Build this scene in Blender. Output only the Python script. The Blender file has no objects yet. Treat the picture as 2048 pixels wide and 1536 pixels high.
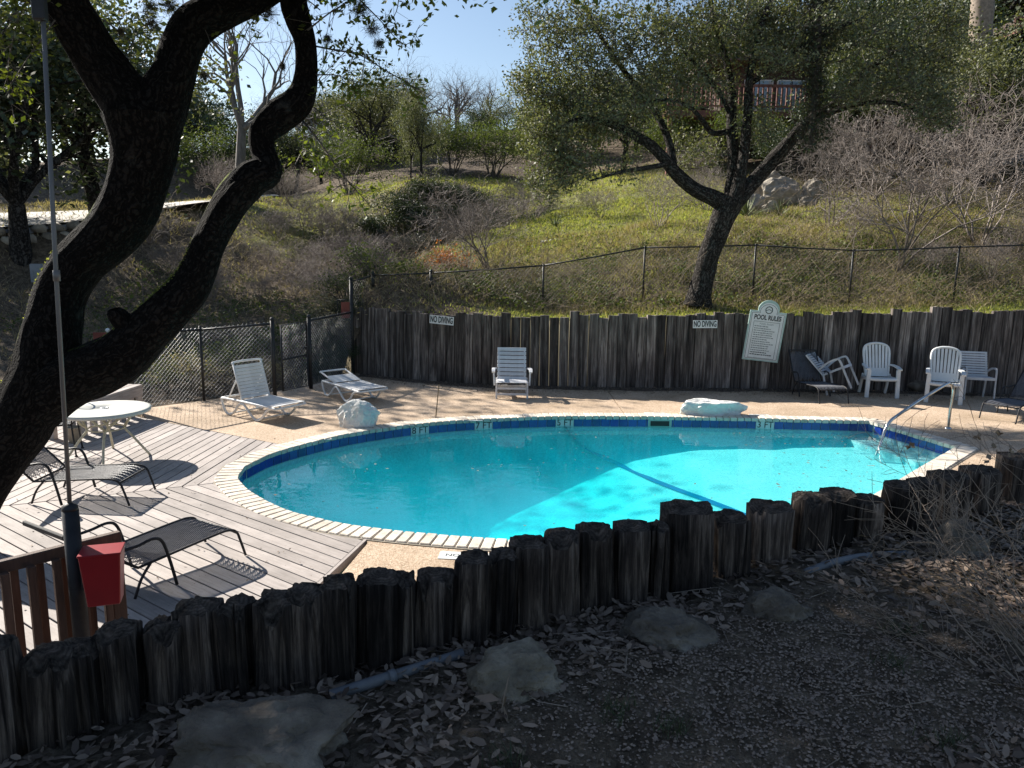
import bpy, bmesh, math, random
import numpy as np
from mathutils import Vector, Matrix, noise

random.seed(7)
rng = np.random.default_rng(7)
scene = bpy.context.scene
COL = scene.collection

# ------------------------------------------------------------------ camera
FPX = 1540.0
PIT = math.atan((768 - 494) / FPX)
ROL = math.radians(0.8)
CAM = np.array([0.0, 0.0, 2.8])
cf = np.array([0, math.cos(PIT), -math.sin(PIT)])
cu0 = np.array([0, math.sin(PIT), math.cos(PIT)])
cr0 = np.array([1.0, 0, 0])
cr = cr0 * math.cos(ROL) + cu0 * math.sin(ROL)
cu = cu0 * math.cos(ROL) - cr0 * math.sin(ROL)
cam_d = bpy.data.cameras.new('camera')
cam_d.sensor_width = 36.0
cam_d.lens = 36.0 * FPX / 2048.0
cam_d.clip_start = 0.05
cam_d.clip_end = 3000
cam = bpy.data.objects.new('camera', cam_d)
COL.objects.link(cam)
m = Matrix.Identity(4)
for i in range(3):
    m[i][0], m[i][1], m[i][2], m[i][3] = cr[i], cu[i], -cf[i], CAM[i]
cam.matrix_world = m
scene.camera = cam

# ------------------------------------------------------------------ light
SUN_EL = math.radians(32.0)
SUN_XY = (-0.80, 0.60)
SUN_DIR = Vector((SUN_XY[0] * math.cos(SUN_EL), SUN_XY[1] * math.cos(SUN_EL), math.sin(SUN_EL)))
world = bpy.data.worlds.new('World')
scene.world = world
world.use_nodes = True
nt = world.node_tree
for n in list(nt.nodes):
    nt.nodes.remove(n)
wo = nt.nodes.new('ShaderNodeOutputWorld')
bg = nt.nodes.new('ShaderNodeBackground')
sky = nt.nodes.new('ShaderNodeTexSky')
sky.sky_type = 'NISHITA'
sky.sun_disc = False
sky.sun_elevation = SUN_EL
sky.sun_rotation = math.atan2(SUN_XY[0], SUN_XY[1])
sky.air_density = 1.0
sky.dust_density = 0.55
sky.ozone_density = 1.1
bg.inputs['Strength'].default_value = 0.066
nt.links.new(sky.outputs[0], bg.inputs[0])
nt.links.new(bg.outputs[0], wo.inputs[0])
sun_d = bpy.data.lights.new('sun', 'SUN')
sun_d.energy = 5.0
sun_d.angle = math.radians(0.5)
sun_d.color = (1.0, 0.94, 0.85)
sun = bpy.data.objects.new('sun', sun_d)
COL.objects.link(sun)
sun.rotation_euler = SUN_DIR.to_track_quat('Z', 'Y').to_euler()
sun.location = (-20, 20, 20)
scene.view_settings.view_transform = 'Standard'
scene.view_settings.look = 'None'
scene.view_settings.exposure = 1.15
scene.view_settings.gamma = 1.0
scene.cycles.use_denoising = True
scene.cycles.max_bounces = 8
scene.cycles.diffuse_bounces = 2
scene.cycles.volume_bounces = 1
scene.cycles.glossy_bounces = 2
scene.cycles.transmission_bounces = 4
scene.cycles.transparent_max_bounces = 6
scene.cycles.caustics_reflective = False
scene.cycles.caustics_refractive = False


# ------------------------------------------------------------------ helpers
def ray(u, v):
    return cf + cr * (u - 1024) / FPX + cu * (768 - v) / FPX


def P(u, v, z=0.0):
    d = ray(u, v)
    return CAM + d * (z - CAM[2]) / d[2]


def Q(u, v, y):
    d = ray(u, v)
    return CAM + d * y / d[1]


def pxm(y):
    return FPX / (y * math.cos(PIT))


def tag(o, label=None, cat=None, group=None, kind=None):
    if label:
        o['label'] = label
    if cat:
        o['category'] = cat
    if group:
        o['group'] = group
    if kind:
        o['kind'] = kind
    return o


def link(name, data, parent=None, mw=None):
    o = bpy.data.objects.new(name, data)
    COL.objects.link(o)
    if parent is not None:
        o.parent = parent
    if mw is not None:
        o.matrix_local = mw
    return o


def empty(name, loc=(0, 0, 0), rz=0.0, rot=None):
    o = bpy.data.objects.new(name, None)
    COL.objects.link(o)
    o.empty_display_size = 0.1
    o.location = loc
    o.rotation_euler = rot if rot else (0, 0, rz)
    return o


def np_mesh(name, verts, faces, mat=None, smooth=False):
    """verts (N,3), faces: (M,k) int array of equal size polygons"""
    me = bpy.data.meshes.new(name)
    verts = np.asarray(verts, dtype=np.float32)
    faces = np.asarray(faces, dtype=np.int32)
    M, k = faces.shape
    me.vertices.add(len(verts))
    me.vertices.foreach_set('co', verts.ravel())
    me.loops.add(M * k)
    me.loops.foreach_set('vertex_index', faces.ravel())
    me.polygons.add(M)
    me.polygons.foreach_set('loop_start', np.arange(0, M * k, k, dtype=np.int32))
    me.polygons.foreach_set('loop_total', np.full(M, k, dtype=np.int32))
    if smooth:
        me.polygons.foreach_set('use_smooth', np.ones(M, dtype=bool))
    me.update(calc_edges=True)
    if mat:
        me.materials.append(mat)
    return me


class MB:
    def __init__(self):
        self.v = []
        self.f = []

    def add(self, vs, fs):
        b = len(self.v)
        self.v += [tuple(p) for p in vs]
        self.f += [tuple(b + i for i in f) for f in fs]
        return self

    def box(self, c, s, rot=None):
        x, y, z = s[0] / 2, s[1] / 2, s[2] / 2
        vs = [Vector(p) for p in ((-x, -y, -z), (x, -y, -z), (x, y, -z), (-x, y, -z), (-x, -y, z), (x, -y, z), (x, y, z), (-x, y, z))]
        if rot is not None:
            vs = [rot @ p for p in vs]
        c = Vector(c)
        return self.add([p + c for p in vs], [(0, 3, 2, 1), (4, 5, 6, 7), (0, 1, 5, 4), (1, 2, 6, 5), (2, 3, 7, 6), (3, 0, 4, 7)])

    def bar(self, p, q, w, h, up=(0, 0, 1)):
        p, q = Vector(p), Vector(q)
        d = q - p
        L = d.length
        d.normalize()
        upv = Vector(up)
        s = d.cross(upv)
        if s.length < 1e-4:
            s = d.cross(Vector((0, 1, 0)))
        s.normalize()
        t = s.cross(d)
        vs = []
        for e in (p, q):
            for a, b in ((-1, -1), (1, -1), (1, 1), (-1, 1)):
                vs.append(e + s * (a * w / 2) + t * (b * h / 2))
        return self.add(vs, [(0, 1, 2, 3), (7, 6, 5, 4), (0, 4, 5, 1), (1, 5, 6, 2), (2, 6, 7, 3), (3, 7, 4, 0)])

    def tube(self, pts, r, n=8, closed=False):
        pts = [Vector(p) for p in pts]
        N = len(pts)
        rs = r if isinstance(r, (list, tuple, np.ndarray)) else [r] * N
        T = []
        for i in range(N):
            a = pts[(i - 1) % N] if (closed or i > 0) else pts[i]
            b = pts[(i + 1) % N] if (closed or i < N - 1) else pts[i]
            d = (b - a)
            T.append(d.normalized() if d.length > 1e-9 else Vector((0, 0, 1)))
        nrm = T[0].orthogonal().normalized()
        base = len(self.v)
        for i in range(N):
            nrm = (nrm - T[i] * nrm.dot(T[i]))
            nrm = nrm.normalized() if nrm.length > 1e-6 else T[i].orthogonal().normalized()
            bn = T[i].cross(nrm)
            for k in range(n):
                a = 2 * math.pi * k / n
                self.v.append(tuple(pts[i] + (nrm * math.cos(a) + bn * math.sin(a)) * rs[i]))
        M = N if closed else N - 1
        for i in range(M):
            j = (i + 1) % N
            for k in range(n):
                k2 = (k + 1) % n
                self.f.append((base + i * n + k, base + i * n + k2, base + j * n + k2, base + j * n + k))
        if not closed:
            self.f.append(tuple(base + k for k in reversed(range(n))))
            self.f.append(tuple(base + (N - 1) * n + k for k in range(n)))
        return self

    def lathe(self, prof, n=24, c=(0, 0, 0)):
        base = len(self.v)
        for (r, z) in prof:
            for k in range(n):
                a = 2 * math.pi * k / n
                self.v.append((c[0] + r * math.cos(a), c[1] + r * math.sin(a), c[2] + z))
        for i in range(len(prof) - 1):
            for k in range(n):
                k2 = (k + 1) % n
                self.f.append((base + i * n + k, base + i * n + k2, base + (i + 1) * n + k2, base + (i + 1) * n + k))
        self.f.append(tuple(base + k for k in reversed(range(n))))
        self.f.append(tuple(base + (len(prof) - 1) * n + k for k in range(n)))
        return self

    def prism(self, poly, z0, z1):
        n = len(poly)
        vs = [(p[0], p[1], z0) for p in poly] + [(p[0], p[1], z1) for p in poly]
        fs = [tuple(reversed(range(n))), tuple(range(n, 2 * n))]
        for i in range(n):
            j = (i + 1) % n
            fs.append((i, j, n + j, n + i))
        return self.add(vs, fs)

    def mesh(self, name, mat=None, smooth=False, bevel=0.0):
        me = bpy.data.meshes.new(name)
        me.from_pydata(self.v, [], self.f)
        if bevel > 0:
            bm = bmesh.new()
            bm.from_mesh(me)
            bmesh.ops.bevel(bm, geom=bm.edges[:], offset=bevel, segments=1, affect='EDGES', clamp_overlap=True)
            bm.to_mesh(me)
            bm.free()
        if smooth:
            me.polygons.foreach_set('use_smooth', np.ones(len(me.polygons), dtype=bool))
        me.update()
        if mat:
            me.materials.append(mat)
        return me

    def build(self, name, mat, parent=None, smooth=False, bevel=0.0, mw=None):
        return link(name, self.mesh(name, mat, smooth, bevel), parent, mw)


def spline(pts, n=8, closed=False):
    """Catmull-Rom through pts (any dimension)"""
    A = np.array(pts, dtype=float)
    N = len(A)
    out = []
    rngi = range(N) if closed else range(N - 1)
    for i in rngi:
        p0 = A[(i - 1) % N] if (closed or i > 0) else 2 * A[0] - A[1]
        p1 = A[i]
        p2 = A[(i + 1) % N]
        p3 = A[(i + 2) % N] if (closed or i < N - 2) else 2 * A[-1] - A[-2]
        for k in range(n):
            t = k / n
            out.append(0.5 * ((2 * p1) + (-p0 + p2) * t + (2 * p0 - 5 * p1 + 4 * p2 - p3) * t * t + (-p0 + 3 * p1 - 3 * p2 + p3) * t ** 3))
    if not closed:
        out.append(A[-1])
    return np.array(out)


def resample(poly, step, closed=True):
    A = np.array(poly, dtype=float)
    if closed:
        A = np.vstack([A, A[:1]])
    seg = np.linalg.norm(np.diff(A, axis=0), axis=1)
    s = np.concatenate([[0], np.cumsum(seg)])
    n = max(2, int(round(s[-1] / step)))
    t = np.linspace(0, s[-1], n + (0 if closed else 1), endpoint=not closed)
    return np.stack([np.interp(t, s, A[:, k]) for k in range(A.shape[1])], axis=1)


def inside(poly, x, y):
    poly = np.asarray(poly)
    x = np.asarray(x, dtype=float)
    y = np.asarray(y, dtype=float)
    res = np.zeros(x.shape, dtype=bool)
    n = len(poly)
    for i in range(n):
        x1, y1 = poly[i][:2]
        x2, y2 = poly[(i + 1) % n][:2]
        if y1 == y2:
            continue
        c = ((y1 > y) != (y2 > y)) & (x < (x2 - x1) * (y - y1) / (y2 - y1) + x1)
        res ^= c
    return res


def nearest_on(poly, pts):
    poly = np.asarray(poly)[:, :2]
    best = None
    bd = None
    n = len(poly)
    for i in range(n):
        a = poly[i]
        b = poly[(i + 1) % n]
        ab = b - a
        t = np.clip(((pts - a) @ ab) / (ab @ ab), 0, 1)
        q = a + t[:, None] * ab
        d = np.linalg.norm(pts - q, axis=1)
        if best is None:
            best, bd = q, d
        else:
            mk = d < bd
            best = np.where(mk[:, None], q, best)
            bd = np.where(mk, d, bd)
    return best, bd


# ------------------------------------------------------------------ materials
def new_mat(name):
    mt = bpy.data.materials.new(name)
    mt.use_nodes = True
    t = mt.node_tree
    for n in list(t.nodes):
        t.nodes.remove(n)
    out = t.nodes.new('ShaderNodeOutputMaterial')
    return mt, t, out


def ramp(t, fac, stops, interp='LINEAR'):
    r = t.nodes.new('ShaderNodeValToRGB')
    r.color_ramp.interpolation = interp
    el = r.color_ramp.elements
    while len(el) < len(stops):
        el.new(0.5)
    for e, (p, c) in zip(el, stops):
        e.position = p
        e.color = (c[0], c[1], c[2], 1)
    t.links.new(fac, r.inputs[0])
    return r.outputs[0]


def coords(t, kind='Object', scale=(1, 1, 1), rndoff=False):
    tc = t.nodes.new('ShaderNodeTexCoord')
    mp = t.nodes.new('ShaderNodeMapping')
    mp.inputs['Scale'].default_value = scale
    src = tc.outputs[kind]
    if rndoff:
        oi = t.nodes.new('ShaderNodeObjectInfo')
        mu = t.nodes.new('ShaderNodeMath')
        mu.operation = 'MULTIPLY'
        mu.inputs[1].default_value = 37.0
        t.links.new(oi.outputs['Random'], mu.inputs[0])
        cb = t.nodes.new('ShaderNodeCombineXYZ')
        for i in range(3):
            t.links.new(mu.outputs[0], cb.inputs[i])
        t.links.new(cb.outputs[0], mp.inputs['Location'])
    t.links.new(src, mp.inputs[0])
    return mp.outputs[0]


def noise_tex(t, vec, scale, detail=4, rough=0.6, dist=0.0):
    n = t.nodes.new('ShaderNodeTexNoise')
    n.inputs['Scale'].default_value = scale
    n.inputs['Detail'].default_value = detail
    n.inputs['Roughness'].default_value = rough
    n.inputs['Distortion'].default_value = dist
    t.links.new(vec, n.inputs['Vector'])
    return n.outputs[0]


def mixc(t, a, b, fac, mode='MIX'):
    mx = t.nodes.new('ShaderNodeMix')
    mx.data_type = 'RGBA'
    mx.blend_type = mode
    for sock, val in ((mx.inputs[0], fac), (mx.inputs[6], a), (mx.inputs[7], b)):
        if isinstance(val, (int, float)):
            sock.default_value = val
        elif isinstance(val, (tuple, list)):
            sock.default_value = (val[0], val[1], val[2], 1)
        else:
            t.links.new(val, sock)
    return mx.outputs[2]


def bump(t, h, strength, dist=0.02, normal=None):
    b = t.nodes.new('ShaderNodeBump')
    b.inputs['Strength'].default_value = strength
    b.inputs['Distance'].default_value = dist
    t.links.new(h, b.inputs['Height'])
    if normal is not None:
        t.links.new(normal, b.inputs['Normal'])
    return b.outputs[0]


def principled(t, out, col, rough=0.7, metal=0.0, normal=None, spec=0.4):
    p = t.nodes.new('ShaderNodeBsdfPrincipled')
    for key, val in (('Base Color', col), ('Roughness', rough), ('Metallic', metal), ('Specular IOR Level', spec)):
        s = p.inputs[key]
        if isinstance(val, (tuple, list)):
            s.default_value = (val[0], val[1], val[2], 1)
        elif isinstance(val, (int, float)):
            s.default_value = val
        else:
            t.links.new(val, s)
    if normal is not None:
        t.links.new(normal, p.inputs['Normal'])
    t.links.new(p.outputs[0], out.inputs[0])
    return p


def rnd_value(t, col, lo, hi):
    oi = t.nodes.new('ShaderNodeObjectInfo')
    mr = t.nodes.new('ShaderNodeMapRange')
    mr.inputs[3].default_value = lo
    mr.inputs[4].default_value = hi
    t.links.new(oi.outputs['Random'], mr.inputs[0])
    hs = t.nodes.new('ShaderNodeHueSaturation')
    t.links.new(mr.outputs[0], hs.inputs['Value'])
    if isinstance(col, (tuple, list)):
        hs.inputs['Color'].default_value = (*col, 1)
    else:
        t.links.new(col, hs.inputs['Color'])
    return hs.outputs[0]


def M_noise(name, stops, scale=5, detail=6, rough=0.8, bs=0.3, bscale=None, stretch=(1, 1, 1), metal=0.0, bd=0.02, rv=None, rndoff=False, spec=0.4, kind='Object', fine=None):
    mt, t, out = new_mat(name)
    vec = coords(t, kind, stretch, rndoff)
    n = noise_tex(t, vec, scale, detail)
    col = ramp(t, n, stops)
    if fine:
        n3 = noise_tex(t, vec, fine[0], 3)
        col = mixc(t, col, ramp(t, n3, [(0.3, (fine[1],) * 3), (0.7, (fine[2],) * 3)]), 1.0, 'MULTIPLY')
    if rv:
        col = rnd_value(t, col, *rv)
    nm = None
    if bs > 0:
        n2 = noise_tex(t, vec, bscale or scale * 4, 6, 0.7)
        nm = bump(t, n2, bs, bd)
    principled(t, out, col, rough, metal, nm, spec)
    return mt


def M_leaf(name, c1, c2, trans=0.35, rough=0.45, spec=0.5, hue=0.0):
    mt, t, out = new_mat(name)
    g = t.nodes.new('ShaderNodeNewGeometry')
    col = ramp(t, g.outputs['Random Per Island'], [(0.0, c1), (1.0, c2)])
    p = t.nodes.new('ShaderNodeBsdfPrincipled')
    t.links.new(col, p.inputs['Base Color'])
    p.inputs['Roughness'].default_value = rough
    p.inputs['Specular IOR Level'].default_value = spec
    tr = t.nodes.new('ShaderNodeBsdfTranslucent')
    tc = mixc(t, col, (1.35, 1.4, 0.5), 1.0, 'MULTIPLY')
    t.links.new(tc, tr.inputs[0])
    mx = t.nodes.new('ShaderNodeMixShader')
    mx.inputs[0].default_value = trans
    t.links.new(p.outputs[0], mx.inputs[1])
    t.links.new(tr.outputs[0], mx.inputs[2])
    t.links.new(mx.outputs[0], out.inputs[0])
    return mt


MAT = {}


def make_materials():
    # aggregate concrete
    mt, t, out = new_mat('aggregate_concrete')
    vec = coords(t)
    vo = t.nodes.new('ShaderNodeTexVoronoi')
    vo.inputs['Scale'].default_value = 95
    t.links.new(vec, vo.inputs['Vector'])
    peb = ramp(t, vo.outputs['Color'], [(0.0, (0.30, 0.20, 0.13)), (0.45, (0.52, 0.40, 0.29)), (1.0, (0.68, 0.58, 0.46))])
    big = noise_tex(t, vec, 0.9, 6)
    stain = ramp(t, big, [(0.3, (0.72, 0.68, 0.62)), (0.62, (1.05, 1.02, 1.0))])
    col = mixc(t, peb, stain, 1.0, 'MULTIPLY')
    spk = noise_tex(t, vec, 38, 2)
    col = mixc(t, col, ramp(t, spk, [(0.3, (0.75, 0.73, 0.7)), (0.6, (1.05, 1.05, 1.05))]), 1.0, 'MULTIPLY')
    principled(t, out, col, 0.85, 0, bump(t, vo.outputs['Distance'], 0.5, 0.008))
    MAT['concrete'] = mt
    # deck boards
    mt, t, out = new_mat('deck_board')
    vec = coords(t, 'Object', (1.2, 14, 14), True)
    n = noise_tex(t, vec, 3.0, 8, 0.65)
    col = ramp(t, n, [(0.3, (0.31, 0.275, 0.255)), (0.55, (0.40, 0.358, 0.335)), (0.8, (0.45, 0.41, 0.385))])
    v2 = coords(t, 'Object', (1, 1, 1), True)
    col = mixc(t, col, ramp(t, noise_tex(t, v2, 1.6, 5), [(0.32, (0.74, 0.73, 0.72)), (0.6, (1.05, 1.04, 1.03))]), 1.0, 'MULTIPLY')
    col = mixc(t, col, ramp(t, noise_tex(t, v2, 60, 2), [(0.27, (0.55, 0.5, 0.47)), (0.36, (1, 1, 1))]), 1.0, 'MULTIPLY')
    col = rnd_value(t, col, 0.85, 1.14)
    principled(t, out, col, 0.75, 0, bump(t, n, 0.25, 0.004))
    MAT['board'] = mt
    # old grey timber of the back wall
    mt, t, out = new_mat('weathered_timber')
    vec = coords(t, 'Object', (9, 9, 0.7), True)
    n = noise_tex(t, vec, 2.2, 8, 0.7, 0.6)
    col = ramp(t, n, [(0.33, (0.025, 0.022, 0.021)), (0.48, (0.11, 0.096, 0.09)), (0.6, (0.25, 0.225, 0.21)), (0.74, (0.46, 0.42, 0.40))])
    v2 = coords(t, 'Object', (2.4, 2.4, 0.9), True)
    col = mixc(t, col, ramp(t, noise_tex(t, v2, 1.3, 5), [(0.32, (0.3, 0.28, 0.28)), (0.62, (1.1, 1.05, 1.0))]), 1.0, 'MULTIPLY')
    vk = t.nodes.new('ShaderNodeTexVoronoi')
    vk.inputs['Scale'].default_value = 3.0
    t.links.new(coords(t, 'Object', (1.6, 1.6, 0.55), True), vk.inputs['Vector'])
    col = mixc(t, col, ramp(t, vk.outputs['Distance'], [(0.0, (0.1, 0.08, 0.07)), (0.09, (1, 1, 1))]), 1.0, 'MULTIPLY')
    col = rnd_value(t, col, 0.45, 1.45)
    principled(t, out, col, 0.9, 0, bump(t, n, 0.9, 0.012), 0.25)
    MAT['timber'] = mt
    # dark log posts (foreground)
    mt, t, out = new_mat('old_log')
    vec = coords(t, 'Object', (13, 13, 0.8), True)
    n = noise_tex(t, vec, 2.6, 9, 0.72, 0.5)
    col = ramp(t, n, [(0.36, (0.016, 0.013, 0.012)), (0.5, (0.075, 0.060, 0.052)), (0.60, (0.19, 0.155, 0.13)), (0.74, (0.37, 0.31, 0.265))])
    v2 = coords(t, 'Object', (3, 3, 1.3), True)
    col = mixc(t, col, ramp(t, noise_tex(t, v2, 1.5, 6), [(0.34, (0.3, 0.29, 0.29)), (0.65, (1.1, 1.05, 1.0))]), 1.0, 'MULTIPLY')
    col = rnd_value(t, col, 0.45, 1.5)
    principled(t, out, col, 0.92, 0, bump(t, n, 1.0, 0.02), 0.2)
    MAT['log'] = mt
    # end grain
    mt, t, out = new_mat('log_end_grain')
    vec = coords(t)
    w = t.nodes.new('ShaderNodeTexWave')
    w.wave_type = 'RINGS'
    w.rings_direction = 'Z'
    w.inputs['Scale'].default_value = 22
    w.inputs['Distortion'].default_value = 5
    w.inputs['Detail'].default_value = 4
    t.links.new(vec, w.inputs['Vector'])
    col = ramp(t, w.outputs[0], [(0.0, (0.06, 0.048, 0.042)), (1.0, (0.105, 0.088, 0.078))])
    col = mixc(t, col, ramp(t, noise_tex(t, vec, 17, 8, 0.75), [(0.36, (0.12, 0.11, 0.1)), (0.52, (0.8, 0.8, 0.78)), (0.7, (1.9, 1.8, 1.7))]), 1.0, 'MULTIPLY')
    principled(t, out, col, 0.95, 0, bump(t, noise_tex(t, vec, 30, 8, 0.8), 0.9, 0.03), 0.2)
    MAT['endgrain'] = mt
    # oak bark with moss on the upper side
    def bark(name, c0, c1, c2, sc, moss, bd):
        mt, t, out = new_mat(name)
        vec = coords(t, 'Object', (1, 1, 1))
        g = t.nodes.new('ShaderNodeAttribute')
        g.attribute_name = 'barkuv'
        mp = t.nodes.new('ShaderNodeMapping')
        mp.inputs['Scale'].default_value = (1, 1, 0.55)
        t.links.new(g.outputs['Vector'], mp.inputs[0])
        vo = t.nodes.new('ShaderNodeTexVoronoi')
        vo.feature = 'DISTANCE_TO_EDGE'
        vo.inputs['Scale'].default_value = sc
        nz = t.nodes.new('ShaderNodeTexNoise')
        nz.inputs['Scale'].default_value = 9
        nz.inputs['Detail'].default_value = 5
        t.links.new(vec, nz.inputs['Vector'])
        add = mixc(t, mp.outputs[0], nz.outputs['Color'], 0.14)
        t.links.new(add, vo.inputs['Vector'])
        n = noise_tex(t, vec, 24, 6, 0.7)
        hm = t.nodes.new('ShaderNodeMath')
        hm.operation = 'MULTIPLY_ADD'
        t.links.new(vo.outputs['Distance'], hm.inputs[0])
        hm.inputs[1].default_value = 1.6
        t.links.new(n, hm.inputs[2])
        col = ramp(t, hm.outputs[0], [(0.42, c0), (0.66, c1), (1.0, c2)])
        lich = noise_tex(t, vec, 3.1, 5)
        col = mixc(t, col, (0.20, 0.20, 0.18), ramp(t, lich, [(0.62, (0, 0, 0)), (0.78, (0.25, 0.25, 0.25))]))
        if moss:
            ge = t.nodes.new('ShaderNodeNewGeometry')
            dv = t.nodes.new('ShaderNodeVectorMath')
            dv.operation = 'DOT_PRODUCT'
            t.links.new(ge.outputs['Normal'], dv.inputs[0])
            dv.inputs[1].default_value = (-0.75, 0.1, 0.65)
            mm = t.nodes.new('ShaderNodeMath')
            mm.operation = 'MULTIPLY'
            t.links.new(dv.outputs['Value'], mm.inputs[0])
            t.links.new(noise_tex(t, vec, 2.2, 5), mm.inputs[1])
            col = mixc(t, col, ramp(t, n, [(0.3, (0.05, 0.07, 0.012)), (0.7, (0.16, 0.19, 0.035))]), ramp(t, mm.outputs[0], [(0.40, (0, 0, 0)), (0.52, (1, 1, 1))]))
        principled(t, out, col, 0.92, 0, bump(t, hm.outputs[0], 1.0, bd), 0.08)
        return mt
    MAT['bark'] = bark('live_oak_bark', (0.0025, 0.0022, 0.0021), (0.006, 0.0052, 0.0048), (0.02, 0.017, 0.015), 27, True, 0.022)
    MAT['bark2'] = bark('grey_oak_bark', (0.009, 0.008, 0.007), (0.028, 0.025, 0.023), (0.085, 0.077, 0.07), 20, False, 0.02)
    MAT['twig'] = M_noise('twig_bark', [(0.3, (0.05, 0.042, 0.037)), (0.7, (0.14, 0.12, 0.105))], 6, bs=0)
    MAT['twig_grey'] = M_noise('pale_twig_bark', [(0.3, (0.115, 0.095, 0.085)), (0.7, (0.27, 0.23, 0.205))], 6, bs=0)
    MAT['twig_tan'] = M_noise('dry_twig', [(0.3, (0.13, 0.10, 0.078)), (0.7, (0.34, 0.27, 0.21))], 9, bs=0)
    MAT['dead'] = M_noise('dead_brush', [(0.3, (0.13, 0.10, 0.07)), (0.7, (0.32, 0.25, 0.165))], 3, bs=0)
    MAT['leaf_oak'] = M_leaf('oak_leaf', (0.065, 0.075, 0.042), (0.21, 0.215, 0.13), 0.24, 0.6, 0.3)
    MAT['leaf_near'] = M_leaf('near_oak_leaf', (0.05, 0.07, 0.015), (0.14, 0.16, 0.035), 0.5, 0.5, 0.4)
    MAT['leaf_dark'] = M_leaf('juniper_leaf', (0.022, 0.036, 0.015), (0.065, 0.085, 0.036), 0.2, 0.55)
    MAT['leaf_bush'] = M_leaf('bush_leaf', (0.05, 0.075, 0.022), (0.13, 0.155, 0.05), 0.3, 0.65, 0.25)
    MAT['leaf_orange'] = M_leaf('orange_leaf', (0.35, 0.09, 0.03), (0.5, 0.2, 0.09), 0.3, 0.6)
    MAT['moss_ball'] = M_leaf('ball_moss', (0.035, 0.032, 0.022), (0.10, 0.09, 0.06), 0.2, 0.8)
    MAT['litter'] = M_leaf('fallen_leaf', (0.06, 0.040, 0.030), (0.30, 0.225, 0.17), 0.12, 0.6, 0.35)
    MAT['grass'] = M_leaf('grass_blade', (0.14, 0.165, 0.06), (0.34, 0.345, 0.15), 0.5, 0.75, 0.15)
    MAT['grass_dry'] = M_leaf('dry_grass_blade', (0.19, 0.155, 0.10), (0.42, 0.35, 0.235), 0.25, 0.8, 0.1)
    # ground sheet: soil, litter colour near, lawn far
    mt, t, out = new_mat('ground_soil')
    vec = coords(t)
    n1 = noise_tex(t, vec, 0.35, 8, 0.65)
    n2 = noise_tex(t, vec, 7.0, 8, 0.7)
    n3 = noise_tex(t, vec, 40.0, 4, 0.7)
    soil = ramp(t, n2, [(0.3, (0.055, 0.042, 0.031)), (0.5, (0.14, 0.108, 0.08)), (0.72, (0.28, 0.22, 0.165))])
    lawn = ramp(t, n2, [(0.3, (0.12, 0.125, 0.05)), (0.55, (0.27, 0.27, 0.115)), (0.75, (0.40, 0.37, 0.20))])
    at = t.nodes.new('ShaderNodeAttribute')
    at.attribute_name = 'lawn'
    ad = t.nodes.new('ShaderNodeMath')
    ad.operation = 'MULTIPLY_ADD'
    t.links.new(n1, ad.inputs[0])
    ad.inputs[1].default_value = 1.2
    t.links.new(at.outputs['Fac'], ad.inputs[2])
    fac = ramp(t, ad.outputs[0], [(0.72, (0, 0, 0)), (0.98, (1, 1, 1))])
    col = mixc(t, soil, lawn, fac)
    col = mixc(t, col, ramp(t, n3, [(0.3, (0.6, 0.58, 0.55)), (0.65, (1.15, 1.15, 1.1))]), 1.0, 'MULTIPLY')
    principled(t, out, col, 0.95, 0, bump(t, n3, 0.8, 0.03, bump(t, n2, 0.8, 0.12)), 0.15)
    MAT['ground'] = mt
    MAT['soil_strip'] = M_noise('dark_soil', [(0.3, (0.035, 0.027, 0.021)), (0.7, (0.11, 0.085, 0.065))], 9, 8, 0.95, 0.8, 30)
    MAT['bark_pale'] = M_noise('grey_smooth_bark', [(0.3, (0.075, 0.068, 0.062)), (0.7, (0.19, 0.175, 0.16))], 7, 8, 0.9, 0.5, 20, stretch=(1, 1, 0.4))
    MAT['pebble'] = M_noise('granite_pebble', [(0.35, (0.085, 0.062, 0.048)), (0.65, (0.32, 0.245, 0.19))], 55, bs=0, rough=0.9)
    MAT['rock'] = M_noise('limestone_rock', [(0.3, (0.045, 0.037, 0.030)), (0.5, (0.14, 0.118, 0.095)), (0.68, (0.29, 0.25, 0.20))], 4, 9, 0.92, 0.9, 14, bd=0.04, spec=0.2)
    MAT['rock_tan'] = M_noise('tan_limestone', [(0.3, (0.09, 0.075, 0.055)), (0.5, (0.24, 0.205, 0.155)), (0.68, (0.42, 0.365, 0.285))], 5, 9, 0.92, 1.0, 16, bd=0.05, spec=0.2)
    MAT['rock_white'] = M_noise('white_painted_rock', [(0.24, (0.30, 0.28, 0.23)), (0.36, (0.74, 0.73, 0.68)), (0.55, (0.84, 0.83, 0.79))], 3, 8, 0.85, 1.0, 11, bd=0.05)
    MAT['stone_wall'] = M_noise('wall_limestone', [(0.3, (0.20, 0.175, 0.14)), (0.7, (0.42, 0.37, 0.30))], 5, 7, 0.9, 0.6, rv=(0.7, 1.2), rndoff=True)
    MAT['road'] = M_noise('pale_road', [(0.3, (0.42, 0.39, 0.35)), (0.7, (0.58, 0.55, 0.50))], 3, 6, 0.9, 0.2)
    MAT['white_plastic'] = M_noise('white_resin', [(0.3, (0.60, 0.61, 0.60)), (0.6, (0.74, 0.75, 0.75))], 3, 6, 0.45, 0.05, spec=0.5)
    MAT['white_strap'] = M_noise('white_vinyl', [(0.3, (0.58, 0.57, 0.55)), (0.65, (0.74, 0.73, 0.71))], 4, 6, 0.5, 0.05)
    MAT['white_slat'] = M_noise('aged_white_slat', [(0.3, (0.47, 0.47, 0.49)), (0.65, (0.68, 0.68, 0.69))], 5, 7, 0.6, 0.1, rv=(0.9, 1.06))
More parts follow.
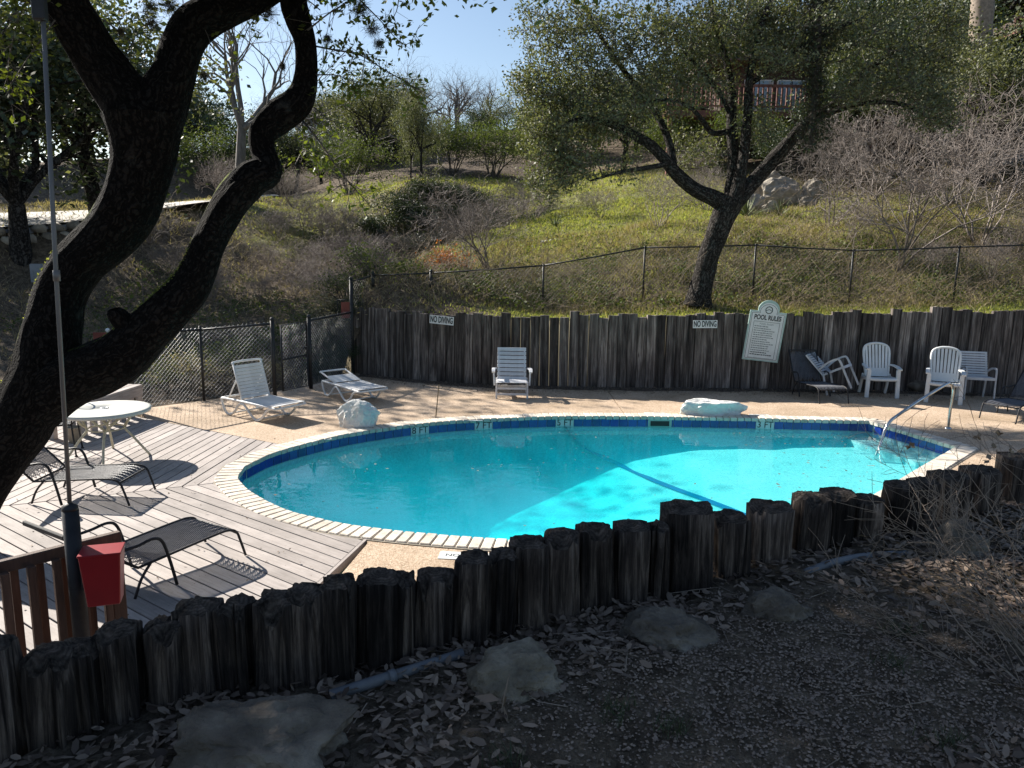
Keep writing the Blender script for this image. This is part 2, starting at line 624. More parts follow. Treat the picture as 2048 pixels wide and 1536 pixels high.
    MAT['black_metal'] = M_noise('black_powder_coat', [(0.3, (0.012, 0.012, 0.013)), (0.7, (0.028, 0.028, 0.03))], 12, 5, 0.55, 0.08, spec=0.3)
    MAT['mesh_metal'] = M_noise('charcoal_mesh_metal', [(0.3, (0.07, 0.075, 0.09)), (0.7, (0.12, 0.128, 0.15))], 12, 5, 0.4, 0.0, spec=0.6)
    MAT['fence_metal'] = M_noise('green_black_vinyl', [(0.3, (0.010, 0.011, 0.012)), (0.7, (0.024, 0.024, 0.025))], 8, 5, 0.5, 0.05)
    MAT['galv'] = M_noise('galvanised_wire', [(0.3, (0.2, 0.205, 0.21)), (0.7, (0.36, 0.36, 0.36))], 6, 3, 0.4, 0.0, metal=0.4)
    MAT['wire_dark'] = M_noise('dark_wire', [(0.3, (0.05, 0.05, 0.05)), (0.7, (0.11, 0.11, 0.105))], 6, 3, 0.4, 0.0)
    MAT['steel'] = M_noise('stainless_steel', [(0.3, (0.55, 0.55, 0.54)), (0.7, (0.68, 0.68, 0.66))], 5, 4, 0.24, 0.03, metal=1.0)
    MAT['pole_metal'] = M_noise('dull_aluminium', [(0.3, (0.10, 0.096, 0.092)), (0.7, (0.20, 0.19, 0.185))], 7, 5, 0.5, 0.05, metal=0.25, stretch=(1, 1, 0.2))
    MAT['cream_metal'] = M_noise('cream_painted_metal', [(0.3, (0.40, 0.36, 0.24)), (0.6, (0.56, 0.52, 0.38))], 7, 6, 0.5, 0.1)
    MAT['table_top'] = M_noise('grey_cream_table_top', [(0.3, (0.47, 0.47, 0.43)), (0.65, (0.60, 0.60, 0.55))], 3, 8, 0.55, 0.05)
    MAT['red'] = M_noise('red_painted_steel', [(0.3, (0.22, 0.006, 0.013)), (0.7, (0.29, 0.010, 0.018))], 4, 6, 0.38, 0.05, spec=0.5)
    MAT['brown'] = M_noise('brown_stained_wood', [(0.3, (0.05, 0.026, 0.018)), (0.7, (0.125, 0.072, 0.05))], 3, 8, 0.7, 0.3, stretch=(8, 8, 0.8), rv=(0.75, 1.2), rndoff=True)
    MAT['pvc'] = M_noise('grey_conduit', [(0.3, (0.10, 0.105, 0.115)), (0.7, (0.17, 0.175, 0.185))], 6, 6, 0.55, 0.05)
    MAT['coping'] = M_noise('cream_coping_brick', [(0.25, (0.38, 0.315, 0.245)), (0.42, (0.60, 0.53, 0.44)), (0.65, (0.70, 0.64, 0.555))], 9, 7, 0.85, 0.4, rv=(0.86, 1.1), rndoff=True)
    MAT['mortar'] = M_noise('coping_mortar', [(0.3, (0.22, 0.19, 0.15)), (0.7, (0.36, 0.32, 0.26))], 12, 5, 0.95, 0.2)
    MAT['tile'] = M_noise('cobalt_glazed_tile', [(0.3, (0.010, 0.028, 0.20)), (0.7, (0.020, 0.055, 0.32))], 4, 4, 0.12, 0.0, rv=(0.75, 1.25), rndoff=True, spec=0.6)
    MAT['tile_white'] = M_noise('white_marker_tile', [(0.3, (0.62, 0.64, 0.62)), (0.7, (0.74, 0.75, 0.74))], 6, 4, 0.35, 0.0)
    MAT['grout'] = M_noise('pale_grout', [(0.3, (0.42, 0.46, 0.46)), (0.7, (0.58, 0.62, 0.62))], 6, 4, 0.8, 0.0)
    MAT['plaster'] = M_noise('aqua_pool_plaster', [(0.3, (0.60, 0.74, 0.76)), (0.6, (0.71, 0.83, 0.84))], 2.0, 7, 0.7, 0.1, fine=(32, 0.66, 1.08))
    MAT['line_blue'] = M_noise('navy_pool_line', [(0.3, (0.012, 0.05, 0.25)), (0.7, (0.02, 0.07, 0.33))], 5, 4, 0.5, 0.0)
    MAT['sign_white'] = M_noise('sign_white', [(0.3, (0.62, 0.62, 0.61)), (0.65, (0.74, 0.74, 0.73))], 5, 6, 0.5, 0.0)
    MAT['sign_green'] = M_noise('sign_pale_green', [(0.3, (0.30, 0.42, 0.38)), (0.65, (0.40, 0.52, 0.48))], 5, 6, 0.5, 0.0)
    MAT['ink'] = M_noise('dark_lettering', [(0.3, (0.015, 0.02, 0.02)), (0.7, (0.03, 0.035, 0.035))], 5, 3, 0.6, 0.0)
    MAT['ink_grey'] = M_noise('grey_small_print', [(0.3, (0.16, 0.17, 0.17)), (0.7, (0.24, 0.25, 0.25))], 5, 3, 0.6, 0.0)
    MAT['rust'] = M_noise('rusty_red_panel', [(0.3, (0.13, 0.035, 0.028)), (0.7, (0.24, 0.07, 0.05))], 5, 6, 0.8, 0.2)
    MAT['house_wood'] = M_noise('dark_brown_siding', [(0.3, (0.035, 0.022, 0.017)), (0.7, (0.09, 0.055, 0.042))], 3, 7, 0.8, 0.3, stretch=(1, 1, 8))
    MAT['redwood'] = M_noise('red_brown_deck_wood', [(0.3, (0.13, 0.05, 0.038)), (0.7, (0.25, 0.11, 0.08))], 3, 7, 0.75, 0.3)
    MAT['roof'] = M_noise('brown_roof', [(0.3, (0.06, 0.042, 0.035)), (0.7, (0.13, 0.095, 0.08))], 9, 7, 0.9, 0.4)
    MAT['wall_grey'] = M_noise('grey_stucco', [(0.3, (0.22, 0.23, 0.25)), (0.7, (0.34, 0.35, 0.37))], 4, 7, 0.9, 0.2)
    MAT['cactus'] = M_noise('cactus_pad', [(0.3, (0.10, 0.13, 0.055)), (0.7, (0.24, 0.27, 0.12))], 7, 5, 0.6, 0.1)
    MAT['bucket'] = M_noise('beige_bucket', [(0.3, (0.32, 0.27, 0.2)), (0.7, (0.45, 0.39, 0.3))], 7, 5, 0.6, 0.1)
    # window glass
    mt, t, out = new_mat('window_glass')
    principled(t, out, (0.10, 0.16, 0.22), 0.06, 0.0, None, 0.9)
    MAT['glass'] = mt
    # water: fresnel mirror over clear transmission, absorbing body
    mt, t, out = new_mat('pool_water')
    vec = coords(t)
    nz = noise_tex(t, vec, 2.2, 3, 0.5)
    nz2 = noise_tex(t, vec, 9.0, 2, 0.5)
    nm = bump(t, nz2, 0.06, 0.02, bump(t, nz, 0.08, 0.05))
    ge = t.nodes.new('ShaderNodeNewGeometry')
    dt = t.nodes.new('ShaderNodeVectorMath')
    dt.operation = 'DOT_PRODUCT'
    t.links.new(nm, dt.inputs[0])
    t.links.new(ge.outputs['Incoming'], dt.inputs[1])
    ab = t.nodes.new('ShaderNodeMath')
    ab.operation = 'ABSOLUTE'
    t.links.new(dt.outputs['Value'], ab.inputs[0])
    on = t.nodes.new('ShaderNodeMath')
    on.operation = 'SUBTRACT'
    on.use_clamp = True
    on.inputs[0].default_value = 1.0
    t.links.new(ab.outputs[0], on.inputs[1])
    pw = t.nodes.new('ShaderNodeMath')
    pw.operation = 'POWER'
    pw.inputs[1].default_value = 5.0
    t.links.new(on.outputs[0], pw.inputs[0])
    fr = t.nodes.new('ShaderNodeMath')
    fr.operation = 'MULTIPLY_ADD'
    fr.inputs[1].default_value = 0.98
    fr.inputs[2].default_value = 0.02
    t.links.new(pw.outputs[0], fr.inputs[0])
    tr = t.nodes.new('ShaderNodeBsdfTransparent')
    gl = t.nodes.new('ShaderNodeBsdfGlossy')
    gl.inputs['Roughness'].default_value = 0.02
    t.links.new(nm, gl.inputs['Normal'])
    mx = t.nodes.new('ShaderNodeMixShader')
    t.links.new(fr.outputs[0], mx.inputs[0])
    t.links.new(tr.outputs[0], mx.inputs[1])
    t.links.new(gl.outputs[0], mx.inputs[2])
    t.links.new(mx.outputs[0], out.inputs['Surface'])
    va = t.nodes.new('ShaderNodeVolumeAbsorption')
    va.inputs['Color'].default_value = (0.0, 0.935, 0.972, 1)
    va.inputs['Density'].default_value = 1.15
    vs_ = t.nodes.new('ShaderNodeVolumeScatter')
    vs_.inputs['Color'].default_value = (0.0, 0.76, 1.0, 1)
    vs_.inputs['Density'].default_value = 0.25
    vs_.inputs['Anisotropy'].default_value = 0.2
    ad_ = t.nodes.new('ShaderNodeAddShader')
    t.links.new(va.outputs[0], ad_.inputs[0])
    t.links.new(vs_.outputs[0], ad_.inputs[1])
    t.links.new(ad_.outputs[0], out.inputs['Volume'])
    MAT['water'] = mt


make_materials()


def text_mesh(s, size, mat, depth=0.002, align='CENTER', bold=0.0):
    cu_ = bpy.data.curves.new('lettering', 'FONT')
    cu_.body = s
    cu_.size = size
    cu_.extrude = depth
    cu_.offset = bold * size
    cu_.align_x = align
    cu_.align_y = 'CENTER'
    o = bpy.data.objects.new('lettering_src', cu_)
    COL.objects.link(o)
    dg = bpy.context.evaluated_depsgraph_get()
    me = bpy.data.meshes.new_from_object(o.evaluated_get(dg))
    bpy.data.objects.remove(o)
    bpy.data.curves.remove(cu_)
    me.materials.clear()
    me.materials.append(mat)
    return me


# ------------------------------------------------------------------ layout lines
WALL = np.array([(-3.5, 16.95), (-2.4, 16.3), (-1.2, 15.85), (-0.2, 15.62), (1.8, 15.55), (3.9, 15.62), (5.9, 15.62), (8, 15.62), (10, 15.42), (13, 14.9), (17, 14.0)])
WALL_S = resample(spline(WALL, 10), 0.05, False)
FENCE_L = np.array([(-3.52, 16.92), (-4.03, 15.45), (-4.53, 14.7), (-5.56, 13.66), (-6.3, 12.93)])
POSTS = np.array([(-9, -0.6), (-6, 0.3), (-4, 0.9), (-2.6, 1.45), (-1.48, 2.12), (-1.23, 2.42), (-0.68, 2.6), (-0.42, 2.78), (-0.11, 2.88), (0.38, 3.18), (0.84, 3.42), (1.51, 3.85), (2.2, 4.1), (3.12, 4.72), (4.3, 5.3), (6, 6.0), (9, 6.9), (14, 8.0), (17, 9.0)])
ENC = np.vstack([POSTS, WALL[::-1] + np.array([0, 0.13]), FENCE_L[1:], [(-6.9, 12.7), (-8.8, 12.9), (-9.2, 8), (-9.4, 3)]])

_wk = [(720, 615), (800, 625), (900, 628), (1000, 630), (1200, 632), (1400, 630), (1600, 628), (1800, 622), (2040, 625)]
_wx, _wz = [], []
for (u, v) in _wk:
    y = 15.5
    for _ in range(6):
        q = Q(u, v, y)
        y = float(np.interp(q[0], WALL_S[:, 0], WALL_S[:, 1]))
    _wx.append(q[0])
    _wz.append(q[2])


def wall_top(x):
    return float(np.interp(x, _wx, _wz))


def wall_y(x):
    return float(np.interp(x, WALL_S[:, 0], WALL_S[:, 1]))


# terrain height: thin plate spline through surveyed points
ctrl = []
for (u, v, Y) in [(1500, 470, 21), (1500, 430, 25), (1620, 450, 23), (1540, 405, 28), (1250, 560, 18.6), (1200, 500, 21.5), (1150, 450, 26), (1130, 402, 32),
                  (1000, 366, 40), (850, 372, 37), (720, 400, 34.2), (780, 393, 33.6), (830, 388, 33.3), (885, 385, 33.5), (940, 380, 34.6), (740, 478, 31.4), (790, 500, 30.9), (835, 505, 30.7), (885, 490, 31.1), (935, 455, 32.5), (750, 550, 26), (900, 560, 20.5), (1000, 535, 21.5), (950, 470, 27), (980, 400, 35), (700, 402, 37),
                  (620, 395, 41), (600, 420, 37), (560, 480, 32), (500, 560, 27), (450, 620, 23), (450, 655, 21), (450, 700, 18), (600, 640, 21), (680, 620, 21), (300, 700, 17.5), (200, 640, 21), (250, 560, 24),
                  (60, 560, 23.6), (180, 540, 24), (330, 470, 28), (420, 425, 33), (640, 480, 32),
                  (700, 350, 46), (900, 330, 48), (1100, 350, 44), (450, 340, 48), (700, 290, 64), (950, 270, 68),
                  (1400, 330, 36), (1600, 330, 34), (1750, 420, 24), (1900, 480, 20.5), (1850, 330, 32), (2000, 320, 32)]:
    ctrl.append(Q(u, v, Y))
ROAD_N = [(-420, 480, 23.0), (-150, 466, 23.6), (0, 456, 24.5), (110, 448, 25.6), (210, 436, 27.2), (320, 418, 29.8), (430, 403, 33.5), (520, 396, 39), (560, 392, 46)]
ROAD_F = [(-420, 440, 29.0), (-150, 432, 30), (0, 427, 31), (110, 424, 32), (210, 419, 33), (320, 408, 35.5), (430, 398, 39), (500, 393, 45), (540, 390, 50)]
for (u, v, Y) in ROAD_N + ROAD_F:
    q = Q(u, v, Y)
    ctrl.append((q[0], q[1] + 0.15, q[2] - 0.07))
for i in range(0, len(WALL)):
    x = WALL[i][0]
    ctrl.append((x, WALL[i][1] + 0.15, wall_top(x) - 0.10))
for (u, v, Y) in [(1290, 602, 17.6), (1510, 600, 17.6), (1703, 605, 17.6), (1920, 605, 17.2), (1090, 618, 17.6)]:
    ctrl.append(Q(u, v, Y))
for p in FENCE_L[1:]:
    ctrl.append((p[0], p[1], -0.03))
ctrl += [(-3.72, 16.45, 0.0), (-3.9, 15.9, 0.0), (-3.78, 16.85, 0.12), (-4.3, 17.0, 0.15), (-4.8, 16.0, 0.05), (-6.9, 12.8, -0.15), (-8.8, 13, -0.2), (-9.2, 8, -0.25), (-9.4, 3, 0.1)]
for p in POSTS:
    ctrl.append((p[0], p[1], 1.24 if p[0] < 3 else 1.24 - 0.02 * (p[0] - 3)))
ctrl += [(0, 0, 1.22), (3, 2, 1.26), (-2, -2, 1.2), (5, -3, 1.35), (0, -10, 1.5), (8, 3, 1.35), (14, 5, 1.4), (-6, -4, 1.1), (2, 1, 1.24), (4.5, 3.5, 1.2)]
ctrl += [(18, 11, 1.5), (20, 18, 2.5), (30, 30, 7.5), (14, 28, 5.5), (-14, 12, 0.6), (-14, 20, 1.6), (-30, 20, 3.5), (-30, 40, 5), (-45, 60, 8), (-70, 20, 5), (70, 20, 9), (60, 60, 16), (30, 80, 17), (0, 90, 15.5), (-40, 90, 11), (0, 140, 20), (60, 140, 20), (-70, 140, 12), (70, -40, 4), (-70, -40, 1), (0, -50, 2)]
ctrl = np.array([tuple(c) for c in ctrl], dtype=float)


def _U(r2):
    return 0.5 * r2 * np.log(r2 + 1e-9)


_n = len(ctrl)
_d2 = ((ctrl[:, None, :2] - ctrl[None, :, :2]) ** 2).sum(-1)
_A = np.zeros((_n + 3, _n + 3))
_A[:_n, :_n] = _U(_d2) + np.eye(_n) * 0.02
_A[:_n, _n] = 1
_A[:_n, _n + 1:] = ctrl[:, :2]
_A[_n, :_n] = 1
_A[_n + 1:, :_n] = ctrl[:, :2].T
_sol = np.linalg.solve(_A, np.concatenate([ctrl[:, 2], np.zeros(3)]))


def height(x, y):
    x = np.atleast_1d(np.asarray(x, dtype=float))
    y = np.atleast_1d(np.asarray(y, dtype=float))
    out = np.zeros(x.shape)
    xf, yf = x.ravel(), y.ravel()
    o = np.zeros(len(xf))
    for s in range(0, len(xf), 20000):
        xs = np.clip(xf[s:s + 20000], -72, 72)
        ys = np.clip(yf[s:s + 20000], -52, 142)
        d2 = (xs[:, None] - ctrl[None, :, 0]) ** 2 + (ys[:, None] - ctrl[None, :, 1]) ** 2
        o[s:s + 20000] = _U(d2) @ _sol[:_n] + _sol[_n] + _sol[_n + 1] * xs + _sol[_n + 2] * ys
    return o.reshape(x.shape)


def hz(x, y):
    return float(height(x, y)[0])


def smooth_noise(x, y, s, seed=0):
    return np.array([noise.noise((a * s + seed, b * s - seed, seed * 1.7)) for a, b in zip(np.ravel(x), np.ravel(y))]).reshape(np.shape(x))


def lawn_mask(x, y):
    """where turf grows: crest, the slope right of centre and the strip on top of the back wall"""
    d = np.full(np.shape(x), -0.12)
    for (cx, cy, rx, ry, w) in [(4.0, 26, 8, 9, 1.0), (9.0, 22, 6, 5, 1.0), (-4, 38, 10, 5, 1.0), (3, 34, 8, 9, 1.0), (-9, 34, 6, 5, 0.65), (8, 16.3, 9, 1.0, 0.9), (0, 16.5, 4, 1.0, 0.35), (1.5, 19.5, 7, 3.0, 0.42), (7, 19.4, 5, 2.4, 0.42)]:
        g = np.exp(-(((x - cx) / rx) ** 2 + ((y - cy) / ry) ** 2))
        d = np.maximum(d, -0.12 + 0.75 * w * g)
    d = np.where(np.asarray(y) < 14, -0.6, d)
    return d


def relief(x, y):
    x, y = np.asarray(x, float), np.asarray(y, float)
    out = np.zeros(x.shape)
    near = (y < 5.6) & (x > -3) & (x < 6) & (y > 0.8)
    if near.any():
        out[near] += 0.028 * smooth_noise(x[near], y[near], 3.2, 3) + 0.012 * smooth_noise(x[near], y[near], 14, 5)
    mid = (y > 12) & (y < 48) & (np.abs(x) < 40)
    if mid.any():
        fade = np.clip(np.minimum((y[mid] - 16.6) / 2.5, 1), 0.0, 1)
        out[mid] += fade * (0.16 * smooth_noise(x[mid], y[mid], 0.55, 9) + 0.07 * smooth_noise(x[mid], y[mid], 1.9, 11))
    return out


def build_ground():
    def axis(segs):
        a = []
        for (lo, hi, st) in segs:
            a += list(np.arange(lo, hi, st))
        return np.array(a + [segs[-1][1]])
    xs = axis([(-600, -100, 100), (-100, -40, 6), (-40, -14, 1.0), (-14, -2.6, 0.3), (-2.6, 5.4, 0.055), (5.4, 14, 0.3), (14, 40, 1.0), (40, 100, 6), (100, 600, 100)])
    ys = axis([(-400, -60, 68), (-60, -6, 4), (-6, 1.2, 0.45), (1.2, 5.4, 0.055), (5.4, 12.6, 0.5), (12.6, 22, 0.22), (22, 45, 0.5), (45, 100, 2.0), (100, 180, 8), (180, 900, 120)])
    X, Y = np.meshgrid(xs, ys)
    ins = inside(ENC, X, Y)
    pts = np.stack([X.ravel(), Y.ravel()], 1)
    insf = ins.ravel()
    q, d = nearest_on(ENC, pts)
    snap = insf
    pts2 = pts.copy()
    pts2[snap] = q[snap]
    Z = height(pts2[:, 0], pts2[:, 1])
    x, y = pts2[:, 0], pts2[:, 1]
    Z = Z + relief(x, y)
    rn = np.array([Q(*q_) for q_ in ROAD_N])
    rf = np.array([Q(*q_) for q_ in ROAD_F])
    rns, rfs = spline(rn, 6), spline(rf, 6)
    rp = np.vstack([rns + np.array([0, -0.1, 0]), rfs[::-1] + np.array([0, 0.3, 0])])
    ri = np.where(inside(rp, x, y))[0]
    mid_ = (rns + rfs) / 2
    for i_ in ri:
        k_ = int(np.argmin((mid_[:, 0] - x[i_]) ** 2 + (mid_[:, 1] - y[i_]) ** 2))
        f_ = np.clip((y[i_] - rns[k_, 1]) / (rfs[k_, 1] - rns[k_, 1] + 1e-6), 0, 1)
        Z[i_] = min(Z[i_], rns[k_, 2] + (rfs[k_, 2] - rns[k_, 2]) * f_ - 0.12)
    fr_ = np.where((y > 19) & (y < 40) & (x > -22) & (x < -7) & ~inside(rp, x, y))[0]
    for i_ in fr_:
        yn_ = np.interp(x[i_], rns[:, 0], rns[:, 1])
        if y[i_] < yn_ and y[i_] > yn_ - 3.0:
            Z[i_] = min(Z[i_], np.interp(x[i_], rns[:, 0], rns[:, 2]) - 0.15 - 0.12 * (yn_ - y[i_]))
    ny, nx = X.shape
    i = np.arange(ny * nx).reshape(ny, nx)
    F = np.stack([i[:-1, :-1], i[:-1, 1:], i[1:, 1:], i[1:, :-1]], -1).reshape(-1, 4)
    keep = ~(insf[F].all(1))
    F = F[keep]
    used = np.unique(F)
    remap = -np.ones(len(pts2), dtype=int)
    remap[used] = np.arange(len(used))
    V = np.stack([x, y, Z], 1)[used]
    F = remap[F]
    me = np_mesh('ground', V, F, MAT['ground'], True)
    a = me.attributes.new('lawn', 'FLOAT', 'POINT')
    a.data.foreach_set('value', lawn_mask(V[:, 0], V[:, 1]).astype(np.float32))
    o = link('ground', me)
    tag(o, 'leaf strewn soil rising into a grassy hillside round the pool', None, None, 'structure')


build_ground()

# ------------------------------------------------------------------ pool
POOL_RAW = [(-3.40, 9.45), (-3.33, 9.0), (-3.18, 8.72), (-2.97, 8.42), (-2.55, 7.97), (-2.05, 7.62), (-1.40, 7.34), (-0.41, 7.13), (0.4, 7.05), (1.3, 7.05), (2.2, 7.25), (3.1, 7.72), (4.1, 8.5), (5.24, 9.65), (6.55, 10.98)]
POOL_RAW2 = [(6.02, 12.66), (4.2, 12.74), (2.4, 12.77), (0.76, 12.67), (-0.66, 12.34), (-1.57, 11.94), (-2.42, 11.3), (-2.95, 10.62), (-3.26, 10.05), (-3.40, 9.45)]
_a = spline(POOL_RAW, 10)
_b = spline(POOL_RAW2, 10)
_side = np.array([POOL_RAW[-1], POOL_RAW2[0]])
POOL = np.vstack([_a, resample(_side, 0.2, False)[1:-1], _b[:-1]])
CORN1, CORN2 = np.array(POOL_RAW[-1]), np.array(POOL_RAW2[0])
CENT = np.array([1.3, 10.1])


def pool_offset(d):
    """outline pushed outwards by d (pool is counter-clockwise)"""
    A = POOL
    N = len(A)
    out = []
    for i in range(N):
        a, b, c = A[i - 1], A[i], A[(i + 1) % N]
        t1 = (b - a) / (np.linalg.norm(b - a) + 1e-9)
        t2 = (c - b) / (np.linalg.norm(c - b) + 1e-9)
        n1 = np.array([t1[1], -t1[0]])
        n2 = np.array([t2[1], -t2[0]])
        n = n1 + n2
        n /= np.linalg.norm(n)
        out.append(b + n * d / max(0.45, n @ n1))
    return np.array(out)


WATER_Z = -0.15


def pool_depth(x, y=None):
    return np.interp(x, [-3.4, -0.6, 0.4, 1.2, 2.0, 3.0, 5.0, 7.0], [1.12, 1.12, 0.90, 0.68, 0.45, 0.31, 0.24, 0.19])


def build_pool():
    o1 = pool_offset(0.0)
    N = len(o1)
    rings = []
    zt = WATER_Z - pool_depth(o1[:, 0])
    rings.append((pool_offset(0.02), np.full(N, -0.03)))
    rings.append((pool_offset(0.02), np.full(N, WATER_Z - 0.04)))
    rings.append((o1 + (CENT - o1) * 0.0, WATER_Z - 0.72 * pool_depth(o1[:, 0])))
    for s, k in ((0.02, 0.88), (0.05, 0.97), (0.09, 1.0)):
        q = o1 + (CENT - o1) * s
        rings.append((q, WATER_Z - k * pool_depth(q[:, 0])))
    for s in np.linspace(0.16, 0.985, 16):
        q = o1 + (CENT - o1) * s
        rings.append((q, WATER_Z - pool_depth(q[:, 0])))
    V = np.vstack([np.column_stack([q, z]) for q, z in rings])
    F = []
    for r in range(len(rings) - 1):
        for i in range(N):
            j = (i + 1) % N
            F.append((r * N + i, r * N + j, (r + 1) * N + j, (r + 1) * N + i))
    me = np_mesh('swimming_pool', V, F, MAT['plaster'], True)
    pool = link('swimming_pool', me)
    tag(pool, None, None, None, 'structure')
    cap = MB()
    last = (len(rings) - 1) * N
    cap.add([tuple(p) for p in V[last:last + N]], [tuple(range(N))])
    cap.build('floor_centre', MAT['plaster'], pool)
    # closed mortar bed under the coping
    mb = MB()
    oi, oo = pool_offset(0.0), pool_offset(0.27)
    vs = [(p[0], p[1], -0.004) for p in oi] + [(p[0], p[1], -0.004) for p in oo] + [(p[0], p[1], -0.045) for p in oi] + [(p[0], p[1], -0.12) for p in oo]
    fs = []
    for i in range(N):
        j = (i + 1) % N
        fs.append((i, N + i, N + j, j))
        fs.append((2 * N + i, i, j, 2 * N + j))
    mb.add(vs, fs)
    mb.build('mortar_bed', MAT['mortar'], pool)
    # coping bricks, each a piece of its own
    path = resample(pool_offset(0.112), 0.118, True)
    K = len(path)
    bm_ = []
    for k in range(4):
        b = MB()
        L = 0.275
        w = 0.107
        b.box((0, 0, 0), (w, L, 0.062))
        bm_.append(b.mesh('brick', MAT['coping'], False, 0.008))
    rr = random.Random(3)
    for i in range(K):
        a, c = path[i - 1], path[(i + 1) % K]
        t_ = (c - a) / np.linalg.norm(c - a)
        ang = math.atan2(t_[1], t_[0])
        p = path[i]
        mw = Matrix.Translation((p[0], p[1], -0.021 + rr.uniform(-0.003, 0.003))) @ Matrix.Rotation(ang + rr.uniform(-0.012, 0.012), 4, 'Z') @ Matrix.Scale(rr.uniform(0.97, 1.0), 4)
        link('brick', bm_[rr.randrange(4)], pool, mw)
    # waterline tiles
    gm = MB()
    gp = pool_offset(0.012)
    vs = [(p[0], p[1], -0.032) for p in gp] + [(p[0], p[1], WATER_Z - 0.05) for p in gp]
    gm.add(vs, [(i, (i + 1) % N, N + (i + 1) % N, N + i) for i in range(N)])
    gm.build('grout_band', MAT['grout'], pool)
    path = resample(pool_offset(0.004), 0.155, True)
    K = len(path)
    tb = MB().box((0, 0, 0), (0.148, 0.010, 0.140)).mesh('tile', MAT['tile'], False, 0.004)
    wb = MB().box((0, 0, 0), (0.300, 0.012, 0.140)).mesh('depth_marker', MAT['tile_white'], False, 0.003)
    marks = []
    for (u, v, s) in [(842, 858, '8 FT'), (968, 850, '7 FT'), (1142, 843, '5 FT'), (1537, 847, '3 FT')]:
        q = P(u, v, -0.1)
        marks.append((int(np.argmin(np.linalg.norm(path - q[:2], axis=1))), s))
    skip = {}
    for i, s in marks:
        skip[i] = s
        skip[(i + 1) % K] = None
    for i in range(K):
        a, c = path[i - 1], path[(i + 1) % K]
        t_ = (c - a) / np.linalg.norm(c - a)
        ang = math.atan2(t_[1], t_[0])
        p = path[i]
        if i in skip:
            if skip[i]:
                pm = (path[i] + path[(i + 1) % K]) / 2
                mw = Matrix.Translation((pm[0], pm[1], -0.108)) @ Matrix.Rotation(ang, 4, 'Z')
                o = link('depth_marker', wb, pool, mw)
                tm = text_mesh(skip[i], 0.15, MAT['ink'])
                # reads from inside the pool
                lw = Matrix.Translation((0, 0.0085, -0.002)) @ Matrix.Rotation(math.pi, 4, 'Z') @ Matrix.Rotation(math.pi / 2, 4, 'X')
                link('lettering', tm, o, lw)
            continue
        mw = Matrix.Translation((p[0], p[1], -0.108)) @ Matrix.Rotation(ang, 4, 'Z')
        link('tile', tb, pool, mw)
    q = P(1320, 838, -0.1)
    i_ = int(np.argmin(np.linalg.norm(path - q[:2], axis=1)))
    t_ = path[(i_ + 1) % K] - path[i_ - 1]
    mw = Matrix.Translation((path[i_][0], path[i_][1], -0.108)) @ Matrix.Rotation(math.atan2(t_[1], t_[0]), 4, 'Z')
    sk = MB().box((0, 0.004, 0), (0.40, 0.014, 0.15)).build('skimmer_frame', MAT['sign_green'], pool, mw=mw)
    MB().box((0, 0.008, -0.01), (0.32, 0.012, 0.085)).build('skimmer_mouth', MAT['fence_metal'], sk)
    # navy line down the wall and across the floor
    def floor_hit(u, v):
        d = ray(u, v)
        p = CAM + d * (WATER_Z - CAM[2]) / d[2]
        d = d / np.linalg.norm(d)
        while True:
            p = p + d * 0.01
            dist = nearest_on(POOL, p[None, :2])[1][0]
            if not inside(POOL, p[0:1], p[1:2])[0]:
                return p - d * 0.03
            zf = WATER_Z - (0.72 + 0.28 * min(1, dist / 0.35)) * float(pool_depth(p[0]))
            if p[2] < zf + 0.012:
                p[2] = zf + 0.012
                return p
    hits = [floor_hit(u, v) for u, v in [(1131, 857), (1142, 870), (1156, 884), (1174, 898), (1205, 914), (1250, 934), (1300, 957), (1350, 977), (1400, 995), (1450, 1014), (1500, 1034), (1560, 1058), (1600, 1075)]]
    hits[0][2] = WATER_Z - 0.005
    sp = resample(spline(hits, 6), 0.05, False)
    mb = MB()
    W = 0.13
    vs, fs = [], []
    for k, p in enumerate(sp):
        d = sp[min(k + 1, len(sp) - 1)] - sp[max(k - 1, 0)]
        nrm = np.array([-d[1], d[0], 0.0])
        if np.linalg.norm(nrm[:2]) < 0.3 * np.linalg.norm(d):
            nrm = np.array([1.0, 0.1, 0])
        nrm = nrm / np.linalg.norm(nrm) * W / 2
        if nrm[0] < 0:
            nrm = -nrm
        vs += [tuple(p - nrm), tuple(p + nrm)]
    for k in range(len(sp) - 1):
        fs.append((2 * k, 2 * k + 1, 2 * k + 3, 2 * k + 2))
    mb.add(vs, fs)
    mb.build('floor_line', MAT['line_blue'], pool)
    # entry steps at the square end
    e = (CORN2 - CORN1) / np.linalg.norm(CORN2 - CORN1)
    nn = np.array([-e[1], e[0]])
    if (CENT - CORN1) @ nn < 0:
        nn = -nn
    for k, (dep, zz) in enumerate(((0.42, -0.12),)):
        b0 = CORN1 - e * -0.05 + nn * 0.03
        b1 = CORN2 - e * 0.05 + nn * 0.03
        dg = np.array([-0.71, -0.70])
        poly = [b0 + nn * 0.0, b1, b1 + nn * dep, b0 + nn * dep + e * 0.55 * dep]
        m2 = MB().prism([tuple(p) for p in poly], WATER_Z - 0.35 - 0.01 * k, WATER_Z + zz)
        m2.build('step', MAT['plaster'], pool)
    # water body
    q = pool_offset(0.05)
    mb = MB().prism([tuple(p) for p in q], -2.2, WATER_Z)
    w = mb.build('water', MAT['water'])
    tag(w, None, None, None, 'structure')
    return pool


build_pool()

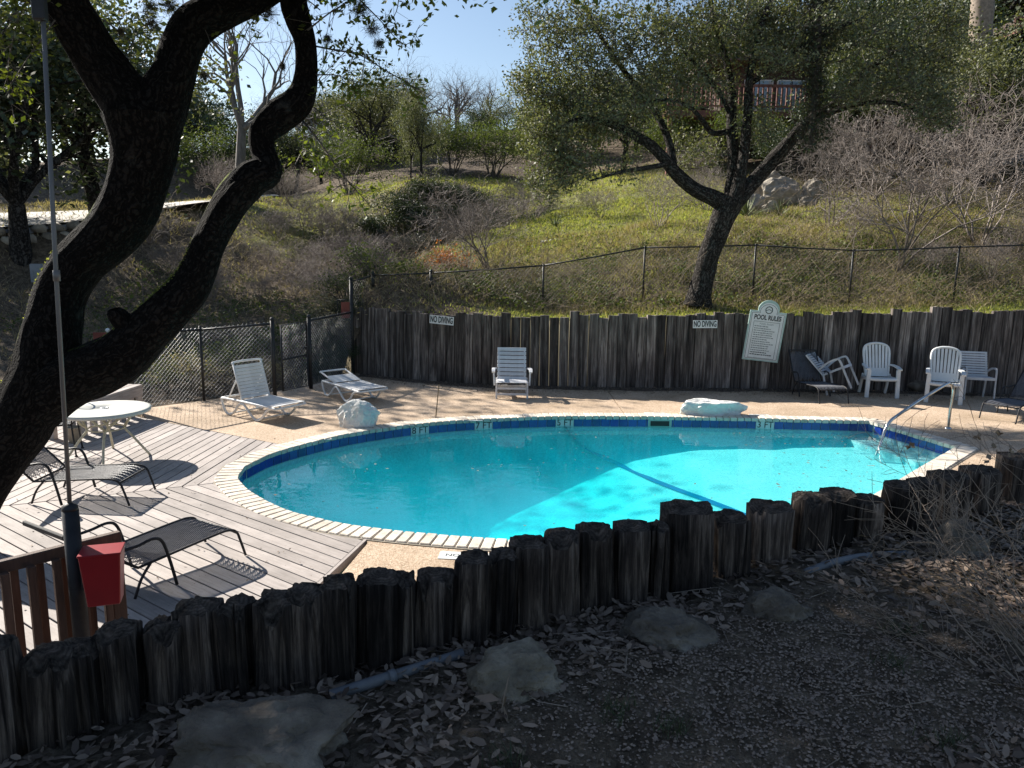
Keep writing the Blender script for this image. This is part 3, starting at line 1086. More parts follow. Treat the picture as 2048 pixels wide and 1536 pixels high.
# ------------------------------------------------------------------ concrete deck slabs
def build_slabs():
    deck = empty('pool_deck', (0, 0, 0))
    tag(deck, None, None, None, 'structure')
    inner = pool_offset(0.20)

    def arc(i0, i1):
        if i1 >= i0:
            return inner[i0:i1 + 1]
        return np.vstack([inner[i0:], inner[:i1 + 1]])

    def near_i(p):
        return int(np.argmin(np.linalg.norm(inner - np.array(p), axis=1)))

    def wall_pts(x0, x1):
        s = WALL_S[(WALL_S[:, 0] > x0) & (WALL_S[:, 0] < x1)][::6]
        return np.vstack([[x0, wall_y(x0)], s, [x1, wall_y(x1)]])

    j1 = [P(868, 781)[:2], P(872, 838)[:2]]
    j2 = [P(1222, 790)[:2], P(1250, 828)[:2]]
    g = 0.009
    i1, i2 = near_i(j1[1]), near_i(j2[1])
    ic = near_i(CORN2)
    ia = near_i(CORN1)
    iL = near_i((-3.2, 10.45))
    iN = near_i((-1.42, 7.2))
    slabs = []
    # far left slab
    w1 = j1[0][0]
    slabs.append(np.vstack([[(j1[1][0] - g, j1[1][1] - 0.08)], arc(i1, iL)[1:], [(-3.25, 10.62), (-4.9, 11.58), (-5.9, 12.15), (-6.4, 12.9)], FENCE_L[::-1] + np.array([0.0, 0.0]), wall_pts(-3.4, w1 - g)]))
    slabs.append(np.vstack([[(j2[1][0] - g, j2[1][1] - 0.08)], arc(i2, i1)[1:-1], [(j1[1][0] + g, j1[1][1] - 0.08)], wall_pts(w1 + g, j2[0][0] - g)]))
    slabs.append(np.vstack([arc(ic, i2)[:-1], [(j2[1][0] + g, j2[1][1] - 0.08)], wall_pts(j2[0][0] + g, 6.6 - g)]))
    slabs.append(np.vstack([arc(ia, ic), wall_pts(6.6 + g, 16.5), [(16.5, 9.5), (12, 9.5)]]))
    pl = POSTS[(POSTS[:, 0] > -1.3)] + np.array([0, 0.35])
    near_slab = np.vstack([arc(iN, ia), [(12, 9.485), (16.5, 9.45)], pl[::-1], [(-1.66, 3.0), (-1.60, 5.2), (-1.36, 7.0)]])
    slabs.append(near_slab)
    for s in slabs:
        bm = bmesh.new()
        vs = [bm.verts.new((p[0], p[1], -0.012)) for p in s]
        f = bm.faces.new(vs)
        f.normal_update()
        if f.normal.z < 0:
            f.normal_flip()
        r = bmesh.ops.extrude_face_region(bm, geom=[f])
        top = [v for v in r['geom'] if isinstance(v, bmesh.types.BMVert)]
        for v in bm.verts:
            if v not in top:
                v.co.z -= 0.10
        bmesh.ops.triangulate(bm, faces=bm.faces[:])
        bmesh.ops.recalc_face_normals(bm, faces=bm.faces[:])
        me = bpy.data.meshes.new('slab')
        bm.to_mesh(me)
        bm.free()
        me.materials.append(MAT['concrete'])
        link('slab', me, deck)
    xs = np.arange(-3.35, 14, 0.12)
    V, F = [], []
    for i, x in enumerate(xs):
        y = wall_y(x)
        w = 0.34 + 0.16 * noise.noise((x * 1.3, 0, 2)) + 0.07 * noise.noise((x * 6, 0, 5))
        V += [(x, y + 0.05, -0.007), (x, y - w, -0.007)]
        if i:
            F.append((2 * i - 2, 2 * i - 1, 2 * i + 1, 2 * i))
    so = link('soil', np_mesh('soil', V, F, MAT['soil_strip']))
    tag(so, None, None, None, 'structure')
    # painted / set depth plates on the slab
    for (u, v, rzd, w_, s) in [(632, 878, 32, 0.42, '8 FT'), (803, 849, 18, 0.36, '8 FT'), (942, 838.5, 10, 0.36, '7 FT'), (1130, 829.5, 3, 0.36, '5 FT'), (1310, 826.5, 0, 0.36, '4 FT'), (1520, 830, 0, 0.34, '3 FT'), (945, 1111, 176, 0.62, 'NO DIVING'), (1902, 941, 130, 0.5, 'NO DIVING')]:
        q = P(u, v, 0)
        mb = MB().box((0, 0, 0), (w_, 0.17, 0.006))
        mw = Matrix.Translation((q[0], q[1], -0.008)) @ Matrix.Rotation(math.radians(rzd), 4, 'Z')
        o = mb.build('marker_plate', MAT['tile_white'], deck, mw=mw)
        tx = text_mesh(s, 0.13 if len(s) < 6 else 0.085, MAT['ink'], 0.0006)
        link('lettering', tx, o, Matrix.Translation((0.03 if len(s) > 5 else 0, 0, 0.0042)) @ Matrix.Rotation(math.pi if 150 < rzd < 200 else 0, 4, 'Z'))
    return deck


build_slabs()

# ------------------------------------------------------------------ plank deck
def clip_poly(poly, a, b):
    """keep the part of poly left of the line a->b"""
    out = []
    n = len(poly)
    def side(p):
        return (b[0] - a[0]) * (p[1] - a[1]) - (b[1] - a[1]) * (p[0] - a[0])
    for i in range(n):
        p, q = poly[i], poly[(i + 1) % n]
        sp, sq = side(p), side(q)
        if sp >= 0:
            out.append(p)
        if sp * sq < 0:
            t = sp / (sp - sq)
            out.append((p[0] + (q[0] - p[0]) * t, p[1] + (q[1] - p[1]) * t))
    return out


def build_plank_deck():
    deck = empty('plank_deck', (0, 0, 0))
    tag(deck, None, None, None, 'structure')
    cop = pool_offset(0.20)
    mit_a, mit_b = np.array((-3.45, 8.80)), np.array((-5.07, 8.04))
    md = (mit_b - mit_a) / np.linalg.norm(mit_b - mit_a)
    mit_far = mit_a + md * 8
    lower_dir = np.array((math.cos(math.radians(-36)), math.sin(math.radians(-36))))
    ma = math.atan2(-md[1], -md[0])
    la = math.radians(-36)
    upper_ang = 2 * ma - la
    upper_dir = np.array((math.cos(upper_ang), math.sin(upper_ang)))
    W, G = 0.136, 0.013

    def planks(dirv, clips, origin, n0, n1, L0, L1):
        nv = np.array([-dirv[1], dirv[0]])
        ang = math.atan2(dirv[1], dirv[0])
        for k in range(n0, n1):
            c = origin + nv * (k * (W + G))
            r = [c + dirv * L0 - nv * W / 2, c + dirv * L1 - nv * W / 2, c + dirv * L1 + nv * W / 2, c + dirv * L0 + nv * W / 2]
            poly = [tuple(p) for p in r]
            for a, b in clips:
                poly = clip_poly(poly, a, b)
                if len(poly) < 3:
                    break
            if len(poly) < 3:
                continue
            # cut where the plank runs under the coping into the pool
            ts = np.linspace(L0, L1, 400)
            cl = c[None] + ts[:, None] * dirv[None]
            ins = inside(cop, cl[:, 0], cl[:, 1])
            pieces = [poly]
            if ins.any():
                t0, t1 = ts[ins].min(), ts[ins].max()
                pa, pb = c + dirv * t0, c + dirv * t1
                A = clip_poly(poly, tuple(pa), tuple(pa + nv))
                B = clip_poly(poly, tuple(pb + nv), tuple(pb))
                pieces = [x for x in (A, B) if len(x) >= 3]
            for pc in pieces:
                area = 0.5 * abs(sum(pc[i][0] * pc[(i + 1) % len(pc)][1] - pc[(i + 1) % len(pc)][0] * pc[i][1] for i in range(len(pc))))
                if area < 0.01:
                    continue
                ca, sa = math.cos(-ang), math.sin(-ang)
                loc = [((p[0] - c[0]) * ca - (p[1] - c[1]) * sa, (p[0] - c[0]) * sa + (p[1] - c[1]) * ca) for p in pc]
                mb = MB().prism(loc, -0.028, 0.0)
                mw = Matrix.Translation((c[0], c[1], -0.004 + random.uniform(-0.002, 0.002))) @ Matrix.Rotation(ang, 4, 'Z')
                mb.build('plank', MAT['board'], deck, mw=mw, bevel=0.003)
    gm = np.array([-md[1], md[0]]) * 0.006
    # left of mit_far->mit_a is north
    endA, endB = (-1.41, 7.1), (-2.05, 4.0)
    low_clips = [(tuple(mit_a - gm * 0 - md * 3 + np.array((0, -0.006))), tuple(mit_far + np.array((0, -0.006)))), (endB, endA), ((-9, 3.2), (0, 3.2)), ((-8.6, 9), (-8.6, 0))]
    up_clips = [(tuple(mit_far + np.array((0, 0.006))), tuple(mit_a - md * 3 + np.array((0, 0.006)))), ((-3.2, 10.56), (-5.87, 12.1)), ((-6.35, 13), (-6.35, 0))]
    planks(lower_dir, low_clips, mit_a, -45, 20, -6, 6)
    planks(upper_dir, up_clips, mit_a, -6, 30, -3, 6)
    # second upper field towards the tree
    up2 = [(tuple(mit_far + np.array((0, 0.006))), tuple(mit_a - md * 3 + np.array((0, 0.006)))), ((-6.36, 0), (-6.36, 13)), ((-3, 12.6), (-9, 12.6)), ((-8.6, 13), (-8.6, 0))]
    planks(upper_dir, up2, mit_a, 0, 45, -3, 7)
    # dark framing under the boards
    mb = MB()
    mb.prism([(-8.6, 3.2), (-2.1, 3.2), (-1.62, 6.2), (-2.4, 7.2), (-3.3, 8.3), (-3.7, 9.5), (-3.4, 10.6), (-5.9, 12.0), (-8.6, 12.4)], -0.22, -0.075)
    mb.build('joist_frame', MAT['brown'], deck)
    # fascia board along the right-hand end
    mb = MB().bar((endA[0] + 0.02, endA[1], -0.04), (endB[0] + 0.02, endB[1], -0.04), 0.03, 0.075)
    mb.build('fascia', MAT['board'], deck)
    mb = MB()
    arcp = pool_offset(0.30)
    sel = [p for p in arcp if p[0] < -1.5 and p[1] < 10.5]
    sel = sorted(sel, key=lambda p: -math.atan2(p[1] - 9.4, p[0] + 1.0) % (2 * math.pi))
    return deck


build_plank_deck()


# ------------------------------------------------------------------ vectorised geometry
def seg_arrays(P0, P1, R0, R1, n=3):
    P0 = np.asarray(P0, dtype=float)
    P1 = np.asarray(P1, dtype=float)
    R0 = np.broadcast_to(np.asarray(R0, dtype=float), (len(P0),))
    R1 = np.broadcast_to(np.asarray(R1, dtype=float), (len(P0),))
    D = P1 - P0
    L = np.linalg.norm(D, axis=1, keepdims=True) + 1e-9
    D = D / L
    ref = np.where(np.abs(D[:, 2:3]) > 0.9, np.array([[1.0, 0, 0]]), np.array([[0, 0, 1.0]]))
    S = np.cross(D, ref)
    S /= np.linalg.norm(S, axis=1, keepdims=True) + 1e-9
    T = np.cross(S, D)
    V = []
    for (Pp, Rr) in ((P0, R0), (P1, R1)):
        for k in range(n):
            a = 2 * math.pi * k / n
            V.append(Pp + (S * math.cos(a) + T * math.sin(a)) * Rr[:, None])
    V = np.stack(V, 1).reshape(-1, 3)
    b = (np.arange(len(P0)) * 2 * n)[:, None]
    F = []
    for k in range(n):
        k2 = (k + 1) % n
        F.append(np.concatenate([b + k, b + k2, b + n + k2, b + n + k], 1))
    return V, np.stack(F, 1).reshape(-1, 4)


def leaf_arrays(C, size, r, aspect=0.5, up=0.25, droop=0.0):
    """rhombic leaves folded on the midrib: two quads... here one kite of 4 verts each"""
    n = len(C)
    d = r.normal(size=(n, 3))
    d[:, 2] = d[:, 2] * 0.8 - droop
    d /= np.linalg.norm(d, axis=1, keepdims=True)
    s = r.normal(size=(n, 3))
    s[:, 2] *= (1 - up)
    s = s - d * (s * d).sum(1, keepdims=True)
    s /= np.linalg.norm(s, axis=1, keepdims=True) + 1e-9
    L = (size * r.uniform(0.65, 1.3, n))[:, None]
    a = C
    b = C + d * L * 0.45 + s * L * aspect * 0.5
    c = C + d * L
    e = C + d * L * 0.45 - s * L * aspect * 0.5
    V = np.stack([a, b, c, e], 1).reshape(-1, 3)
    F = np.arange(4 * n).reshape(n, 4)
    return V, F


def merge(parts):
    Vs, Fs, off = [], [], 0
    for V, F in parts:
        Vs.append(V)
        Fs.append(F + off)
        off += len(V)
    return np.vstack(Vs), np.vstack(Fs)


# ------------------------------------------------------------------ back timber wall
def build_wall():
    w = empty('timber_wall', (3.0, 15.6, 0))
    tag(w, 'retaining wall of weathered upright timbers behind the pool', 'wall')
    off = Matrix.Translation((-3.0, -15.6, 0))
    rr = random.Random(11)
    vari = []
    for k in range(9):
        mb = MB()
        wd, th = 0.187, 0.13
        n = 4
        top = [1.0 + rr.uniform(-0.007, 0.004) for _ in range(n + 1)]
        vs, fs = [], []
        for yv in (-th / 2, th / 2):
            for i in range(n + 1):
                x = -wd / 2 + wd * i / n
                yy = yv * (1 - 0.14 * abs(2 * i / n - 1) ** 2) + (rr.uniform(-0.006, 0.006))
                vs += [(x, yy, -0.05), (x + rr.uniform(-0.003, 0.003), yy, 0.5), (x, yy, top[i])]
        m_ = 3
        f0 = 0
        b0 = (n + 1) * m_
        for i in range(n):
            for j in range(2):
                a = i * m_ + j
                fs.append((a, a + m_, a + m_ + 1, a + 1))
                a += b0
                fs.append((a, a + 1, a + m_ + 1, a + m_))
            a = i * m_ + 2
            fs.append((a, a + m_, b0 + a + m_, b0 + a))
        for i in (0, n):
            a = i * m_
            for j in range(2):
                fs.append((a + j, a + j + 1, b0 + a + j + 1, b0 + a + j))
        mb.add(vs, fs)
        vari.append(mb.mesh('timber', MAT['timber']))
    pts = resample(WALL_S, 0.197, False)
    for i in range(len(pts) - 1):
        a, b = pts[i], pts[i + 1]
        c = (a + b) / 2
        d = b - a
        ang = math.atan2(d[1], d[0])
        h = wall_top(c[0]) + rr.uniform(-0.055, 0.05)
        if rr.random() < 0.08:
            h += 0.05
        lean = -0.02 + rr.uniform(-0.012, 0.012)
        side = rr.uniform(-0.008, 0.008) + (0.02 if c[0] > 5 else 0)
        mw = off @ Matrix.Translation((c[0], c[1] + 0.065 + rr.uniform(-0.028, 0.02), 0)) @ Matrix.Rotation(ang, 4, 'Z') @ Matrix.Rotation(lean, 4, 'X') @ Matrix.Rotation(side, 4, 'Y') @ Matrix.Diagonal((rr.uniform(0.97, 1.02), 1, h, 1))
        link('timber', vari[rr.randrange(9)], w, mw)


build_wall()


# ------------------------------------------------------------------ foreground log posts
BASE_V = [(-120, 1600), (-20, 1545), (140, 1490), (290, 1430), (420, 1400), (640, 1375), (800, 1320), (960, 1290), (1060, 1265), (1190, 1220), (1300, 1200), (1380, 1185), (1500, 1145), (1600, 1110), (1700, 1090), (1810, 1075), (1900, 1050), (2010, 1010), (2150, 975), (2400, 925)]


def log_mesh(r, ry, h, seed, mat, rough=0.020, nn=46, nz=9, dome=0.02):
    rr = random.Random(seed)
    vs, fs = [], []
    ph = rr.uniform(0, 50)
    zs = [-0.12 + (h + 0.12) * (k / (nz - 1)) for k in range(nz)]
    grooves = [(rr.uniform(0, 2 * math.pi), rr.uniform(0.03, 0.11), rr.uniform(0.010, 0.030)) for _ in range(16)]
    bites = [(rr.uniform(0, 2 * math.pi), rr.uniform(0.15, 0.5), rr.uniform(0.012, 0.05)) for _ in range(4)]
    for k, z in enumerate(zs):
        for i in range(nn):
            a = 2 * math.pi * i / nn
            g = 0.0
            for (ga, gw, gd) in grooves:
                da = abs((a - ga + math.pi) % (2 * math.pi) - math.pi)
                if da < gw * 1.5:
                    g += gd * (1 - da / (gw * 1.5))
            nz_ = noise.noise((math.cos(a) * 2.2 + ph, math.sin(a) * 2.2, z * 2.0 + ph)) * rough + noise.noise((math.cos(a) * 7 + ph, math.sin(a) * 7, z * 3.0)) * rough * 0.6
            q = 1.0 + nz_ / r - g / r * 0.75
            ex = 0.60
            cx = math.copysign(abs(math.cos(a)) ** ex, math.cos(a))
            sy = math.copysign(abs(math.sin(a)) ** ex, math.sin(a))
            zz = z
            if k == nz - 1:
                zz = z + noise.noise((math.cos(a) * 3 + ph, math.sin(a) * 3, 7.7)) * 0.010 + noise.noise((math.cos(a) * 14 + ph, math.sin(a) * 14, 2.2)) * 0.006
                for (ba, bw, bdp) in bites:
                    db = abs((a - ba + math.pi) % (2 * math.pi) - math.pi)
                    if db < bw:
                        zz -= bdp * (1 - (db / bw) ** 2)
                q = 0.55 * q + 0.45 * 0.97
            if k == nz - 2:
                zz = h - 0.085 + noise.noise((math.cos(a) * 3 + ph, math.sin(a) * 3, 3.1)) * 0.01
            vs.append((r * q * cx, ry * q * sy, zz))
    for k in range(nz - 1):
        for i in range(nn):
            j = (i + 1) % nn
            fs.append((k * nn + i, k * nn + j, (k + 1) * nn + j, (k + 1) * nn + i))
    # domed, cracked top
    b = (nz - 1) * nn
    ring = len(vs)
    for i in range(nn):
        v = vs[b + i]
        vs.append((v[0] * 0.5, v[1] * 0.5, h + dome * 0.7 + noise.noise((v[0] * 25 + ph, v[1] * 25, 1.0)) * 0.010))
    vs.append((0, 0, h + dome + rr.uniform(-0.015, 0.01)))
    nside = len(fs)
    for i in range(nn):
        j = (i + 1) % nn
        fs.append((b + i, b + j, ring + j, ring + i))
        fs.append((ring + i, ring + j, len(vs) - 1))
    me = bpy.data.meshes.new('log')
    me.from_pydata(vs, [], fs)
    me.materials.append(mat)
    me.materials.append(MAT['endgrain'])
    for k, p in enumerate(me.polygons):
        p.use_smooth = k < nside
        if k >= nside:
            p.material_index = 1
    me.update()
    return me


def build_logs():
    t = empty('log_palisade', (0.4, 3.2, 1.24))
    tag(t, 'low palisade of dark split logs beside the leaf litter bed', 'palisade')
    L = [(-105, -30, 1330), (-28, 38, 1293), (63, 141, 1307), (141, 218, 1294), (222, 291, 1256), (291, 361, 1249), (377, 457, 1213), (459, 518, 1209), (521, 592, 1195), (590, 665, 1183), (650, 716, 1164), (712, 795, 1151), (793, 831, 1158), (832, 903, 1149),
         (905, 966, 1114), (966, 1022, 1106), (1020, 1092, 1083), (1092, 1163, 1070), (1163, 1229, 1056), (1229, 1300, 1051), (1298, 1332, 1052), (1328, 1424, 1014), (1428, 1498, 1032), (1499, 1581, 1011), (1580, 1642, 992), (1640, 1702, 984), (1702, 1756, 996), (1757, 1812, 968), (1811, 1862, 962), (1861, 1925, 948), (1922, 1984, 938), (1985, 2048, 912), (2046, 2110, 905), (2108, 2175, 900), (2172, 2240, 892), (2238, 2310, 884)]
    for k, (ul, ur, vt) in enumerate(L):
        u = (ul + ur) / 2
        vb = float(np.interp(u, [a for a, _ in BASE_V], [b for _, b in BASE_V]))
        g = P(u, vb, 1.24)
        r = (ur - ul) / 2 / FPX * (g[1] * math.cos(PIT) + 1.56 * math.sin(PIT)) * 1.10
        ry = max(r * 1.0, 0.075)
        y = g[1] + ry
        top = Q(u, vt, y)[2]
        h = top - 1.24
        me = log_mesh(r, ry, h + 1.26 - 0.12, 100 + k, MAT['log'], nz=16)
        x = Q(u, vb, y)[0]
        rz = random.uniform(-0.15, 0.15)
        link('log', me, t, Matrix.Translation((x - 0.4, y - 3.2, -1.26 + 0.12)) @ Matrix.Rotation(rz, 4, 'Z') @ Matrix.Rotation(random.uniform(-0.02, 0.02), 4, 'Y'))
    # run on beyond the picture
    for (x, y) in [(-1.75, 2.0), (-1.93, 1.9), (-2.1, 1.8), (-2.3, 1.68), (-2.5, 1.58), (4.35, 5.45), (4.6, 5.55), (4.85, 5.63)]:
        me = log_mesh(0.1, 0.09, 1.5, 300 + int(x * 100), MAT['log'], nz=10)
        link('log', me, t, Matrix.Translation((x - 0.4, y - 3.2, -1.14)))


build_logs()


# ------------------------------------------------------------------ chain link
def link_wires(A, B, zb0, zb1, zt0, zt1, pitch=0.078, r=0.0022):
    """diamond wires between plan points A, B; bottoms zb, tops zt"""
    A, B = np.array(A, float), np.array(B, float)
    L = np.linalg.norm(B - A)
    H = ((zt0 - zb0) + (zt1 - zb1)) / 2
    P0, P1 = [], []

    def pt(s, h):
        f = s / L
        xy = A + (B - A) * f
        zb = zb0 + (zb1 - zb0) * f
        zt = zt0 + (zt1 - zt0) * f
        return (xy[0], xy[1], zb + (zt - zb) * h / H)
    s = -H
    while s < L:
        s0, s1 = s, s + H * 0.98
        a, b = max(s0, 0), min(s1, L)
        if b - a > 0.01:
            P0.append(pt(a, (a - s0) / 0.98))
            P1.append(pt(b, (b - s0) / 0.98))
            P0.append(pt(a, H - (a - s0) / 0.98))
            P1.append(pt(b, H - (b - s0) / 0.98))
        s += pitch
    return seg_arrays(P0, P1, r, r, 3)


def build_fences():
    # low fence and gate left of the pool
    f = empty('chain_link_fence', (-4.9, 14.3, 0))
    tag(f, 'low galvanised chain link fence beside the white loungers', 'fence')
    org = np.array([-4.9, 14.3, 0])

    def shift(V):
        return V - org
    posts = []
    for (u, v, vt) in [(270, 822, 660), (408, 800, 652), (550, 792, 640)]:
        p = P(u, v, 0)
        zt = Q(u, vt, p[1])[2]
        posts.append((p[0], p[1], zt))
    gpost = []
    for (u, v, vt) in [(557, 790, 641), (622, 776, 634)]:
        p = P(u, v, 0)
        gpost.append((p[0], p[1], Q(u, vt, p[1])[2]))
    p = P(706, 748, 0)
    tall = (p[0], p[1], Q(706, 558, p[1])[2])
    for (x, y, z) in posts[:2]:
        MB().tube([(x - org[0], y - org[1], -0.05), (x - org[0], y - org[1], z)], 0.024, 10).build('post', MAT['fence_metal'], f, True)
    for (x, y, z) in [posts[2], gpost[1], tall]:
        o = MB().tube([(x - org[0], y - org[1], -0.05), (x - org[0], y - org[1], z)], 0.038, 12).build('post', MAT['fence_metal'], f, True)
        MB().lathe([(0.044, 0), (0.044, 0.015), (0.034, 0.04), (0.012, 0.055)], 12, (x - org[0], y - org[1], z - 0.005)).build('post_cap', MAT['fence_metal'], o, True)
    runs = [(posts[0], posts[1]), (posts[1], posts[2]), (gpost[1], (tall[0], tall[1], gpost[1][2] + 0.02))]
    for a, b in runs:
        MB().tube([(a[0] - org[0], a[1] - org[1], a[2] - 0.07), (b[0] - org[0], b[1] - org[1], b[2] - 0.07)], 0.019, 8).build('rail', MAT['fence_metal'], f, True)
        V, F = link_wires(a[:2], b[:2], 0.03, 0.03, a[2] - 0.03, b[2] - 0.03, 0.075, 0.0023)
        o = link('wire_mesh', np_mesh('wire_mesh', shift(V), F, MAT['galv']), f)
        o['kind'] = 'stuff'
    # gate
    g = empty('gate', (gpost[0][0], gpost[0][1], 0))
    tag(g, 'chain link gate with a mid rail between two dark posts', 'gate')
    a, b = np.array(gpost[0][:2]), np.array(gpost[1][:2])
    d = (b - a)
    a2, b2 = a + d * 0.14, b - d * 0.09
    zt = gpost[0][2] - 0.10
    lo = np.array([gpost[0][0], gpost[0][1]])
    A, B = a2 - lo, b2 - lo
    MB().tube([(A[0], A[1], 0.06), (A[0], A[1], zt), (B[0], B[1], zt + 0.02), (B[0], B[1], 0.06)], 0.02, 8, True).build('gate_frame', MAT['fence_metal'], g, True)
    MB().tube([(A[0], A[1], zt * 0.5), (B[0], B[1], zt * 0.5 + 0.02)], 0.017, 8).build('rail', MAT['fence_metal'], g, True)
    V, F = link_wires(A, B, 0.06, 0.06, zt, zt, 0.075, 0.0026)
    o = link('wire_mesh', np_mesh('wire_mesh', V, F, MAT['galv']), g)
    o['kind'] = 'stuff'
    MB().box((B[0] - 0.02, B[1] - 0.03, zt * 0.62), (0.09, 0.05, 0.06)).build('latch', MAT['fence_metal'], g, bevel=0.008)
    # rusty framed panel hung on the tall post
    s = empty('framed_panel', (tall[0], tall[1], 0))
    tag(s, 'small rusty red panel in a metal frame on the tall fence post', 'panel')
    c0, c1 = Q(676, 640, tall[1]), Q(704, 600, tall[1])
    x0, x1, z0, z1 = c0[0] - tall[0], c1[0] - tall[0], c0[2], c1[2]
    MB().tube([(x0, 0, z0), (x1 - 0.02, 0, z0), (x1 - 0.02, 0, z1), (x0, 0, z1)], 0.013, 8, True).build('frame', MAT['fence_metal'], s, True)
    MB().box(((x0 + x1) / 2 + 0.03, 0.0, (z0 + z1) / 2), ((x1 - x0) * 0.72, 0.012, (z1 - z0) * 0.8)).build('plate', MAT['rust'], s)

    # upper fence along the top of the timber wall
    f2 = empty('hillside_fence', (3.0, 17.5, 1.5))
    tag(f2, 'dark chain link fence with slim posts along the grassy slope above the wall', 'fence')
    org2 = np.array([3.0, 17.5, 1.5])
    up = [(706, 562, tall[1] + 0.02), (746, 550, 17.35), (862, 546, 17.2), (1087, 531, 17.5), (1290, 495, 17.7), (1512, 490, 17.7), (1707, 501, 17.5), (1919, 494, 17.2), (2130, 486, 17.0), (2350, 480, 17.0)]
    tops = [Q(u, v, Y) for u, v, Y in up]
    for i, t in enumerate(tops):
        zb = hz(t[0], t[1]) - 0.1 if i > 0 else 1.4
        r = 0.038 if i in (1, 2) else 0.022
        q = t - org2
        if i > 0:
            o = MB().tube([(q[0], q[1], zb - org2[2]), (q[0], q[1], q[2] + 0.03)], r, 10).build('post', MAT['fence_metal'], f2, True)
            if i in (1, 2):
                MB().lathe([(r * 1.15, 0), (r * 1.1, 0.02), (r * 0.4, 0.06)], 10, (q[0], q[1], q[2] + 0.02)).build('post_cap', MAT['fence_metal'], o, True)
        if i + 1 < len(tops):
            t2 = tops[i + 1]
            q2 = t2 - org2
            MB().tube([tuple(q), tuple((q + q2) / 2 + np.array([0, 0, -0.012])), tuple(q2)], 0.016, 8).build('rail', MAT['fence_metal'], f2, True)
            zb2 = hz(t2[0], t2[1])
            zb1 = hz(t[0], t[1])
            if i == 0:
                zb1 = zb2 = 1.5
            V, F = link_wires(t[:2], t2[:2], zb1, zb2, t[2], t2[2], 0.085, 0.0021)
            o = link('wire_mesh', np_mesh('wire_mesh', V - org2, F, MAT['wire_dark']), f2)
            o['kind'] = 'stuff'


build_fences()


# ------------------------------------------------------------------ signs
def wall_frame(u, v):
    y = 15.5
    for _ in range(8):
        q = Q(u, v, y)
        y = wall_y(q[0]) - 0.035
    return q, y


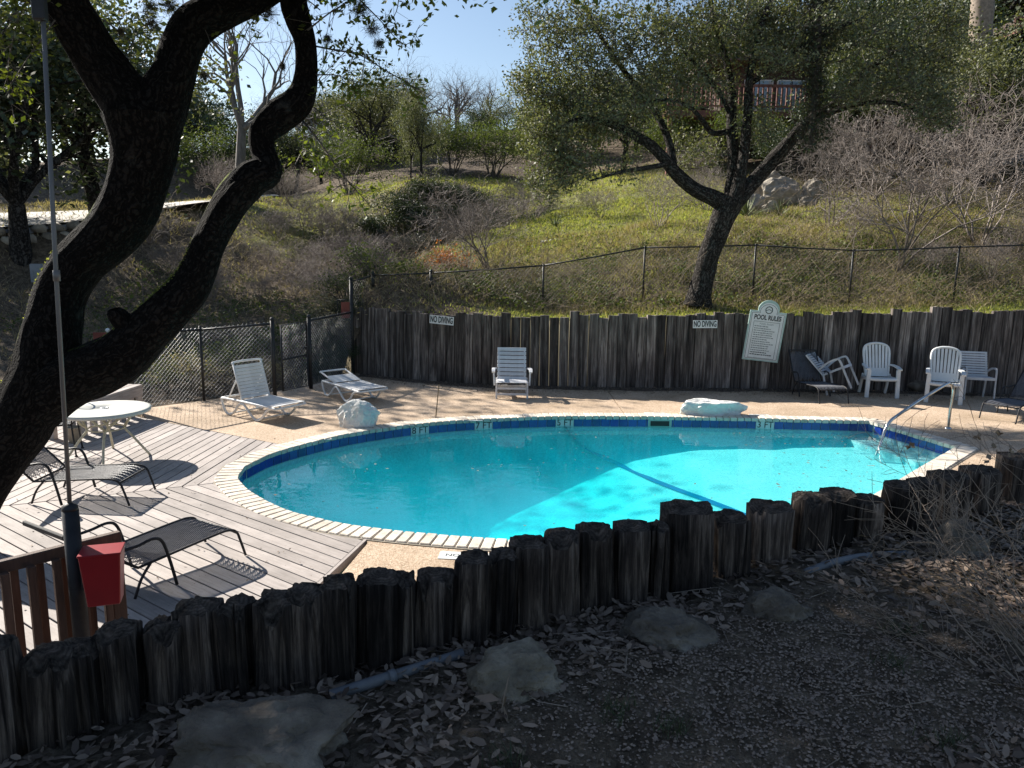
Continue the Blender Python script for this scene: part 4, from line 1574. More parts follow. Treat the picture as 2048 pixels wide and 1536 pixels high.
def build_signs():
    for k, (u, v, wpx, tilt, lab) in enumerate([(883.5, 640, 53, -3, 'small white NO DIVING sign nailed near the bent corner of the timber wall'), (1409.5, 648, 49.5, 1, 'small white NO DIVING sign beside the pool rules board')]):
        q, y = wall_frame(u, v)
        w = wpx / pxm(y)
        d = wall_y(q[0] + 0.3) - wall_y(q[0] - 0.3)
        ang = math.atan2(d, 0.6)
        root = empty('no_diving_sign', (q[0], y - 0.03, q[2]), rot=(0, math.radians(-tilt), ang))
        tag(root, lab, 'sign')
        h = w * 0.32
        MB().box((0, 0, 0), (w, 0.008, h)).build('board', MAT['sign_white'], root)
        me = text_mesh('NO DIVING', h * 0.92, MAT['ink'], 0.001, bold=0.028)
        wd = max(v_.co.x for v_ in me.vertices) - min(v_.co.x for v_ in me.vertices)
        sc = w * 0.93 / wd
        # fatten the strokes a little by printing twice with an offset
        link('lettering', me, root, Matrix.Translation((0, -0.0065, 0)) @ Matrix.Rotation(math.pi / 2, 4, 'X') @ Matrix.Diagonal((sc, 1.12, 1, 1)))
    q, y = wall_frame(1526, 672)
    root = empty('pool_rules_sign', (q[0], y - 0.06, q[2]), rot=(math.radians(3), math.radians(5.5), math.atan2(wall_y(q[0] + 0.3) - wall_y(q[0] - 0.3), 0.6)))
    tag(root, 'tall white and pale green POOL RULES board with an arched top', 'sign')
    S = pxm(y)
    w, h = 74 / S, 102 / S
    ar = 0.30 * w

    def outline(ins):
        hw, hb, ht, r = w / 2 - ins, -h / 2 + ins, h / 2 - ins, ar - ins
        pts = [(-hw, hb), (hw, hb), (hw, ht), (r * 0.95, ht)]
        for i in range(13):
            a = math.radians(12 + (156 * i / 12))
            pts.append((r * math.cos(a), ht + 0.02 + r * math.sin(a) * 0.95))
        pts += [(-r * 0.95, ht), (-hw, ht)]
        return pts

    def plate(name, ins, y0, y1, mat):
        mb = MB()
        poly = outline(ins)
        mb.prism(poly, 0, y1 - y0)
        mw = Matrix.Translation((0, y1, 0)) @ Matrix.Rotation(math.pi / 2, 4, 'X')
        mb.build(name, mat, root, mw=mw)
    plate('board', 0.0, -0.022, 0.0, MAT['sign_green'])
    plate('face', 0.028, -0.026, -0.022, MAT['sign_white'])

    def outline_line(ins, wd, yy, rect=None):
        pts = rect if rect else outline(ins)
        mb = MB()
        n = len(pts)
        for i in range(n):
            a, b = pts[i], pts[(i + 1) % n]
            mb.bar((a[0], yy, a[1]), (b[0], yy, b[1]), 0.002, wd, up=(-(b[1] - a[1]), 0, b[0] - a[0]))
        mb.build('border', MAT['ink'], root)
    outline_line(0.045, 0.007, -0.0275)
    rw, rt, rb = w * 0.355, h * 0.29, -h * 0.44
    outline_line(0, 0.006, -0.0275, [(-rw, rb), (rw, rb), (rw, rt), (-rw, rt)])
    ring = MB()
    rp = [(0.5 * ar * math.cos(a) * 0.62, -0.028, h / 2 + 0.03 + 0.5 * ar * 0.62 * math.sin(a)) for a in np.linspace(0, 2 * math.pi, 20, endpoint=False)]
    ring.tube(rp, 0.008, 6, True)
    ring.build('emblem_ring', MAT['ink'], root)
    wv = [(x * ar * 0.27, -0.028, h / 2 + 0.03 + 0.012 * math.sin(x * 3.4 + 1.5)) for x in np.linspace(-1, 1, 9)]
    MB().tube(wv, 0.006, 5).build('emblem_wave', MAT['ink'], root)
    me = text_mesh('POOL RULES', 0.135, MAT['ink'], 0.001, bold=0.03)
    wd = max(v_.co.x for v_ in me.vertices) - min(v_.co.x for v_ in me.vertices)
    sc = w * 0.74 / wd
    for dx in (0,):
        link('lettering', me, root, Matrix.Translation((dx, -0.0275 - abs(dx) * 0.1, h * 0.372)) @ Matrix.Rotation(math.pi / 2, 4, 'X') @ Matrix.Diagonal((sc, 1.0, 1, 1)))
    me = text_mesh('POOL RULES', 0.05, MAT['ink_grey'], 0.001)
    link('lettering', me, root, Matrix.Translation((0, -0.0272, rt - 0.045)) @ Matrix.Rotation(math.pi / 2, 4, 'X'))
    rr = random.Random(5)
    lines = [0.5, 0.72, 0.88, 0.78, 0.80, 0.80, 0.6, 0.72, 0.86, 0.68, 0.7, 0.76, 0.66, 0.86]
    for i, f_ in enumerate(lines):
        z = rt - 0.095 - i * (rt - rb - 0.12) / len(lines)
        x = -rw + 0.025
        end = x + (2 * rw - 0.05) * f_
        mb = MB()
        while x < end:
            ww = rr.uniform(0.015, 0.05)
            mb.box((x + ww / 2, -0.0270, z + rr.uniform(-0.002, 0.002)), (ww, 0.001, 0.019))
            x += ww + 0.009
        mb.build('print_line', MAT['ink_grey'] if i < 12 else MAT['ink'], root)


build_signs()


# ------------------------------------------------------------------ furniture
def rot2(v, a):
    return (v[0] * math.cos(a) - v[1] * math.sin(a), v[0] * math.sin(a) + v[1] * math.cos(a))


def white_lounger(label, loc, rz, back_deg, back_fill, sc=1.0):
    o = empty('white_lounger', (loc[0], loc[1], -0.012), rz)
    o.scale = (sc, sc, sc)
    tag(o, label, 'lounger')
    H = 0.275
    W = 0.30
    BL = 0.64
    r = 0.019
    ca, sa = math.cos(math.radians(back_deg)), math.sin(math.radians(back_deg))
    for s in (-1, 1):
        MB().tube(spline([(-0.50, s * W, H), (0, s * W, H), (0.76, s * W, H - 0.01), (0.88, s * W, H - 0.02)], 4), r, 8).build('rail', MAT['white_plastic'], o, True)
        leg = spline([(-0.50, s * W, H), (-0.49, s * W, H - 0.08), (-0.41, s * W, 0.05), (-0.29, s * W, 0.02), (-0.17, s * W, 0.08), (-0.03, s * W, H - 0.06), (0.09, s * W, H - 0.05), (0.22, s * W, 0.12), (0.34, s * W, 0.03), (0.45, s * W, 0.02), (0.56, s * W, 0.09), (0.66, s * W, H - 0.08), (0.76, s * W, H - 0.03), (0.86, s * W, H - 0.02)], 5)
        MB().tube(leg, r * 1.02, 8).build('leg', MAT['white_plastic'], o, True)
        b = [(0, s * (W - 0.03), H + 0.01), (-BL * ca, s * (W - 0.03), H + 0.01 + BL * sa)]
        MB().tube([b[0], b[1]], r * 0.9, 8).build('back_rail', MAT['white_plastic'], o, True)
    for x, z in ((-0.50, H), (0.02, H - 0.03), (0.88, H - 0.02)):
        MB().tube([(x, -W, z), (x, W, z)], r * 0.95, 8).build('crossbar', MAT['white_plastic'], o, True)
    for x in (-0.29, 0.43):
        MB().tube([(x, -W, 0.035), (x, W, 0.035)], r * 0.7, 8).build('stretcher', MAT['white_plastic'], o, True)
    e = Vector((-BL * ca, 0, H + 0.01 + BL * sa))
    MB().tube(spline([(e.x + 0.05 * ca, -(W - 0.03), e.z - 0.05 * sa), (e.x, -(W - 0.06), e.z), (e.x, W - 0.06, e.z), (e.x + 0.05 * ca, W - 0.03, e.z - 0.05 * sa)], 5), r * 0.9, 8).build('head_bar', MAT['white_plastic'], o, True)
    if back_deg > 30:
        for s in (-1, 1):
            MB().tube([(-0.4 * ca, s * 0.24, H + 0.4 * sa), (-0.40, s * 0.24, H)], 0.012, 6).build('prop', MAT['white_plastic'], o, True)
    st = MB().box((0, 0, 0), (0.05, 2 * W - 0.0, 0.006)).mesh('strap', MAT['white_strap'], False, 0.002)
    sb = MB().box((0, 0, 0), (0.05, 2 * W - 0.06, 0.006)).mesh('strap', MAT['white_strap'], False, 0.002)
    n = 15
    for i in range(n):
        x = 0.045 + i * 0.80 / (n - 1)
        sag = -0.012 * math.sin(math.pi * x / 0.88)
        link('strap', st, o, Matrix.Translation((x, 0, H + 0.021 + sag)))
    n = 11
    for i in range(n):
        d = 0.05 + i * 0.56 / (n - 1)
        if d > BL * back_fill:
            break
        if back_fill > 0.9 and i in (10,):
            continue
        link('strap', sb, o, Matrix.Translation((-d * ca + 0.02 * sa, 0, H + 0.01 + d * sa + 0.02 * ca)) @ Matrix.Rotation(math.radians(back_deg), 4, 'Y'))
    return o


white_lounger('white strap lounger with its back raised beside the chain link fence', (-4.25, 12.54), math.radians(-34.8), 72, 1.0, 1.0)
white_lounger('white strap lounger lying nearly flat behind the round white boulder', (-3.05, 14.18), math.radians(-48), 14, 0.55, 0.97)


def surf_mesh(profile, width, pitch, r, parent, name, mat):
    """expanded-metal sheet: diagonal strands over a profile (x,z) swept in y"""
    pr = resample(spline(profile, 8), 0.02, False)
    seg = np.linalg.norm(np.diff(pr, axis=0), axis=1)
    s = np.concatenate([[0], np.cumsum(seg)])
    L = s[-1]

    def at(a):
        return np.interp(a, s, pr[:, 0]), np.interp(a, s, pr[:, 1])
    P0, P1 = [], []
    slope = 1.7
    a0 = -width * slope
    while a0 < L:
        for sg in (1, -1):
            n = 8
            prev = None
            for k in range(n + 1):
                f = k / n
                aa = a0 + width * slope * f
                y = -width / 2 + width * f if sg > 0 else width / 2 - width * f
                if 0 <= aa <= L:
                    x, z = at(aa)
                    cur = (x, y, z)
                    if prev is not None:
                        P0.append(prev)
                        P1.append(cur)
                    prev = cur
                else:
                    prev = None
        a0 += pitch
    V, F = seg_arrays(P0, P1, r, r, 3)
    o = link(name, np_mesh(name, V, F, mat), parent)
    o['kind'] = 'stuff'
    return o


def black_chaise(label, loc, rz, back_deg=48, arms=True, group=None):
    """foot end at local +x; origin under the middle of the foot legs"""
    o = empty('black_mesh_chaise', (loc[0], loc[1], -0.004), rz)
    o.scale = (0.9, 0.95, 0.84)
    tag(o, label, 'lounger')
    W = 0.30
    H = 0.34
    r = 0.013
    ca, sa = math.cos(math.radians(back_deg)), math.sin(math.radians(back_deg))
    hx = -1.12
    bl = 0.78
    foot = [(0.02, 0.012), (-0.035, 0.20), (-0.075, H - 0.035), (-0.16, H + 0.012), (-0.35, H + 0.015), (hx, H - 0.035)]
    for s in (-1, 1):
        path = spline([(x, s * W, z) for x, z in foot], 6)
        MB().tube(path, r, 8).build('side_rail', MAT['black_metal'], o, True)
        MB().tube([(hx, s * W, H - 0.035), (hx - bl * ca, s * W, H - 0.035 + bl * sa)], r, 8).build('back_rail', MAT['black_metal'], o, True)
        if arms:
            ap = spline([(-0.78, s * (W + 0.035), 0.012), (-0.84, s * (W + 0.035), 0.30), (-0.90, s * (W + 0.035), 0.50), (-0.99, s * (W + 0.035), 0.555), (-1.15, s * (W + 0.035), 0.535), (hx - 0.36 * ca, s * (W + 0.012), H - 0.035 + 0.36 * sa)], 6)
            MB().tube(ap, r * 1.15, 8).build('armrest', MAT['black_metal'], o, True)
        MB().tube(spline([(hx + 0.12, s * W, H - 0.03), (hx + 0.02, s * W, 0.18), (hx - 0.05, s * W, 0.012)], 4), r, 8).build('leg', MAT['black_metal'], o, True)
    MB().tube([(-0.085, -W, H - 0.03), (-0.085, W, H - 0.03)], r, 8).build('crossbar', MAT['black_metal'], o, True)
    MB().tube([(hx, -W, H - 0.035), (hx, W, H - 0.035)], r, 8).build('crossbar', MAT['black_metal'], o, True)
    tx, tz = hx - bl * ca, H - 0.035 + bl * sa
    MB().bar((tx, -W, tz), (tx, W, tz), 0.03, 0.045).build('head_bar', MAT['black_metal'], o, bevel=0.006)
    surf_mesh([(-0.05, H - 0.075), (-0.078, H - 0.03), (-0.16, H + 0.012), (-0.35, H + 0.012), (hx, H - 0.035)], 2 * W, 0.038, 0.0046, o, 'seat_mesh', MAT['mesh_metal'])
    surf_mesh([(hx, H - 0.03), ((hx + tx) / 2, (H - 0.03 + tz) / 2), (tx, tz)], 2 * W, 0.038, 0.0046, o, 'back_mesh', MAT['mesh_metal'])
    return o


def dir_ang(dx, dy):
    return math.atan2(dy, dx)


black_chaise('black mesh chaise with bent arms nearest the red box on the plank deck', (-2.655, 6.76), dir_ang(0.53, 0.85), 40)
black_chaise('black mesh chaise beside the oak trunk and the round table', (-4.10, 8.19), dir_ang(1.0, -0.03), 46)
black_chaise('dark mesh chaise with an upright back in the shade under the rules board', (6.0, 14.08), dir_ang(0.12, -1), 62)
black_chaise('dark mesh chaise on the dappled concrete beyond the pool steps', (8.25, 12.78), dir_ang(-0.82, -0.57), 46)


def resin_chair(label, loc, face_ang):
    """white high back chair; front towards local -y"""
    o = empty('resin_chair', (loc[0], loc[1], -0.012), face_ang)
    tag(o, label, 'chair', 'white high back resin chairs')
    m_ = MAT['white_plastic']
    tilt = math.radians(17)
    R = Matrix.Rotation(-tilt, 4, 'X')
    base = Matrix.Translation((0, 0.17, 0.37)) @ R
    # back: outer frame, slats
    fw = 0.245
    H = 0.66
    path = spline([(-fw * 0.86, 0, 0.0), (-fw * 0.95, 0, 0.25), (-fw, 0, 0.5), (-fw * 0.86, 0, H - 0.05), (-fw * 0.45, 0, H), (0, 0, H + 0.012), (fw * 0.45, 0, H), (fw * 0.86, 0, H - 0.05), (fw, 0, 0.5), (fw * 0.95, 0, 0.25), (fw * 0.86, 0, 0.0)], 5)
    mb = MB()
    for i in range(len(path) - 1):
        pass
    mb.tube(path, 0.024, 8)
    mb.build('back_frame', m_, o, True, mw=base)
    sl = 7
    for i in range(sl):
        f = (i + 0.5) / sl * 2 - 1
        x0, x1 = f * fw * 0.84, f * fw * 0.93
        top = H - 0.015 - 0.05 * abs(f) ** 3
        MB().bar((x0, 0, 0.16), (x1, 0.0, top), 0.046, 0.016, up=(0, -1, 0)).build('slat', m_, o, mw=base, bevel=0.004)
    MB().box((0, 0.0, 0.085), (2 * fw * 0.84, 0.022, 0.17)).build('lumbar_panel', m_, o, mw=base, bevel=0.006)
    # seat
    for i in range(9):
        f = (i + 0.5) / 9 * 2 - 1
        MB().bar((f * 0.235, 0.19, 0.345), (f * 0.25, -0.2, 0.385), 0.045, 0.018).build('seat_slat', m_, o, bevel=0.004)
    MB().tube(spline([(-0.27, -0.2, 0.37), (-0.14, -0.245, 0.365), (0.14, -0.245, 0.365), (0.27, -0.2, 0.37)], 5), 0.030, 8).build('front_rail', m_, o, True)
    for s in (-1, 1):
        MB().bar((s * 0.265, 0.22, 0.34), (s * 0.268, -0.2, 0.37), 0.03, 0.06).build('side_rail', m_, o, bevel=0.006)
        mb = MB()
        mb.bar((s * 0.285, -0.215, 0.0), (s * 0.272, -0.2, 0.56), 0.075, 0.05, up=(0, 1, 0))
        mb.build('leg', m_, o, bevel=0.01)
        MB().bar((s * 0.25, 0.36, 0.0), (s * 0.25, 0.2, 0.42), 0.05, 0.05, up=(0, 1, 0)).build('leg', m_, o, bevel=0.01)
        pa = spline([(s * 0.245, 0.26, 0.60), (s * 0.285, 0.12, 0.605), (s * 0.30, -0.08, 0.59), (s * 0.295, -0.23, 0.565)], 5)
        mb = MB()
        for i in range(len(pa) - 1):
            mb.bar(pa[i], pa[i + 1] + (pa[i + 1] - pa[i]) * 0.05, 0.05 + 0.03 * i / len(pa), 0.03)
        mb.build('armrest', m_, o)
    return o


resin_chair('white high back resin chair in front of the timber wall beside the tipped chair', (7.26, 15.02), dir_ang(0.98, -0.12))
resin_chair('white high back resin chair behind the steel pool handrail', (8.25, 14.5), dir_ang(0.86, -0.42))


def slat_chair(label, loc, face_ang, rot=None, z=-0.012):
    o = empty('slat_chair', (loc[0], loc[1], z), face_ang, rot)
    tag(o, label, 'chair')
    m_ = MAT['white_slat']
    W = 0.26
    for s in (-1, 1):
        fr = spline([(s * W, -0.25, 0.0), (s * W, -0.235, 0.3), (s * W, -0.225, 0.56), (s * W, -0.17, 0.62), (s * W, 0.02, 0.60), (s * W, 0.22, 0.52)], 6)
        mb = MB()
        for i in range(len(fr) - 1):
            mb.bar(fr[i], fr[i + 1] + (fr[i + 1] - fr[i]) * 0.06, 0.035, 0.026, up=(1, 0, 0))
        mb.build('arm_frame', m_, o)
        MB().bar((s * (W - 0.03), 0.24, 0.0), (s * (W - 0.03), 0.17, 0.42), 0.03, 0.03, up=(1, 0, 0)).build('leg', m_, o)
        MB().bar((s * (W - 0.03), 0.18, 0.40), (s * (W - 0.03), 0.36, 0.88), 0.028, 0.028, up=(1, 0, 0)).build('back_post', m_, o)
        MB().bar((s * (W - 0.03), 0.2, 0.40), (s * (W - 0.03), -0.23, 0.43), 0.028, 0.035).build('seat_rail', m_, o)
    sm = MB().box((0, 0, 0), (2 * W - 0.03, 0.032, 0.010)).mesh('slat', m_, False, 0.003)
    for i in range(10):
        f = i / 9
        y = 0.185 + 0.168 * f
        zz = 0.445 + 0.425 * f
        link('slat', sm, o, Matrix.Translation((0, y - 0.02, zz)) @ Matrix.Rotation(math.radians(90 - 20), 4, 'X') @ Matrix.Scale(1.2, 4, (0, 1, 0)))
    for i in range(9):
        y = -0.24 + i * 0.05
        link('slat', sm, o, Matrix.Translation((0, y, 0.448 - 0.07 * (y + 0.24))) @ Matrix.Scale(1.25, 4, (0, 1, 0)))
    MB().bar((-W, -0.245, 0.425), (W, -0.245, 0.425), 0.03, 0.045).build('front_rail', m_, o)
    return o


slat_chair('white slatted armchair standing upright behind the handrail chair', (9.12, 14.93), dir_ang(0.95, -0.22))
slat_chair('white slatted armchair tipped back on its rear legs against the timber wall', (6.55, 15.02), 0, (math.radians(-24), 0, math.radians(52)), 0.095)


def steamer_chair():
    o = empty('reclining_slat_chair', (0.0, 14.2, -0.012), math.radians(1))
    tag(o, 'white reclining chair of wide horizontal slats standing alone by the timber wall', 'chair')
    m_ = MAT['white_slat']
    W = 0.29
    for s in (-1, 1):
        MB().bar((s * W, 0.0, 0.0), (s * W, 0.02, 0.30), 0.05, 0.032, up=(1, 0, 0)).build('leg', m_, o, bevel=0.004)
        MB().bar((s * W, 0.62, 0.0), (s * W, 0.45, 0.32), 0.05, 0.032, up=(1, 0, 0)).build('leg', m_, o, bevel=0.004)
        MB().bar((s * W, -0.02, 0.285), (s * W, 0.62, 0.26), 0.03, 0.06).build('side_rail', m_, o, bevel=0.004)
        MB().bar((s * (W + 0.04), 0.10, 0.24), (s * (W + 0.055), 0.13, 0.5), 0.05, 0.03, up=(1, 0, 0)).build('arm_support', m_, o, bevel=0.004)
        pa = spline([(s * (W + 0.06), 0.04, 0.50), (s * (W + 0.06), 0.14, 0.535), (s * (W + 0.055), 0.35, 0.52), (s * (W + 0.03), 0.58, 0.49)], 4)
        mb = MB()
        for i in range(len(pa) - 1):
            mb.bar(pa[i], pa[i + 1] + (pa[i + 1] - pa[i]) * 0.04, 0.062, 0.03)
        mb.build('armrest', m_, o)
        MB().bar((s * (W - 0.04), 0.42, 0.28), (s * (W - 0.04), 0.80, 0.86), 0.03, 0.03, up=(1, 0, 0)).build('back_post', m_, o)
    for y, z in ((0.0, 0.09), (0.01, 0.20), (0.55, 0.15)):
        MB().box((0, y, z), (2 * W, 0.022, 0.04)).build('stretcher', m_, o)
    sm = MB().box((0, 0, 0), (2 * W - 0.02, 0.072, 0.014)).mesh('slat', m_, False, 0.004)
    ang = math.atan2(0.58, 0.38)
    for i in range(8):
        f = (i + 0.4) / 8
        link('slat', sm, o, Matrix.Translation((0, 0.41 + 0.39 * f, 0.295 + 0.59 * f)) @ Matrix.Rotation(ang, 4, 'X'))
    for i in range(6):
        y = 0.0 + i * 0.077
        z = 0.325 - 0.02 * (i / 5) if i else 0.318
        link('slat', sm, o, Matrix.Translation((0, y, z)) @ Matrix.Rotation(math.radians(8 if i == 0 else -2), 4, 'X'))


steamer_chair()


def build_table():
    c = (-5.30, 9.80)
    o = empty('round_table', (c[0], c[1], -0.004), math.radians(12))
    tag(o, 'round cream metal table with bent splayed legs on the plank deck', 'table')
    R, H = 0.545, 0.66
    MB().lathe([(0.02, H - 0.012), (R - 0.02, H - 0.02), (R, H - 0.045), (R + 0.008, H - 0.03), (R + 0.008, H), (R - 0.02, H + 0.006), (0.03, H + 0.004), (0.025, H - 0.005)], 48).build('table_top', MAT['table_top'], o, True)
    MB().lathe([(0.05, H + 0.004), (0.055, H + 0.012), (0.03, H + 0.014), (0.028, H + 0.0)], 20).build('umbrella_hole', MAT['white_plastic'], o, True)
    for k in range(4):
        a = math.pi / 2 * k + 0.25
        b = a + math.radians(34)
        p = spline([(0.40 * math.cos(b), 0.40 * math.sin(b), H - 0.03), (0.30 * math.cos(a + 0.3), 0.30 * math.sin(a + 0.3), 0.50), (0.22 * math.cos(a), 0.22 * math.sin(a), 0.40), (0.30 * math.cos(a - 0.1), 0.30 * math.sin(a - 0.1), 0.28), (0.50 * math.cos(a - 0.1), 0.50 * math.sin(a - 0.1), 0.0)], 6)
        MB().tube(p, 0.016, 8).build('leg', MAT['cream_metal'], o, True)
        b2 = a - math.radians(30)
        MB().tube([(0.22 * math.cos(a), 0.22 * math.sin(a), 0.40), (0.38 * math.cos(b2), 0.38 * math.sin(b2), H - 0.03)], 0.014, 8).build('brace', MAT['cream_metal'], o, True)
    MB().tube([(0.22 * math.cos(a), 0.22 * math.sin(a), 0.40) for a in np.linspace(0, 2 * math.pi, 24, endpoint=False)], 0.010, 6, True).build('ring', MAT['cream_metal'], o, True)


build_table()


def build_deck_side():
    # dark wire chair pushed to the table
    o = empty('wire_chair', (-6.05, 9.95, -0.004), math.radians(-70))
    tag(o, 'dark wire garden chair half hidden behind the trunk at the table', 'chair')
    for (x, y) in ((-0.22, -0.2), (0.22, -0.2), (-0.2, 0.22), (0.2, 0.22)):
        MB().tube([(x * 1.15, y * 1.15, 0.0), (x, y, 0.43)], 0.011, 6).build('leg', MAT['black_metal'], o, True)
        MB().lathe([(0.022, 0), (0.022, 0.012), (0.012, 0.02)], 8, (x * 1.15, y * 1.15, 0)).build('foot', MAT['black_metal'], o)
    MB().tube([(-0.23, -0.22, 0.43), (0.23, -0.22, 0.43), (0.21, 0.22, 0.43), (-0.21, 0.22, 0.43)], 0.012, 6, True).build('seat_frame', MAT['black_metal'], o, True)
    surf_mesh([(-0.22, 0.432), (0.0, 0.425), (0.22, 0.432)], 0.42, 0.04, 0.004, o, 'seat_mesh', MAT['mesh_metal'])
    MB().tube(spline([(-0.2, 0.22, 0.43), (-0.23, 0.27, 0.7), (-0.12, 0.31, 0.88), (0.12, 0.31, 0.88), (0.23, 0.27, 0.7), (0.2, 0.22, 0.43)], 6), 0.012, 6).build('back_frame', MAT['black_metal'], o, True)
    p = P(150, 884, 0)
    b = empty('beige_pail', (p[0], p[1], -0.004))
    tag(b, 'small beige pail on the deck behind the wire chair', 'pail')
    MB().lathe([(0.075, 0.0), (0.095, 0.21), (0.1, 0.215), (0.1, 0.225), (0.088, 0.225), (0.07, 0.02)], 18).build('body', MAT['bucket'], b, True)
    MB().tube([(0.097 * math.cos(a), 0.01, 0.20 - 0.09 * math.sin(a)) for a in np.linspace(0, math.pi, 9)], 0.004, 5).build('handle', MAT['galv'], b)
    # slatted benches along the far deck edge
    for (a, c, lab) in [((-6.28, 10.6), (-6.14, 12.45), 'low plank bench along the deck edge behind the round table'), ((-9.4, 10.4), (-7.4, 12.5), 'low plank bench on the outer deck edge beyond the oak trunk')]:
        a, c = np.array(a), np.array(c)
        d = c - a
        L = np.linalg.norm(d)
        o = empty('plank_bench', (a[0], a[1], -0.004), math.atan2(d[1], d[0]))
        tag(o, lab, 'bench')
        H = 0.50
        for k in range(3):
            MB().box((L / 2, 0.0 + k * 0.135, H - 0.02), (L, 0.128, 0.035)).build('seat_plank', MAT['board'], o, bevel=0.004)
        MB().box((L / 2, -0.05, H - 0.11), (L, 0.03, 0.14)).build('apron', MAT['board'], o, bevel=0.003)
        n = int(L / 0.26)
        for k in range(n + 1):
            MB().box((0.06 + k * (L - 0.12) / n, -0.03, (H - 0.18) / 2), (0.14, 0.03, H - 0.18)).build('front_slat', MAT['board'], o)
        for k in (0, 1):
            MB().box((0.1 + k * (L - 0.2), 0.3, (H - 0.04) / 2), (0.09, 0.09, H - 0.04)).build('leg', MAT['board'], o)


build_deck_side()


def build_handrail():
    a, b = P(1760, 893, WATER_Z), P(1896, 857, -0.01)
    d = b[:2] - a[:2]
    L = np.linalg.norm(d)
    o = empty('pool_handrail', (b[0], b[1], -0.012), math.atan2(-d[1], -d[0]))
    tag(o, 'bent stainless steel handrail at the pool entry steps', 'handrail')
    pts = spline([(0.0, 0, 0.0), (0.0, 0, 0.3), (-0.02, 0, 0.58), (0.0, 0, 0.69), (0.08, 0, 0.745), (0.2, 0, 0.735), (L * 0.5, 0, 0.52), (L - 0.35, 0, 0.335), (L - 0.18, 0, 0.25), (L - 0.08, 0, 0.12), (L, 0, -0.12), (L + 0.08, 0, -0.30)], 7)
    MB().tube(pts, 0.024, 12).build('tube', MAT['steel'], o, True)
    MB().lathe([(0.055, 0), (0.055, 0.008), (0.035, 0.022), (0.027, 0.03)], 16).build('flange', MAT['steel'], o, True)


build_handrail()


def rock_mesh(size, seed, mat, sub=4, rough=0.35, flat=0.0, cut=-0.35, npl=15):
    bm = bmesh.new()
    bmesh.ops.create_icosphere(bm, subdivisions=sub, radius=1.0)
    rr = random.Random(seed)
    off = Vector((rr.uniform(-50, 50), rr.uniform(-50, 50), rr.uniform(-50, 50)))
    planes = []
    for _ in range(npl):
        n = Vector((rr.gauss(0, 1), rr.gauss(0, 1), rr.gauss(0, 0.8))).normalized()
        planes.append((n, rr.uniform(0.62, 0.92)))
    if flat:
        planes.append((Vector((0.05, -0.1, 1)).normalized(), flat))
    for v in bm.verts:
        p = v.co.copy()
        for n, d in planes:
            e = p.dot(n) - d
            if e > 0:
                p -= n * e * 0.85
        k = noise.fractal(p * 1.6 + off, 1.0, 2.0, 5) * rough * 0.42 + noise.noise(p * 6 + off) * 0.04 - abs(noise.noise(p * 3.1 + off)) * 0.10
        p += v.co.normalized() * k
        if p.z < cut:
            p.z = cut + (p.z - cut) * 0.1
        v.co = Vector((p.x * size[0], p.y * size[1], (p.z - cut) * size[2]))
    me = bpy.data.meshes.new('rock')
    bm.to_mesh(me)
    bm.free()
    me.materials.append(mat)
    for p in me.polygons:
        p.use_smooth = sub < 4
    return me


